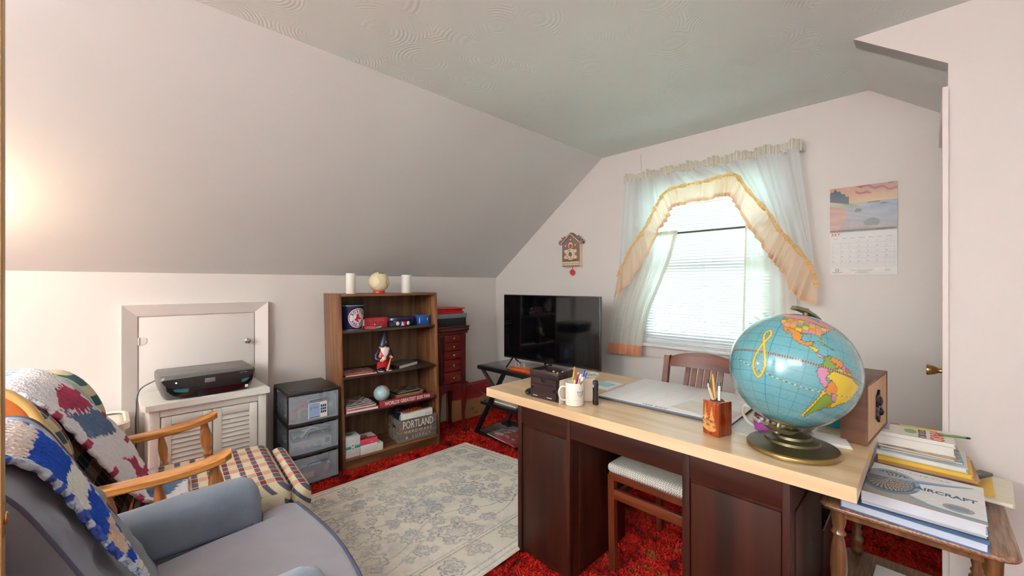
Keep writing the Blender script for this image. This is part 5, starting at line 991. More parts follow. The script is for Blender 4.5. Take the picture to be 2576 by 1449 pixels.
# ================================================================ TELEVISION CORNER
T = thing('tv_stand', 'black metal television stand with glass shelves and slanted legs', 'tv stand', (-2.84, 2.37, 0))
W, D_ = 1.22, .42; met = mat('stand_black', (22, 20, 21), .35, .2); grm = mat('stand_graphite', (70, 62, 58), .4, .4)
smoke = mat('smoked_glass', (60, 56, 58), .06, spec=.7)
def frame(x0, x1, z, h_, glass=True, nm='top_frame'):
    f = mesh_obj(nm, MB().box(x0, x1, 0, .035, z - h_, z, .003).box(x0, x1, D_ - .035, D_, z - h_, z, .003).box(x0, x0 + .035, .035, D_ - .035, z - h_, z, .003).box(x1 - .035, x1, .035, D_ - .035, z - h_, z, .003), met, T)
    mesh_obj('glass_shelf', MB().box(x0 + .02, x1 - .02, .02, D_ - .02, z - .002, z + .004, .001), smoke, T)
frame(0, W, .626, .034); frame(.045, W - .045, .312, .024, nm='middle_frame'); frame(-.03, W + .03, .035, .03, nm='bottom_frame')
for y in (.006, D_ - .034):
    mm = met if y < .1 else grm
    for s_ in (0, 1):
        fx = (lambda x: x) if s_ == 0 else (lambda x: W - x)
        mesh_obj('leg', MB().prism([(fx(.31), .595), (fx(.345), .595), (fx(-.02), .005), (fx(-.058), .005)], y, y + .028, 'y'), mm, T)
        mesh_obj('brace', MB().prism([(fx(.035), .595), (fx(.07), .595), (fx(.255), .43), (fx(.232), .41)], y + .002, y + .024, 'y'), grm, T)
TV = thing('television', 'black flat screen television on splayed feet in the corner', 'television', (-2.665, 2.535, .70), 4)
W, H = .965, .558
mesh_obj('housing', MB().box(0, W, 0, .03, 0, H, .004).box(.12, W - .12, .03, .07, .06, .40, .012), black_pl, TV)
mesh_obj('screen', MB().box(.007, W - .007, -.002, 0, .016, H - .006), mat('screen_black', (6, 6, 8), .06, var=0, spec=.5), TV)
mesh_obj('sensor_bump', MB().box(W / 2 - .035, W / 2 + .035, -.001, .02, -.016, .004, .004), gloss, TV)
text(TV, 'ROKU', (W / 2, -.0018, -.006), FR, .008, white_ink); text(TV, 'Roku TV', (W - .045, -.003, .008), FR, .010, grey_ink)
for x, s_ in ((.10, -1), (W - .10, 1)): mesh_obj('foot', MB().tube([(x, .015, .01), (x + s_ * -.02, -.10, -.062)], .009, 8, flat=.5).tube([(x, .015, .01), (x + s_ * .01, .12, -.062)], .009, 8, flat=.5), gloss, TV)
T = thing('peg_board_game', 'long orange wooden peg board game with upright pegs in front of the television', 'game board', (-2.46, 2.40, .631), 2)
mesh_obj('board', MB().box(0, .40, 0, .095, 0, .030, .006), wood('orange_maple', (168, 66, 22), (206, 92, 38), 'x', .3, 4, coat=.4), T)
hl = MB()
for i in range(36):
    for y in (.02, .032, .06, .072): hl.cyl((.02 + i * .0102, y, .0295), (.02 + i * .0102, y, .0325), .0018, n=5)
mesh_obj('peg_hole', hl, mat('peg_brass', (196, 160, 96), .4), T)['kind'] = 'stuff'
for x, y in ((.05, .03), (.062, .055), (.10, .07), (.15, .03)): mesh_obj('peg', MB().cyl((x, y, .03), (x, y, .072), .0016, n=6), white_pl, T)
def mag(nm, lb_, cat, loc, rz, w, d, h_, cc, cs, seed=0, pages=page_m, spine='left', group=None):
    t_ = thing(nm, lb_, cat, loc, rz, group); book(t_, w, d, h_, mat('cov_' + str(cc), cc, .35), pages, spine=spine, top=blotch(cc, cs, 8, seed)); return t_
mag('magazine', 'grey magazine under the red one on the lowest television shelf', 'magazine', (-2.70, 2.365, .040), -6, .36, .30, .012, (96, 92, 92), [(130, 128, 126), (60, 58, 60)], 21)
mag('magazine', 'red and white picture book lying on the lowest television shelf', 'book', (-2.62, 2.375, .053), -14, .33, .26, .018, (140, 34, 40), [(110, 40, 44), (200, 180, 176), (80, 60, 66), (160, 60, 60)], 22, mat('red_pages', (188, 52, 52), .6))
mag('catalogue', 'cream catalogue on the middle television shelf under the desk corner', 'magazine', (-2.70, 2.42, .3175), 0, .30, .24, .014, (206, 196, 170), [(190, 176, 140), (226, 220, 200)], 23)
mag('catalogue', 'white flat folder at the right of the lowest television shelf', 'folder', (-2.33, 2.38, .040), 0, .30, .22, .010, (226, 216, 200), [(226, 216, 200)], 24)
# ================================================================ DESK
dk = wood('desk_walnut', (36, 13, 6), (60, 24, 12), 'z', .5, 1.2, coat=.0); dkh = wood('desk_walnut_rail', (36, 13, 6), (58, 23, 12), 'x', .5, 1.2, coat=.0)
maple = wood('butcher_block_maple', (206, 168, 122), (228, 196, 152), 'x', .30, 1.5, coat=.25, bump=.02)
T = thing('desk', 'large pedestal desk with a blond butcher block top and dark walnut base', 'desk', (-1.66, 1.45, 0))
W, D_, ZT = 1.526, .77, .796
rr = random.Random(12)
tops = [wood('maple_strip_%d' % i, c0, c1, 'x', .28, 1.5, coat=.2, bump=.02) for i, (c0, c1) in enumerate((((206, 172, 132), (222, 192, 154)), ((210, 177, 137), (227, 198, 161)), ((202, 167, 127), (220, 189, 150))))]
ns = 14
for i in range(ns):
    y0 = i * D_ / ns; y1 = (i + 1) * D_ / ns; x = 0
    while x < W - .01:
        x2 = min(W, x + rr.uniform(.45, .9)); x2 = W if W - x2 < .2 else x2
        bm_ = MB(); bm_.box(x, x2, y0, y1, ZT - .043, ZT); mesh_obj('stave', bm_, tops[rr.randrange(3)], T, smooth=0); x = x2
def pedestal(x0, x1, y1, nm):
    P = mesh_obj(nm, MB().box(x0 + .008, x1, .035, y1, .02, ZT - .043), dk, T)
    mesh_obj('corner_post', MB().box(x0, x0 + .026, .022, .045, 0, ZT - .043, .002).box(x1 - .020, x1 + .001, .022, .045, 0, ZT - .043, .002), dk, P)
    mesh_obj('front_panel', MB().box(x0 + .030, x1 - .024, .028, .036, .04, ZT - .15, .001), dk, P)
    mesh_obj('side_panel', MB().box(x1, x1 + .004, .09, y1 - .05, .05, ZT - .16, .001), dk, P)
pedestal(.214, .538, .50, 'left_pedestal'); pedestal(1.041, 1.368, .56, 'right_pedestal')
mesh_obj('apron', MB().box(.214, 1.368, .026, .046, ZT - .137, ZT - .043, .002), dkh, T); mesh_obj('rear_rail', MB().box(.538, 1.041, .70, .72, ZT - .11, ZT - .043, .002), dkh, T)
mesh_obj('screw_head', MB().lathe([(.004, 0), (.003, .002)], 10, m=Matrix.Translation((.236, .022, .715)) @ Matrix.Rotation(PI / 2, 4, 'X')), brass, T)
for m_ in (dk, dkh): m_.node_tree.nodes['Principled BSDF'].inputs['Specular IOR Level'].default_value = .22
# chair tucked under the desk
chm = wood('chair_cherry', (70, 27, 12), (110, 48, 24), 'z', .35, 3.0, coat=.2); chd2 = wood('chair_cherry_rail', (70, 27, 12), (108, 47, 24), 'x', .35, 3.0, coat=.2)
T = thing('desk_chair', 'cherry wood slat back chair with a woven grey seat pad tucked under the desk', 'chair', (-.853, 1.70, 0))
def pst(a, b, s_, m_, n='leg', s2=None): s2 = s2 or s_; A, B = Vector(a), Vector(b); return mesh_obj(n, MB().add([(A.x + sx * s_, A.y + sy * s2, A.z) for sx, sy in ((-1, -1), (1, -1), (1, 1), (-1, 1))] + [(B.x + sx * s_, B.y + sy * s2, B.z) for sx, sy in ((-1, -1), (1, -1), (1, 1), (-1, 1))], [(0, 3, 2, 1), (4, 5, 6, 7), (0, 1, 5, 4), (1, 2, 6, 5), (2, 3, 7, 6), (3, 0, 4, 7)]), m_, T)
for sx in (-1, 1):
    pst((sx * .185, .0, 0), (sx * .192, .0, .455), .0155, chm, s2=.015)
    pst((sx * .175, .46, 0), (sx * .185, .46, .455), .015, chm); pst((sx * .185, .46, .455), (sx * .195, .60, .945), .015, chm, 'back_post')
    mesh_obj('side_stretcher', MB().box(sx * .188 - .009, sx * .188 + .009, .015, .445, .33, .36), chm, T)
    mesh_obj('fold_brace', MB().prism([(.04, .45), (.06, .45), (.13, .375), (.11, .375)], sx * .17 - .006, sx * .17 + .006, 'x'), met, T)
mesh_obj('front_apron', MB().box(-.205, .205, -.012, .012, .432, .468, .003), chd2, T); mesh_obj('front_stretcher', MB().box(-.185, .185, -.010, .010, .345, .390, .002), chd2, T); mesh_obj('rear_stretcher', MB().box(-.175, .175, .452, .470, .30, .34, .002), chd2, T)
mesh_obj('side_apron', MB().box(-.205, -.185, .012, .46, .432, .468).box(.185, .205, .012, .46, .432, .468), chm, T)
sm_ = bpy.data.materials.new('woven_seat'); sm_.use_nodes = True; t = sm_.node_tree; L = t.links; p = t.nodes['Principled BSDF']; p.inputs['Roughness'].default_value = .9
tc = nd(t, 'ShaderNodeTexCoord'); br = nd(t, 'ShaderNodeTexBrick'); br.inputs['Scale'].default_value = 30; br.inputs['Color1'].default_value = lin((226, 222, 212)); br.inputs['Color2'].default_value = lin((214, 209, 198)); br.inputs['Mortar'].default_value = lin((120, 116, 110)); br.inputs['Mortar Size'].default_value = .035
mp = nd(t, 'ShaderNodeMapping'); mp.inputs['Rotation'].default_value = (0, 0, math.radians(45)); sx_ = nd(t, 'ShaderNodeSeparateXYZ'); L.new(tc.outputs['Object'], sx_.inputs[0]); ad_ = nd(t, 'ShaderNodeMath', operation='ADD'); L.new(sx_.outputs[1], ad_.inputs[0]); L.new(sx_.outputs[2], ad_.inputs[1]); cb_ = nd(t, 'ShaderNodeCombineXYZ'); L.new(sx_.outputs[0], cb_.inputs[0]); L.new(ad_.outputs[0], cb_.inputs[1]); L.new(cb_.outputs[0], mp.inputs[0]); L.new(mp.outputs[0], br.inputs[0]); L.new(br.outputs[0], p.inputs['Base Color'])
mesh_obj('seat_pad', MB().box(-.21, .21, -.025, .45, .466, .512, .022, 4), sm_, T, smooth=80)
n = 16; top = [(lerp(-.2, .2, i / n), .925 + .036 * math.sin(PI * i / n) ** .9) for i in range(n + 1)]
secs = []
for i in range(n + 1):
    x = lerp(-.197, .197, i / n); zt_ = .935 + .040 * math.sin(PI * i / n); zb_ = .885 + .004 * math.sin(PI * i / n); cv = .022 * math.sin(PI * i / n)
    secs.append([(x, .578 + cv, zb_), (x, .605 + cv, zt_), (x, .622 + cv, zt_), (x, .598 + cv, zb_)])
mesh_obj('crest_rail', MB().loft(secs), chd2, T); mesh_obj('lower_rail', MB().box(-.185, .185, .485, .503, .56, .60, .002), chd2, T)
for i in range(6):
    x = -.082 + i * .0345
    cv = .022 * math.cos(x * 6); mesh_obj('back_slat', MB().add([(x + a, .494 + b, .59) for a, b in ((-.0125, -.005), (.0125, -.005), (.0125, .005), (-.0125, .005))] + [(x + a, .588 + cv + b, .888) for a, b in ((-.0125, -.005), (.0125, -.005), (.0125, .005), (-.0125, .005))], [(0, 3, 2, 1), (4, 5, 6, 7), (0, 1, 5, 4), (1, 2, 6, 5), (2, 3, 7, 6), (3, 0, 4, 7)]), chm, T)
# ================================================================ ON THE DESK
ZD = .7965
esp = wood('espresso_wood', (34, 20, 20), (54, 34, 32), 'x', .35, 3.0)
T = thing('desk_organizer', 'dark brown wooden desk organizer with little drawers and a filled top tray', 'organizer', (-1.378, 1.488, ZD), 2)
W, D_, H = .172, .128, .137
mesh_obj('case', MB().box(0, W, .006, D_, 0, .008).box(0, .008, .006, D_, .008, H - .03).box(W - .008, W, .006, D_, .008, H - .03).box(.008, W - .008, D_ - .006, D_, .008, H - .03).box(.008, W - .008, .01, D_ - .006, H - .036, H - .030), esp, T)
mesh_obj('top_tray', MB().box(-.001, W + .001, .0, .007, H - .030, H, .001).box(-.001, W + .001, D_ - .006, D_ + .001, H - .030, H, .001).box(-.001, .007, .007, D_ - .006, H - .030, H).box(W - .007, W + .001, .007, D_ - .006, H - .030, H), esp, T)
mesh_obj('drawer', MB().prism([(.010, .072), (.010, H - .036), (W * .40, H - .036), (W * .42, H - .050), (W * .47, H - .058), (W * .53, H - .058), (W * .58, H - .050), (W * .60, H - .036), (W - .010, H - .036), (W - .010, .072)], .001, .009, 'y'), esp, T)
mesh_obj('drawer', MB().prism([(.010, .012), (.010, .040), (.026, .043), (.026, .054), (.010, .058), (.010, .0705), (W - .010, .0705), (W - .010, .058), (W - .028, .054), (W - .028, .043), (W - .010, .040), (W - .010, .012)], .001, .009, 'y'), esp, T)
mesh_obj('drawer_shadow', MB().box(.009, W - .009, .010, .014, .01, H - .037), mat('drawer_shade_dark', (14, 9, 9), .8), T)  # dark sheet painting the shade in the gaps behind the drawer fronts
mesh_obj('drawer_label', MB().box(.020, .048, -.0005, .001, .012, .015).box(.105, .135, -.0005, .001, .012, .015), white_pl, T)
# little things in the tray
for i, (nm, lb_, cc, pos, sc_) in enumerate((('eraser', 'orange tipped eraser in the organizer tray', (226, 92, 40), (.105, .065), 1), ('push_pin', 'cream pin in the organizer tray', (226, 214, 170), (.115, .090), .8), ('green_clip', 'lime green clip in the organizer tray', (150, 190, 60), (.075, .07), 1), ('wooden_clip', 'small wood coloured clip in the organizer tray', (206, 170, 110), (.128, .035), 1), ('grey_clip', 'grey paper clips heap in the organizer tray', (120, 120, 122), (.035, .06), 1))):
    t_ = thing(nm, lb_, 'clip' if 'clip' in nm else ('eraser' if nm == 'eraser' else 'pin'), tuple(T.matrix_basis @ Vector((pos[0], pos[1], H - .0295))), 30 * i)
    if nm == 'grey_clip':
        g_ = MB(); r2 = random.Random(3)
        for k in range(26): a = r2.uniform(0, PI); x, y = r2.uniform(-.022, .03), r2.uniform(-.03, .03); g_.box(-.010, .010, -.0015, .0015, 0, .002, m=Matrix.Translation((x, y, r2.uniform(0, .012))) @ Matrix.Rotation(a, 4, 'Z'))
        mesh_obj('clips', g_, mat('clip_steel', (128, 128, 130), .3, .7), t_)['kind'] = 'stuff'
    else: mesh_obj('body', MB().box(-.018, .018, -.005, .005, 0, .009, .003).sph((.016, 0, .014), .006), mat('clip_' + nm, cc, .5), t_)
o = mesh_obj('computer_mouse', MB().sph((0, 0, 0), .03, sx=.75, sy=1.4, sz=.5), mat('mouse_black', (26, 26, 30), .3), loc=(-1.408, 1.525, ZD + .015), rot=(0, 0, .2)); tag(o, 'black rounded computer mouse beside the dark organizer', 'mouse')
o = mesh_obj('white_card', MB().box(0, .0015, 0, .13, 0, .112), mat('card_cream', (226, 220, 204), .7), loc=(-1.188, 1.478, ZD), rot=(0, math.radians(2), math.radians(2))); tag(o, 'stiff cream card standing between the organizer and the mug', 'card')
# mug with pens
T = thing('mug', 'white coffee mug with a small blue emblem holding pens on the desk edge', 'mug', (-1.142, 1.535, ZD), 0)
cer = mat('mug_ceramic', (232, 226, 214), .15, var=.01, coat=.5)
mesh_obj('cup', MB().lathe([(.036, 0), (.041, .003), (.0425, .02), (.0425, .102), (.041, .104), (.039, .102), (.039, .010), (.001, .008)], 40, cap=False).lathe([(.001, .0), (.036, 0)], 40, cap=False), cer, T, smooth=50)
aH = math.radians(232); dv = Vector((math.cos(aH), math.sin(aH), 0))
mesh_obj('handle', MB().tube(spline([dv * .041 + Vector((0, 0, .082)), dv * .060 + Vector((0, 0, .084)), dv * .072 + Vector((0, 0, .066)), dv * .070 + Vector((0, 0, .040)), dv * .058 + Vector((0, 0, .024)), dv * .041 + Vector((0, 0, .022))], 6), .0065, 10, flat=.7), cer, T, smooth=60)
eb = math.radians(-14); 
def onmug(a, z): ph = eb + a / .043; return (.0434 * math.cos(ph), .0434 * math.sin(ph), z)
lg = MB()
for (a0, z0, a1, z1) in ((-.016, .070, -.013, .052), (-.013, .052, 0, .044), (0, .044, .013, .052), (.013, .052, .016, .070), (-.016, .070, -.010, .066), (-.010, .066, .010, .066), (.010, .066, .016, .070), (-.005, .064, -.004, .052), (.004, .064, .005, .052), (-.004, .052, .005, .052)):
    lg.tube([onmug(lerp(a0, a1, k / 3), lerp(z0, z1, k / 3)) for k in range(4)], .0009, 4)
mesh_obj('emblem', lg, mat('emblem_blue', (84, 96, 140), .4), T)
mesh_obj('caption', MB().tube([onmug(-.034 + .0035 * k, .030) for k in range(9)], .0007, 4), mat('faint_ink', (196, 192, 186), .6), T)
def pen(nm, lb_, base, tip, r_, m1, m2=None, cat='pen', top=None, group=None):
    A = Vector(base); B = Vector(tip); t_ = thing(nm, lb_, cat, base, group=group); V = B - A; n = 6 if nm == 'pencil' else 12
    mesh_obj('barrel', MB().cyl((0, 0, 0), V * (.86 if m2 else 1), r_, n=n), m1, t_, smooth=50)
    if m2: mesh_obj(top or 'cap', MB().cyl(V * .86, V, r_ * 1.12, r_ * .8, n=n), m2, t_, smooth=50)
    return t_
yel = mat('pencil_yellow', (226, 166, 40), .4); pnk = mat('eraser_pink', (220, 130, 124), .7); silv = mat('pen_silver', (176, 172, 172), .25, .7); redp = mat('pen_red', (150, 20, 28), .3); blup = mat('pen_blue', (36, 60, 170), .3)
mx, my = -1.142, 1.535
pen('pencil', 'yellow pencil with a pink eraser sticking out of the white mug', (mx - .018, my - .012, ZD + .012), (mx - .002, my + .004, ZD + .172), .0038, yel, pnk, 'pencil', 'eraser')
pen('pen', 'dark red pen in the white mug beside the pencil', (mx - .012, my + .004, ZD + .012), (mx + .008, my + .02, ZD + .146), .0048, redp, mat('pen_cream', (226, 220, 210), .4))
pen('pen', 'second dark red pen leaning behind the first in the mug', (mx - .006, my - .008, ZD + .012), (mx + .014, my + .008, ZD + .140), .0045, redp, redp)
pen('pen', 'blue capped pen rising tallest from the mug middle', (mx - .008, my - .012, ZD + .012), (mx + .036, my + .03, ZD + .160), .0052, silv, blup)
pen('pen', 'second blue topped pen leaning right in the mug', (mx - .004, my - .016, ZD + .012), (mx + .046, my + .03, ZD + .148), .0050, white_pl, blup)
pen('pen', 'silver pen with a white top in front of the blue pens', (mx + .002, my - .022, ZD + .012), (mx + .036, my + .002, ZD + .144), .0050, silv, white_pl)
pen('marker', 'thicker silver white marker leaning furthest right in the mug', (mx + .0, my - .024, ZD + .012), (mx + .050, my - .002, ZD + .134), .0062, silv, white_pl, 'marker')
# pale box with a bowl of clips
T = thing('card_box', 'pale pink square cardboard box behind the mug holding a bowl of clips', 'box', (-1.140, 1.602, ZD), 47)
mesh_obj('box', MB().box(0, .055, 0, .003, 0, .108).box(0, .055, .077, .080, 0, .108).box(0, .003, .003, .077, 0, .108).box(.052, .055, .003, .077, 0, .108).box(0, .055, 0, .080, 0, .002), mat('box_blush', (232, 214, 202), .7), T); mesh_obj('print_mark', MB().box(-.0006, 0, .03, .048, .055, .075), mat('pale_mint', (206, 216, 204), .7), T)
T = thing('clip_bowl', 'small round bowl filled with white and coloured paper clips', 'bowl', (-1.150, 1.672, ZD + .085)); mesh_obj('bowl', MB().lathe([(.020, 0), (.030, .008), (.044, .034), (.042, .034), (.028, .010), (.001, .005)], 28, cap=False), mat('bowl_cream', (226, 224, 204), .4), T, smooth=60)
g_ = MB(); r2 = random.Random(6)
for k in range(110): a, b, rr_ = r2.uniform(0, 2 * PI), r2.uniform(0, PI), .036 * math.sqrt(r2.random()); g_.box(-.009, .009, -.001, .001, 0, .0016, m=Matrix.Translation((rr_ * math.cos(a), rr_ * math.sin(a), r2.uniform(.022, .036))) @ Matrix.Rotation(b, 4, 'Z') @ Matrix.Rotation(r2.uniform(-.5, .5), 4, 'Y'))
mesh_obj('paper_clips', g_, mat('clip_mix', (224, 222, 206), .4, col2=(120, 140, 110), vs=60), T)['kind'] = 'stuff'
T = thing('lighter', 'slim black electric lighter standing upright right of the mug', 'lighter', (-1.075, 1.605, ZD), -30)
mesh_obj('body', MB().loft([rr3(a, b, .006, z) for z, a, b in ((0, .0125, .010), (.012, .0135, .011), (.04, .012, .010), (.06, .012, .010), (.09, .0135, .011), (.107, .012, .0095), (.111, .009, .007))]), mat('lighter_black', (30, 27, 26), .35), T, smooth=50); mesh_obj('button', MB().box(-.004, .004, -.0125, -.0100, .078, .092, .001), white_pl, T); mesh_obj('nozzle', MB().lathe([(.005, 0), (.006, .002), (.003, .003)], 14, m=Matrix.Translation((0, -.010, .103)) @ Matrix.Rotation(PI / 2, 4, 'X')), silv, T)
# notes, pad calendar
T = thing('notepad', 'white notepad bearing a blue sticky note behind the pale box', 'notepad', (-1.275, 1.86, ZD), -4); mesh_obj('pad', MB().box(0, .11, 0, .15, 0, .012, .001), paper_w, T); mesh_obj('sticky_note', MB().box(.012, .088, .02, .096, .0125, .0155), mat('sticky_blue', (150, 204, 216), .6), T)
T = thing('desk_calendar_pad', 'large white desk pad calendar lying open in the middle of the desk', 'calendar', (-1.135, 1.705, ZD), 1)
W, D_ = .60, .505
def sheet(x0, x1, y0, y1, z, c): return MB().grid(lambda u, v: (lerp(x0, x1, u), lerp(y0, y1, v), z + .004 * max(0, v - .9) * c), 12, 12)
mesh_obj('backing', MB().box(0, W, 0, D_, 0, .008, .001), mat('pad_black_edge', (58, 62, 72), .6), T)
pgs = mesh_obj('sheets', MB().box(.0, W, .012, D_, .008, .0105, .0005), mat('pad_paper', (242, 239, 238), .45, var=.01), T)
mesh_obj('header_band', MB().box(0, W, .0, .011, .008, .0100), mat('pad_band', (110, 114, 126), .5), T)
lg = MB().box(0, W, .040, .042, .0105, .0108).box(0, W, .058, .0588, .0105, .0108)
for i in range(1, 6): lg.box(.012, W - .012, .058 + i * .085, .0586 + i * .085, .0105, .0107)
for i in range(1, 7): lg.box(i * W / 7, i * W / 7 + .0006, .058, D_ - .01, .0105, .0107)
mesh_obj('ruled_lines', lg, mat('pad_lines', (206, 203, 206), .6), pgs)
text(pgs, 'JUNE 2021', (W * .47, .026, .0108), (0, 0, PI), .022, mat('pad_text', (80, 82, 92), .6), space=1.15)
for i in range(30): text(pgs, str(i + 1), (W - .015 - ((i + 2) % 7) * W / 7, .075 + ((i + 2) // 7) * .085, .0108), (0, 0, PI), .009, MATS['pad_lines'], name='numeral')
T = thing('loose_sheet', 'loose cream sheet lying across the right of the desk pad', 'paper', (-.80, 1.775, ZD + .0112), -8); mesh_obj('sheet', MB().box(0, .24, 0, .17, 0, .0008), mat('sheet_cream', (232, 224, 210), .7), T)
T = thing('loose_sheet', 'white sheet jutting out under the pad right of the wooden pen block', 'paper', (-.56, 1.66, ZD), 6); mesh_obj('sheet', MB().box(0, .16, 0, .20, 0, .0015), paper_w, T); 
o = mesh_obj('black_clip_pen', MB().cyl((0, 0, 0), (.03, .05, .02), .005, n=10), black_pl, loc=(-.610, 1.60, ZD + .085)); bpy.data.objects.remove(o)
# pen block
bwd = wood('redwood_block', (104, 34, 10), (168, 70, 24), 'z', .25, 5.0, coat=.4); carv = mat('carved_relief', (196, 138, 78), .5, var=.3, vs=90)
rzb = math.degrees(math.atan2(1.5658 - 1.587, .0618)); T = thing('pen_block', 'varnished redwood pen holder with a carved deer and pine relief', 'pen holder', (-.5900, 1.590, ZD), rzb)
W, D_, H = .067, .070, .123
mesh_obj('block', MB().box(0, W, 0, D_, 0, H, .0015), bwd, T)
mesh_obj('pen_hole', MB().lathe([(.016, 0), (.024, 0), (.024, .0008), (.016, .0008)], 24, c=(W / 2, D_ / 2, H), cap=False).lathe([(.022, .0004), (.001, .0004)], 24, c=(W / 2, D_ / 2, H), cap=False), mat('hole_dark', (70, 22, 12), .7), T)
def tree_(cx_, z0, h_, w_):
    P = [(cx_ - .002, z0)]; n = 5
    for i in range(n): P += [(cx_ - w_ * (1 - i / n), z0 + h_ * (.25 + .75 * i / n)), (cx_ - w_ * (1 - i / n) * .4, z0 + h_ * (.25 + .75 * (i + .75) / n))]
    P += [(cx_, z0 + h_)]
    for i in range(n - 1, -1, -1): P += [(cx_ + w_ * (1 - i / n) * .4, z0 + h_ * (.25 + .75 * (i + .75) / n)), (cx_ + w_ * (1 - i / n), z0 + h_ * (.25 + .75 * i / n))]
    return P + [(cx_ + .002, z0)]
rl = mesh_obj('carved_tree', MB().prism(tree_(.014, .030, .085, .013), -.004, .001, 'y'), carv, T); mesh_obj('carved_tree', MB().prism(tree_(.040, .026, .080, .014), -.0045, .001, 'y'), carv, T)
def deer(x, z, s_): return [(x + a * s_, z + b * s_) for a, b in ((0, 0), (.05, .5), (0, .55), (0, .8), (-.12, 1.15), (-.25, 1.2), (-.28, 1.1), (-.1, 1.0), (-.05, .9), (.5, .85), (.62, .7), (.6, 0), (.52, 0), (.5, .45), (.15, .45), (.1, 0))]
for x, z, s_ in ((.008, .034, .020), (.024, .034, .022), (.042, .032, .020)): mesh_obj('carved_deer', MB().prism(deer(x, z, s_), -.006, .001, 'y'), carv, T)
mesh_obj('carved_ground', MB().prism([(.004, .034), (.055, .032), (.060, .024), (.048, .016), (.030, .014), (.012, .020), (.004, .027)], -.005, .001, 'y'), carv, T)
mesh_obj('engraving', MB().tube([(W + .0004, .01 + .004 * k, .014 + .0015 * math.sin(k * 2.4)) for k in range(13)], .0006, 4).tube([(W + .0004, .014 + .0035 * k, .006 + .0013 * math.sin(k * 2.9)) for k in range(12)], .0006, 4), ink, T)
def blk(x, y, z): return tuple(T.matrix_basis @ Vector((x, y, z)))
bpy.context.view_layer.update()
tl = mat('pen_teal', (44, 84, 96), .35); wd_ = mat('pen_wood', (196, 172, 140), .5)
pen('pencil', 'yellow pencil rising from the redwood pen block', blk(.030, .03, H - .03), blk(-.004, .058, H + .088), .0042, yel, mat('pencil_tip_gold', (206, 150, 60), .4), 'pencil', 'ferrule')
pen('pen', 'wood coloured ballpoint leaning in the redwood pen block', blk(.036, .024, H - .03), blk(-.002, .030, H + .050), .0055, wd_, silv)
pen('pen', 'chrome and black pen behind the wood coloured one in the block', blk(.026, .034, H - .03), blk(-.014, .040, H + .066), .0045, silv, mat('pen_black', (40, 30, 30), .3))
pen('pen', 'dark teal capped pen standing upright in the redwood block', blk(.040, .036, H - .03), blk(.034, .046, H + .066), .0048, white_pl, tl)
o = bpy.data.objects['pen.00%d' % 6] if False else None
# novelty cup, papers and small things behind the globe
T = thing('novelty_cup', 'white novelty cup with a purple base and a dark patterned band behind the globe', 'cup', (-.425, 1.775, ZD))
mesh_obj('base', MB().lathe([(.030, 0), (.040, .004), (.046, .020), (.042, .036)], 28), mat('cup_purple', (150, 66, 140), .2), T, smooth=60); mesh_obj('band', MB().lathe([(.044, .036), (.047, .040), (.046, .058), (.042, .060)], 28), mat('cup_band', (206, 196, 190), .5, col2=(70, 50, 54), vs=70, ramp=(.45, .55)), T, smooth=60)
mesh_obj('bowl', MB().lathe([(.042, .060), (.040, .075), (.046, .090), (.043, .090), (.038, .076), (.001, .070)], 28, cap=False), mat('cup_maroon', (96, 26, 32), .25), T, smooth=60)
aH = math.radians(205); dv = Vector((math.cos(aH), math.sin(aH), 0)); mesh_obj('handle', MB().tube(spline([dv * .036 + Vector((0, 0, .012)), dv * .062 + Vector((0, 0, .028)), dv * .080 + Vector((0, 0, .060)), dv * .076 + Vector((0, 0, .088)), dv * .050 + Vector((0, 0, .086))], 5), [.006] * 16 + [.009] * 5, 8), cer, T, smooth=60)
T = thing('napkin', 'folded white paper napkin lying behind the globe base', 'napkin', (-.30, 1.74, ZD), 15); mesh_obj('fold', MB().box(0, .13, 0, .12, 0, .004, .001).box(.004, .126, .004, .118, .004, .009, .001), paper_w, T)
T = thing('headphones', 'light grey round earphones behind the globe base', 'headphones', (-.335, 1.84, ZD + .009)); mesh_obj('ear_cup', MB().lathe([(.030, 0), (.038, .006), (.038, .022), (.028, .026), (.018, .022)], 24), mat('phones_grey', (160, 158, 164), .4), T, smooth=60); mesh_obj('cushion', MB().lathe([(.018, .022), (.026, .030), (.034, .022)], 24, cap=False), mat('phones_dark', (70, 70, 78), .6), T, smooth=60)
T = thing('teal_tissue_box', 'small teal box between the globe and the wooden cabinet', 'box', (-.31, 2.00, ZD), 0); mesh_obj('box', MB().box(0, .09, 0, .06, 0, .065, .003), mat('box_teal', (26, 150, 166), .5), T)
# wooden cabinet box with a metal ornament
T = thing('wooden_box', 'square brown wooden box with a dark metal ornament on its pale end', 'box', (-.216, 1.850, ZD), -9 + 4)
bxw = wood('box_walnut', (88, 54, 38), (116, 78, 56), 'x', .5, 2.0); bxl = wood('box_pale_panel', (186, 146, 108), (206, 170, 130), 'z', .5, 2.0)
W, D_, H = .074, .365, .2095
mesh_obj('case', MB().box(0, W - .004, 0, D_, 0, H, .001).box(W - .004, W, 0, .010, 0, H).box(W - .004, W, D_ - .010, D_, 0, H).box(W - .004, W, .010, D_ - .010, H - .008, H).box(W - .004, W, .010, D_ - .010, 0, .008), bxw, T)
mesh_obj('end_panel', MB().box(W - .004, W - .002, .010, D_ - .010, .008, H - .008), bxl, T)
mesh_obj('ornament', MB().prism([(.175 + .03 * math.cos(a) * (1 + .25 * math.cos(3 * a)), .105 + .055 * math.sin(a) * (1 + .15 * math.cos(5 * a))) for a in [2 * PI * i / 30 for i in range(30)]], W - .002, W + .006, 'x').sph((W + .006, .175, .125), .018, sx=.5).sph((W + .008, .185, .085), .014, sx=.6), mat('ornament_black', (44, 40, 44), .35, .5, bump=1.0, bs=70), T)
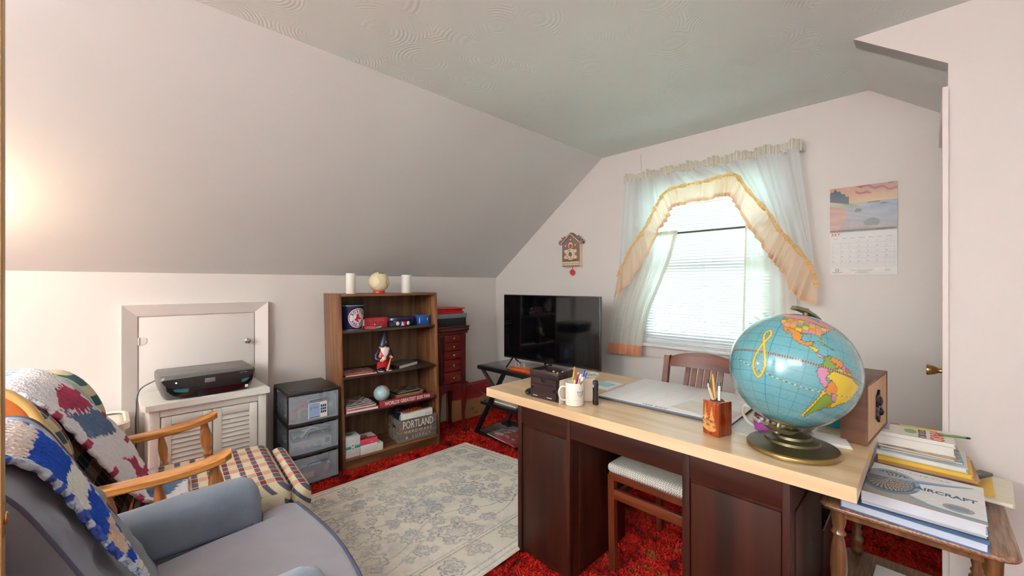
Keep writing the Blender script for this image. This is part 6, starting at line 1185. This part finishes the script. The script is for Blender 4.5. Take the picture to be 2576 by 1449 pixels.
# ================================================================ THE BIG GLOBE
GC = Vector((-.3191, 1.6392, 1.0641)); GR = .1866
Rg = Matrix(((0.9231, -0.3643, 0.1236), (0.2988, 0.8813, 0.366), (-0.2423, -0.3009, 0.9224)))
T = thing('world_globe', 'large turquoise world globe on a bronze base at the right of the desk', 'globe', (GC.x, GC.y, ZD))
OC = (98, 156, 166)
PINK, YEL, ORG, GRN, PUR, LRED = (222, 150, 150), (226, 196, 60), (220, 142, 66), (124, 156, 70), (206, 140, 170), (214, 110, 90)
LAND = [
 (PINK, [(-168, 66), (-156, 71), (-141, 70), (-128, 70), (-110, 68), (-95, 70), (-82, 68), (-94, 60), (-88, 56), (-79, 52), (-77, 60), (-66, 58), (-56, 52), (-60, 46), (-67, 45), (-75, 45), (-83, 46), (-95, 49), (-123, 49), (-130, 55), (-140, 60), (-152, 58), (-165, 55), (-160, 60)]),
 (YEL, [(-124, 49), (-95, 49), (-83, 45), (-76, 44), (-67, 45), (-71, 41), (-76, 36), (-81, 31), (-80, 25), (-83, 29), (-90, 30), (-97, 27), (-106, 31), (-117, 32.5), (-122, 37), (-124.5, 42)]),
 (ORG, [(-117, 32.5), (-106, 31), (-97, 26), (-98, 20), (-94, 18), (-90, 21), (-87, 21), (-89, 16), (-93, 15), (-98, 16), (-105, 20), (-107, 25), (-112, 30), (-110, 23), (-115, 28)]),
 (YEL, [(-92, 15), (-88, 16), (-83, 15), (-83, 10.5), (-86, 12)]), (PINK, [(-85, 11), (-83, 10.5), (-80, 9.5), (-77.5, 8.5), (-78, 7.2), (-81, 7.5), (-84, 9)]),
 (GRN, [(-77.5, 8.5), (-75, 11), (-72, 12), (-72, 7), (-67, 5), (-67, 1), (-70, -4), (-75, 0), (-79, 1.5), (-77, 4)]),
 (ORG, [(-72, 12), (-68, 11), (-62, 10.5), (-60, 8), (-61, 5), (-65, 4), (-67, 1), (-67, 6), (-72, 7)]), (PUR, [(-60, 8), (-57, 6), (-57, 2), (-60, 2), (-61, 5)]), (LRED, [(-57, 6), (-51.5, 4.5), (-53, 2), (-57, 2)]),
 (YEL, [(-51.5, 4.5), (-50, 0), (-44, -2.5), (-38, -4), (-35, -7), (-38, -13), (-39, -18), (-42, -23), (-48, -27), (-53, -33.5), (-57, -30), (-54, -26), (-58, -20), (-60, -14), (-65, -10), (-73, -8), (-70, -4), (-67, 1), (-62, 4), (-60, 2), (-53, 2)]),
 (PUR, [(-79, 1), (-75, 0), (-70, -4), (-73, -8), (-69, -13), (-70, -18), (-76, -14), (-81, -6), (-80, -2)]), (ORG, [(-69, -11), (-65, -10), (-60, -14), (-58, -20), (-63, -22), (-68, -23), (-69, -17)]), (PUR, [(-63, -20), (-58, -20), (-54, -26), (-58, -27), (-62, -22)]),
 (GRN, [(-68, -23), (-63, -22), (-58, -27), (-56, -29), (-58, -34), (-62, -39), (-65, -43), (-67, -47), (-68, -54), (-71, -50), (-71, -40), (-70, -30)]), (ORG, [(-57, -30), (-53, -33.5), (-58, -34.5)]),
 (YEL, [(-70, -18), (-68, -23), (-70, -30), (-71, -40), (-72, -50), (-68, -55), (-75, -52), (-74, -42), (-72, -30), (-71, -20)]),
 (YEL, [(-85, 22), (-77, 20.5), (-74, 20), (-82, 23)]), (ORG, [(-74, 20), (-68, 18.5), (-72, 18)]), (PINK, [(-50, 60), (-25, 70), (-20, 80), (-60, 82), (-70, 77), (-54, 68)]),
 (ORG, [(113, -22), (122, -18), (131, -12), (142, -11), (153, -27), (150, -37), (140, -37), (130, -32), (115, -34)]),
 (YEL, [(-17, 15), (-10, 32), (10, 37), (32, 31), (51, 12), (40, -15), (32, -28), (18, -34), (12, -15), (9, 4), (-8, 5)]), (GRN, [(-10, 37), (0, 50), (10, 58), (30, 60), (60, 55), (50, 40), (28, 38), (15, 40), (0, 38)]),
 (PINK, [(60, 55), (60, 72), (110, 76), (180, 68), (160, 58), (140, 50), (110, 48), (80, 50)]), (YEL, [(80, 50), (110, 48), (130, 46), (122, 36), (120, 25), (105, 20), (92, 26), (75, 36)]), (PUR, [(68, 24), (75, 36), (92, 26), (82, 15), (77, 8)]), (GRN, [(95, 22), (108, 20), (106, 8), (100, 14)]), ((226, 190, 80), [(-180, -76), (180, -76), (180, -90), (-180, -90)])]
STC = [YEL, PINK, GRN, ORG, PUR, (206, 176, 70)]
gn, gm_ = 700, 350
lon = np.linspace(-180, 180, gn); lat = np.linspace(-90, 90, gm_); LO, LA = np.meshgrid(lon, lat)
def pip(P):
    c = np.zeros(LO.shape, bool); j = len(P) - 1; x = LO + .5 * np.sin(LA * 1.7) * (abs(LO) < 178); y = LA + .5 * np.sin(LO * 1.9)
    for i in range(len(P)):
        xi, yi = P[i]; xj, yj = P[j]; 
        if yi != yj: c ^= ((yi > y) != (yj > y)) & (x < (xj - xi) * (y - yi) / (yj - yi) + xi)
        j = i
    return c
rng = np.random.default_rng(2)
LAND = [(tuple(q_ * .9 for q_ in c_), P_) for c_, P_ in LAND]; STC = [tuple(q_ * .9 for q_ in c_) for c_ in STC]
COL = np.zeros(LO.shape + (3,)); COL[:] = OC; COL *= (1 + .03 * np.sin(LO / 17) * np.sin(LA / 13))[..., None]; land = np.zeros(LO.shape, int)
for k, (c, P) in enumerate(LAND):
    m_ = pip(P); COL[m_] = c; land[m_] = k + 1
us = land == 2; cell = (np.floor((LO + 124) / 6.3) * 3 + np.floor((LA - 25) / 4.6) * 2 + np.floor((LO + 124) / 6.3 * .5)) % 6
for i, c in enumerate(STC): COL[us & (cell == i)] = c
ed = np.zeros(LO.shape, bool); ed[:, 1:] |= land[:, 1:] != land[:, :-1]; ed[1:] |= land[1:] != land[:-1]; ed &= abs(LO) < 179
ced = us.copy(); ced[:, 1:] &= (cell[:, 1:] != cell[:, :-1]); COL[ed] = COL[ed] * .45 + np.array((60, 40, 20)) * .3; COL[ced & us] *= .75
tint = ed.copy()
for _ in range(2):
    t2 = tint.copy(); t2[1:] |= tint[:-1]; t2[:-1] |= tint[1:]; t2[:, 1:] |= tint[:, :-1]; t2[:, :-1] |= tint[:, 1:]; tint = t2
gr = ((np.abs((LO + 7.5) % 15 - 7.5) < .26) | (np.abs((LA + 5) % 10 - 5) < .26)); COL[gr & (land == 0)] *= .80
eq = np.abs(LA) < .95; COL[eq] = np.where((np.floor(LO[eq] / 1.0) % 2)[:, None] > 0, (92, 74, 62), (150, 132, 116))
ecl = np.abs(LA + 23.4 * np.sin(np.radians(LO + 177))) < .35; COL[ecl] = np.where((np.floor(LO[ecl] / 2.5) % 2)[:, None] > 0, (70, 90, 70), (196, 196, 120))
tt = np.linspace(0, 2 * PI, 500); yy_ = 24.6 * np.sin(tt); sg_ = np.where(np.cos(tt) > 0, 1, -1); nn_ = (yy_ - 10) / np.where(yy_ > 10, 14.6, 34.6); ax_ = -127.3 + sg_ * np.where(yy_ > 10, 1, -1) * np.where(yy_ > 10, 3.1, 5.6) * np.clip(np.sin(PI * np.clip(np.abs(nn_), 0, 1) ** 1.55), 0, 1) ** .62; ay_ = yy_
dm = np.full(LO.shape, 9e9); sel = (LO > -142) & (LO < -112) & (abs(LA) < 29); pts = np.stack([LO[sel] * 1.0, LA[sel]], 1)
dd = np.min((pts[:, None, 0] - ax_[None]) ** 2 + (pts[:, None, 1] - ay_[None]) ** 2, axis=1) ** .5; dm[sel] = dd
COL[dm < 1.35] = (110, 92, 46); COL[dm < 1.0] = (206, 172, 54)
# place-name ticks around coasts and islands: fine ink texture
ink_ = (np.sin(LO * 5.1 + LA * 3) * np.sin(LA * 11.7 + np.sin(LO * .7) * 3) > .80) & (np.sin(LO * .21 + 1) * np.sin(LA * .27 + LO * .05) > .15) & (land == 0); COL[ink_] *= .72
def glob(parent, r, off):
    v = np.stack([r * np.cos(np.radians(LA)) * np.cos(np.radians(LO)), r * np.cos(np.radians(LA)) * np.sin(np.radians(LO)), r * np.sin(np.radians(LA))], -1).reshape(-1, 3)
    mb = MB(); mb.v = v.tolist(); I = np.arange(gn * gm_).reshape(gm_, gn); mb.f = np.stack([I[:-1, :-1], I[:-1, 1:], I[1:, 1:], I[1:, :-1]], -1).reshape(-1, 4).tolist()
    cl = COL / 255.0; cl = np.where(cl <= .04045, cl / 12.92, ((cl + .055) / 1.055) ** 2.4); mb.c = [(*q, 1.0) for q in cl.reshape(-1, 3).tolist()]; return mb
gmt = vmat('globe_print', .14, bs=40, coat=.6, var=False)
o = mesh_obj('ball', glob(T, GR, 0), gmt, T, smooth=180); o.matrix_local = Matrix.Translation((0, 0, GC.z - ZD)) @ Rg.to_4x4()
brz = mat('antique_bronze', (98, 90, 62), .35, .75, col2=(66, 62, 46), vs=6); brz2 = mat('bronze_strap', (120, 116, 84), .4, .6)
mesh_obj('base', MB().lathe([(.110, 0), (.128, .002), (.131, .009), (.128, .017), (.112, .021), (.092, .026), (.080, .030), (.078, .038), (.070, .041), (.058, .044), (.055, .052), (.046, .055), (.034, .058), (.026, .066), (.014, .072), (.012, .084)], 56), brz, T, smooth=40)
mesh_obj('base_rim', MB().lathe([(.126, .001), (.1325, .003), (.1335, .010), (.1290, .017)], 56), mat('worn_brass', (142, 116, 66), .3, .8), T, smooth=60)
# meridian arm from the south pole round the far side to the north pole
npole = Vector((0.1236, 0.366, 0.9224)); side = Vector((.42, .78, -.10)); side = (side - side.dot(npole) * npole).normalized()
def arc(a0, a1, rad, n=26): return [Vector((0, 0, GC.z - ZD)) + rad * (npole * math.cos(a) + side * math.sin(a)) for a in [math.radians(lerp(a0, a1, i / n)) for i in range(n + 1)]]
def band(pts, w_, th):
    wd = npole.cross(side).normalized(); c0 = Vector((0, 0, GC.z - ZD)); secs = []
    for p_ in pts: rd = (p_ - c0).normalized(); secs.append([tuple(p_ + wd * a * w_ + rd * b * th) for a, b in ((-1, 0), (-.6, 1), (.6, 1), (1, 0))])
    return MB().loft(secs)
mesh_obj('meridian_arm', band(arc(-15, 195, GR + .016), .014, .012), brz2, T, smooth=40)
for s_ in (1, -1): mesh_obj('pole_screw', MB().cyl(tuple(Vector((0, 0, GC.z - ZD)) + npole * s_ * GR * .99), tuple(Vector((0, 0, GC.z - ZD)) + npole * s_ * (GR + .032)), .0075, n=12), brz2, T)
mesh_obj('stem', MB().cyl((0, 0, .072), (-.005, -.015, .076), .014, .012, n=16), brz, T)
# ================================================================ TEA CART
ct = wood('oak_cart_top', (96, 64, 44), (160, 118, 86), 'y', .4, 9.0, coat=.25, bump=.15); cl = wood('oak_cart_leg', (74, 46, 26), (122, 82, 50), 'z', .28, 4.0, coat=.4)
T = thing('tea_cart', 'oak two-tier tea cart with turned posts beside the desk', 'cart', (-.262, 1.708, 0))
W, D_ = .444, .625
secs = [[(x, y, z) for x, y in rrect(i_, W - i_, i_, D_ - i_, .045, 7)] for z, i_ in ((.598, .010), (.602, .003), (.608, 0), (.614, .002), (.619, .008))]
mesh_obj('top_board', MB().loft(secs), ct, T, smooth=50)
secs = [[(x, y, z) for x, y in rrect(i_, W - i_, i_, D_ - i_ - .02, .045, 7)] for z, i_ in ((.190, .012), (.196, .004), (.202, .004), (.208, .010))]
mesh_obj('shelf_board', MB().loft(secs), ct, T, smooth=50)
mesh_obj('apron', MB().box(.05, W - .05, .040, .052, .570, .598), cl, T); mesh_obj('apron', MB().box(.05, W - .05, D_ - .052, D_ - .04, .570, .598), cl, T)
PRC = [(0, .014), (.03, .024), (.07, .026), (.11, .018), (.14, .026), (.18, .027), (.21, .017), (.24, .023), (.27, .016), (.34, .022), (.48, .028), (.62, .026), (.72, .019), (.75, .016), (.78, .025), (.81, .017), (.88, .024), (1, .025)]
for x in (.052, W - .052):
    for y in (.052, D_ - .062):
        mesh_obj('post', MB().turned((x, y, .205), (x, y, .600), [(a_, r_ * .86) for a_, r_ in PRC], 20), cl, T, smooth=60)
        mesh_obj('leg', MB().turned((x, y, .055), (x, y, .192), [(0, .010), (.3, .016), (.6, .018), (.8, .012), (1, .018)], 16), cl, T, smooth=60)
        mesh_obj('caster', MB().cyl((x - .008, y, .026), (x + .008, y, .026), .026, n=18), mat('caster_brown', (70, 54, 44), .5), T)
# books on the cart
bw = mat('book_white_cover', (224, 224, 226), .3, var=.02); silver = mat('silver_print', (150, 156, 164), .3); steel = mat('steel_blue_print', (96, 128, 152), .35)
mag('coffee_table_book', 'lowest large blue-edged book of the pile under the aircraft book', 'book', (-.200, 1.715, .6195), -3, .32, .285, .026, (74, 110, 166), [(90, 120, 160)], 31, mat('pages_blue', (196, 208, 222), .6), 'left')
mag('coffee_table_book', 'middle large dark-edged book directly under the aircraft book', 'book', (-.150, 1.722, .646), 0, .27, .285, .022, (40, 44, 52), [(150, 156, 164), (90, 96, 104)], 32, MATS['pages_blue'])
T = thing('aircraft_book', 'large white book titled AIRCRAFT with a propeller engine on the cover', 'book', (-.146, 1.700, .6685), -2)
W, D_, H = .262, .300, .030; book(T, W, D_, H, bw, mat('pages_grey', (204, 212, 222), .6))
def aircov(u, v):
    ex, ey = (u - .20) / .285, (v - .50) / .36; d_ = math.hypot(ex, ey)
    bl_ = (u - .10) / .82                        # propeller blade from the hub to the upper right
    if 0 < bl_ < 1 and abs(v - (.60 + .30 * bl_ - .05 * math.sin(PI * bl_))) < .050 * (1 - bl_) ** .5 * (.45 + .9 * min(1, bl_ * 3)): return (150, 172, 204) if v > .60 + .30 * bl_ - .05 * math.sin(PI * bl_) else (112, 138, 172)
    if math.hypot((u - .06) / .13, (v - .60) / .15) < 1: return (150, 156, 168) if v > .58 else (104, 108, 118)
    if d_ < .78:
        an = math.atan2(ey, ex); k = math.sin(an * 34 + d_ * 9) * math.sin(d_ * 24 + an * 5); return (198, 190, 178) if k > .15 else (62, 50, 50)
    if d_ < .84: return (56, 74, 92)
    if d_ < 1.0: return (132, 168, 188) if ey > -.3 else (92, 126, 148)
    c_ = .11 + .30 * math.exp(-max(0, u - .30) * 7) if u > .25 else .30
    if v < c_ - .075: return (172, 168, 162) if (v * 40 + u * 6) % 2 > .6 else (150, 146, 142)
    if v < c_ - .03: return (120, 152, 182)
    if v < c_ and u < .55: return (196, 192, 186)
    return (232, 232, 233)
tp = mesh_obj('cover_picture', MB().grid(lambda u, v: (W * u, D_ * v, H + .0006), 150, 160, col=aircov), vmat('glossy_print', .35, bs=90), T)
text(tp, 'AIRCRAFT', (.180, .150, H + .0008), (0, 0, 0), .034, mat('title_blue', (34, 84, 116), .4), off=.0008, sx=.86); text(tp, 'SMITHSONIAN', (.125, .270, H + .0008), FT, .016, mat('pale_title', (168, 178, 188), .5), space=1.5, sx=.9)
mesh_obj('seal', MB().lathe([(.032, 0), (.032, .0006)], 30, c=(.208, .062, H + .0006), sy=.8), silver, tp); mesh_obj('seal_print', MB().box(.188, .228, .068, .072, H + .0012, H + .0016).box(.186, .230, .060, .064, H + .0012, H + .0016).box(.190, .226, .052, .056, H + .0012, H + .0016), grey_ink, tp)
# pile of papers at the back
Z = .6195
pile = [
 ('hardback_book', 'dark book with a red spine at the very bottom of the paper pile', 'book', -.150, 2.035, 0, .29, .20, .026, (70, 24, 28), [(170, 30, 34), (60, 20, 24)]),
 ('cream_portfolio', 'cream flat portfolio sticking out furthest right under the pile', 'folder', -.11, 2.045, -4, .305, .24, .012, (222, 216, 196), None),
 ('large_envelope', 'large yellow envelope above the cream portfolio in the pile', 'envelope', -.12, 2.055, -2, .275, .24, .008, (222, 176, 64), None),
 ('grey_folder', 'dark grey folder between the two yellow envelopes', 'folder', -.14, 2.05, 0, .24, .22, .014, (76, 78, 84), None),
 ('brown_notebook', 'tan notebook beneath the upper yellow envelope', 'notebook', -.13, 2.058, 2, .255, .22, .012, (170, 124, 76), None),
 ('yellow_envelope', 'upper mustard yellow envelope halfway up the paper pile', 'envelope', -.13, 2.06, 0, .240, .215, .016, (216, 172, 60), None),
 ('white_booklet', 'white booklet stack over the upper yellow envelope', 'booklet', -.135, 2.070, -1, .232, .21, .016, (214, 216, 216), None),
 ('grey_magazine', 'blue grey magazine with curling pages in the pile', 'magazine', -.125, 2.080, 3, .215, .20, .009, (140, 154, 166), [(180, 186, 190), (90, 100, 110)]),
 ('newsprint_magazine', 'tan newsprint magazine just under the puzzle books', 'magazine', -.13, 2.085, -3, .20, .19, .009, (176, 150, 122), [(200, 180, 156), (120, 100, 84)]),
 ('puzzle_book', 'thick white puzzle book below the topmost one', 'book', -.135, 2.095, 2, .205, .20, .030, (226, 224, 220), None)]
for (nm, lb_, cat, x, y, rz_, w_, d_, h_, cc, cs) in pile:
    mag(nm, lb_, cat, (x, y, Z), rz_, w_, d_, h_, cc, cs or [cc], 40, pages=mat('edge_' + nm, (176, 30, 34) if nm == 'hardback_book' else tuple(min(255, q + 10) for q in cc), .6) if 'magazine' not in nm and 'puzzle' not in nm else page_m); Z += h_ + .0006
T = thing('sudoku_book', 'topmost colourful puzzle book reading HARD SUDOKU on the paper pile', 'book', (-.135, 2.105, Z), 1); W, D_, H = .205, .155, .012; book(T, W, D_, H, mat('cov_w', (232, 230, 224), .35), page_m)
tp = mesh_obj('cover_picture', MB().grid(lambda u, v: (W * u, D_ * v, H + .0006), 60, 46, col=lambda u, v: (176, 160, 196) if u < .16 and v > .25 else ((232, 190, 70) if (v > .8 and .3 < u < .8) else ((120, 170, 70) if math.hypot((u - .45) / .09, (v - .5) / .2) < 1 else ((190, 90, 70) if (v > .86 and u < .3) else (232, 230, 224))))), vmat('glossy_print'), T)
text(tp, 'HARD', (.160, .062, H + .0008), (0, 0, math.radians(-90)), .050, mat('title_red', (200, 80, 50), .5), off=.001, sx=.9); text(tp, 'SUDOKU', (.122, .062, H + .0008), (0, 0, math.radians(-90)), .030, ink, off=.0006, sx=.9)
pen('pencil', 'short green and black pencil lying out from the top puzzle book', (.03, 2.19, Z + .0165), (.110, 2.215, Z + .0165), .004, mat('pencil_green', (96, 124, 74), .4), black_pl, 'pencil', 'cap')
T = thing('white_card', 'white card with a dark oval poking out right of the pile', 'card', (.03, 2.10, .7175 + .0), 0)
bpy.data.objects.remove(T)
T = thing('remote_control', 'black remote control wedged in the right edge of the pile', 'remote control', (.112, 2.10, Z - .098 + .0), 62); mesh_obj('body', MB().box(0, .11, 0, .035, 0, .012, .004), black_pl, T); mesh_obj('buttons', MB().box(.015, .035, .010, .025, .0115, .0135, .001).box(.045, .060, .010, .025, .0115, .0135, .001), grey_ink, T)
# lower shelf papers
T = thing('white_binder', 'white paper stack lying on the lower shelf of the cart', 'papers', (-.155, 1.86, .2085), -2); mesh_obj('stack', MB().box(0, .29, 0, .34, 0, .018, .002), paper_w, T)
T = thing('dark_folder', 'dark folder edge on the lower cart shelf near the front', 'folder', (-.18, 1.745, .2085), 0); mesh_obj('folder', MB().box(0, .12, 0, .09, 0, .010, .002), mat('folder_dark', (64, 58, 54), .6), T)
# bin between desk and cart
T = thing('waste_bin', 'dark brown rectangular waste bin behind the right desk pedestal', 'bin', (-.50, 2.05, 0), 0); bn_ = mat('bin_brown', (56, 36, 30), .4)
mesh_obj('bin', MB().box(0, .21, 0, .005, 0, .36).box(0, .21, .215, .22, 0, .36).box(0, .005, .005, .215, 0, .36).box(.205, .21, .005, .215, 0, .36).box(.005, .205, .005, .215, 0, .006), bn_, T)
T2 = thing('crumpled_paper', 'white crumpled papers inside the brown bin', 'paper', (-.40, 2.15, .29)); g_ = MB().sph((0, 0, 0), .075, sx=1.15, sz=.6, nu=14, nv=10); r2 = random.Random(4); g_.v = [(x * r2.uniform(.8, 1.15), y * r2.uniform(.8, 1.15), z * r2.uniform(.7, 1.3)) for x, y, z in g_.v]; mesh_obj('ball', g_, paper_w, T2, smooth=0)
# ---------------------------------------------------------------- lettering becomes plain mesh
bpy.context.view_layer.update()
dg = bpy.context.evaluated_depsgraph_get()
for o, name in TEXTS:
    me = bpy.data.meshes.new_from_object(o.evaluated_get(dg)); me.name = name
    q = bpy.data.objects.new(name, me); C.objects.link(q); q.parent = o.parent; q.location = o.location; q.rotation_euler = o.rotation_euler; q.scale = o.scale
    if not me.materials: me.materials.append(o.data.materials[0])
for o, name in TEXTS: bpy.data.objects.remove(o)
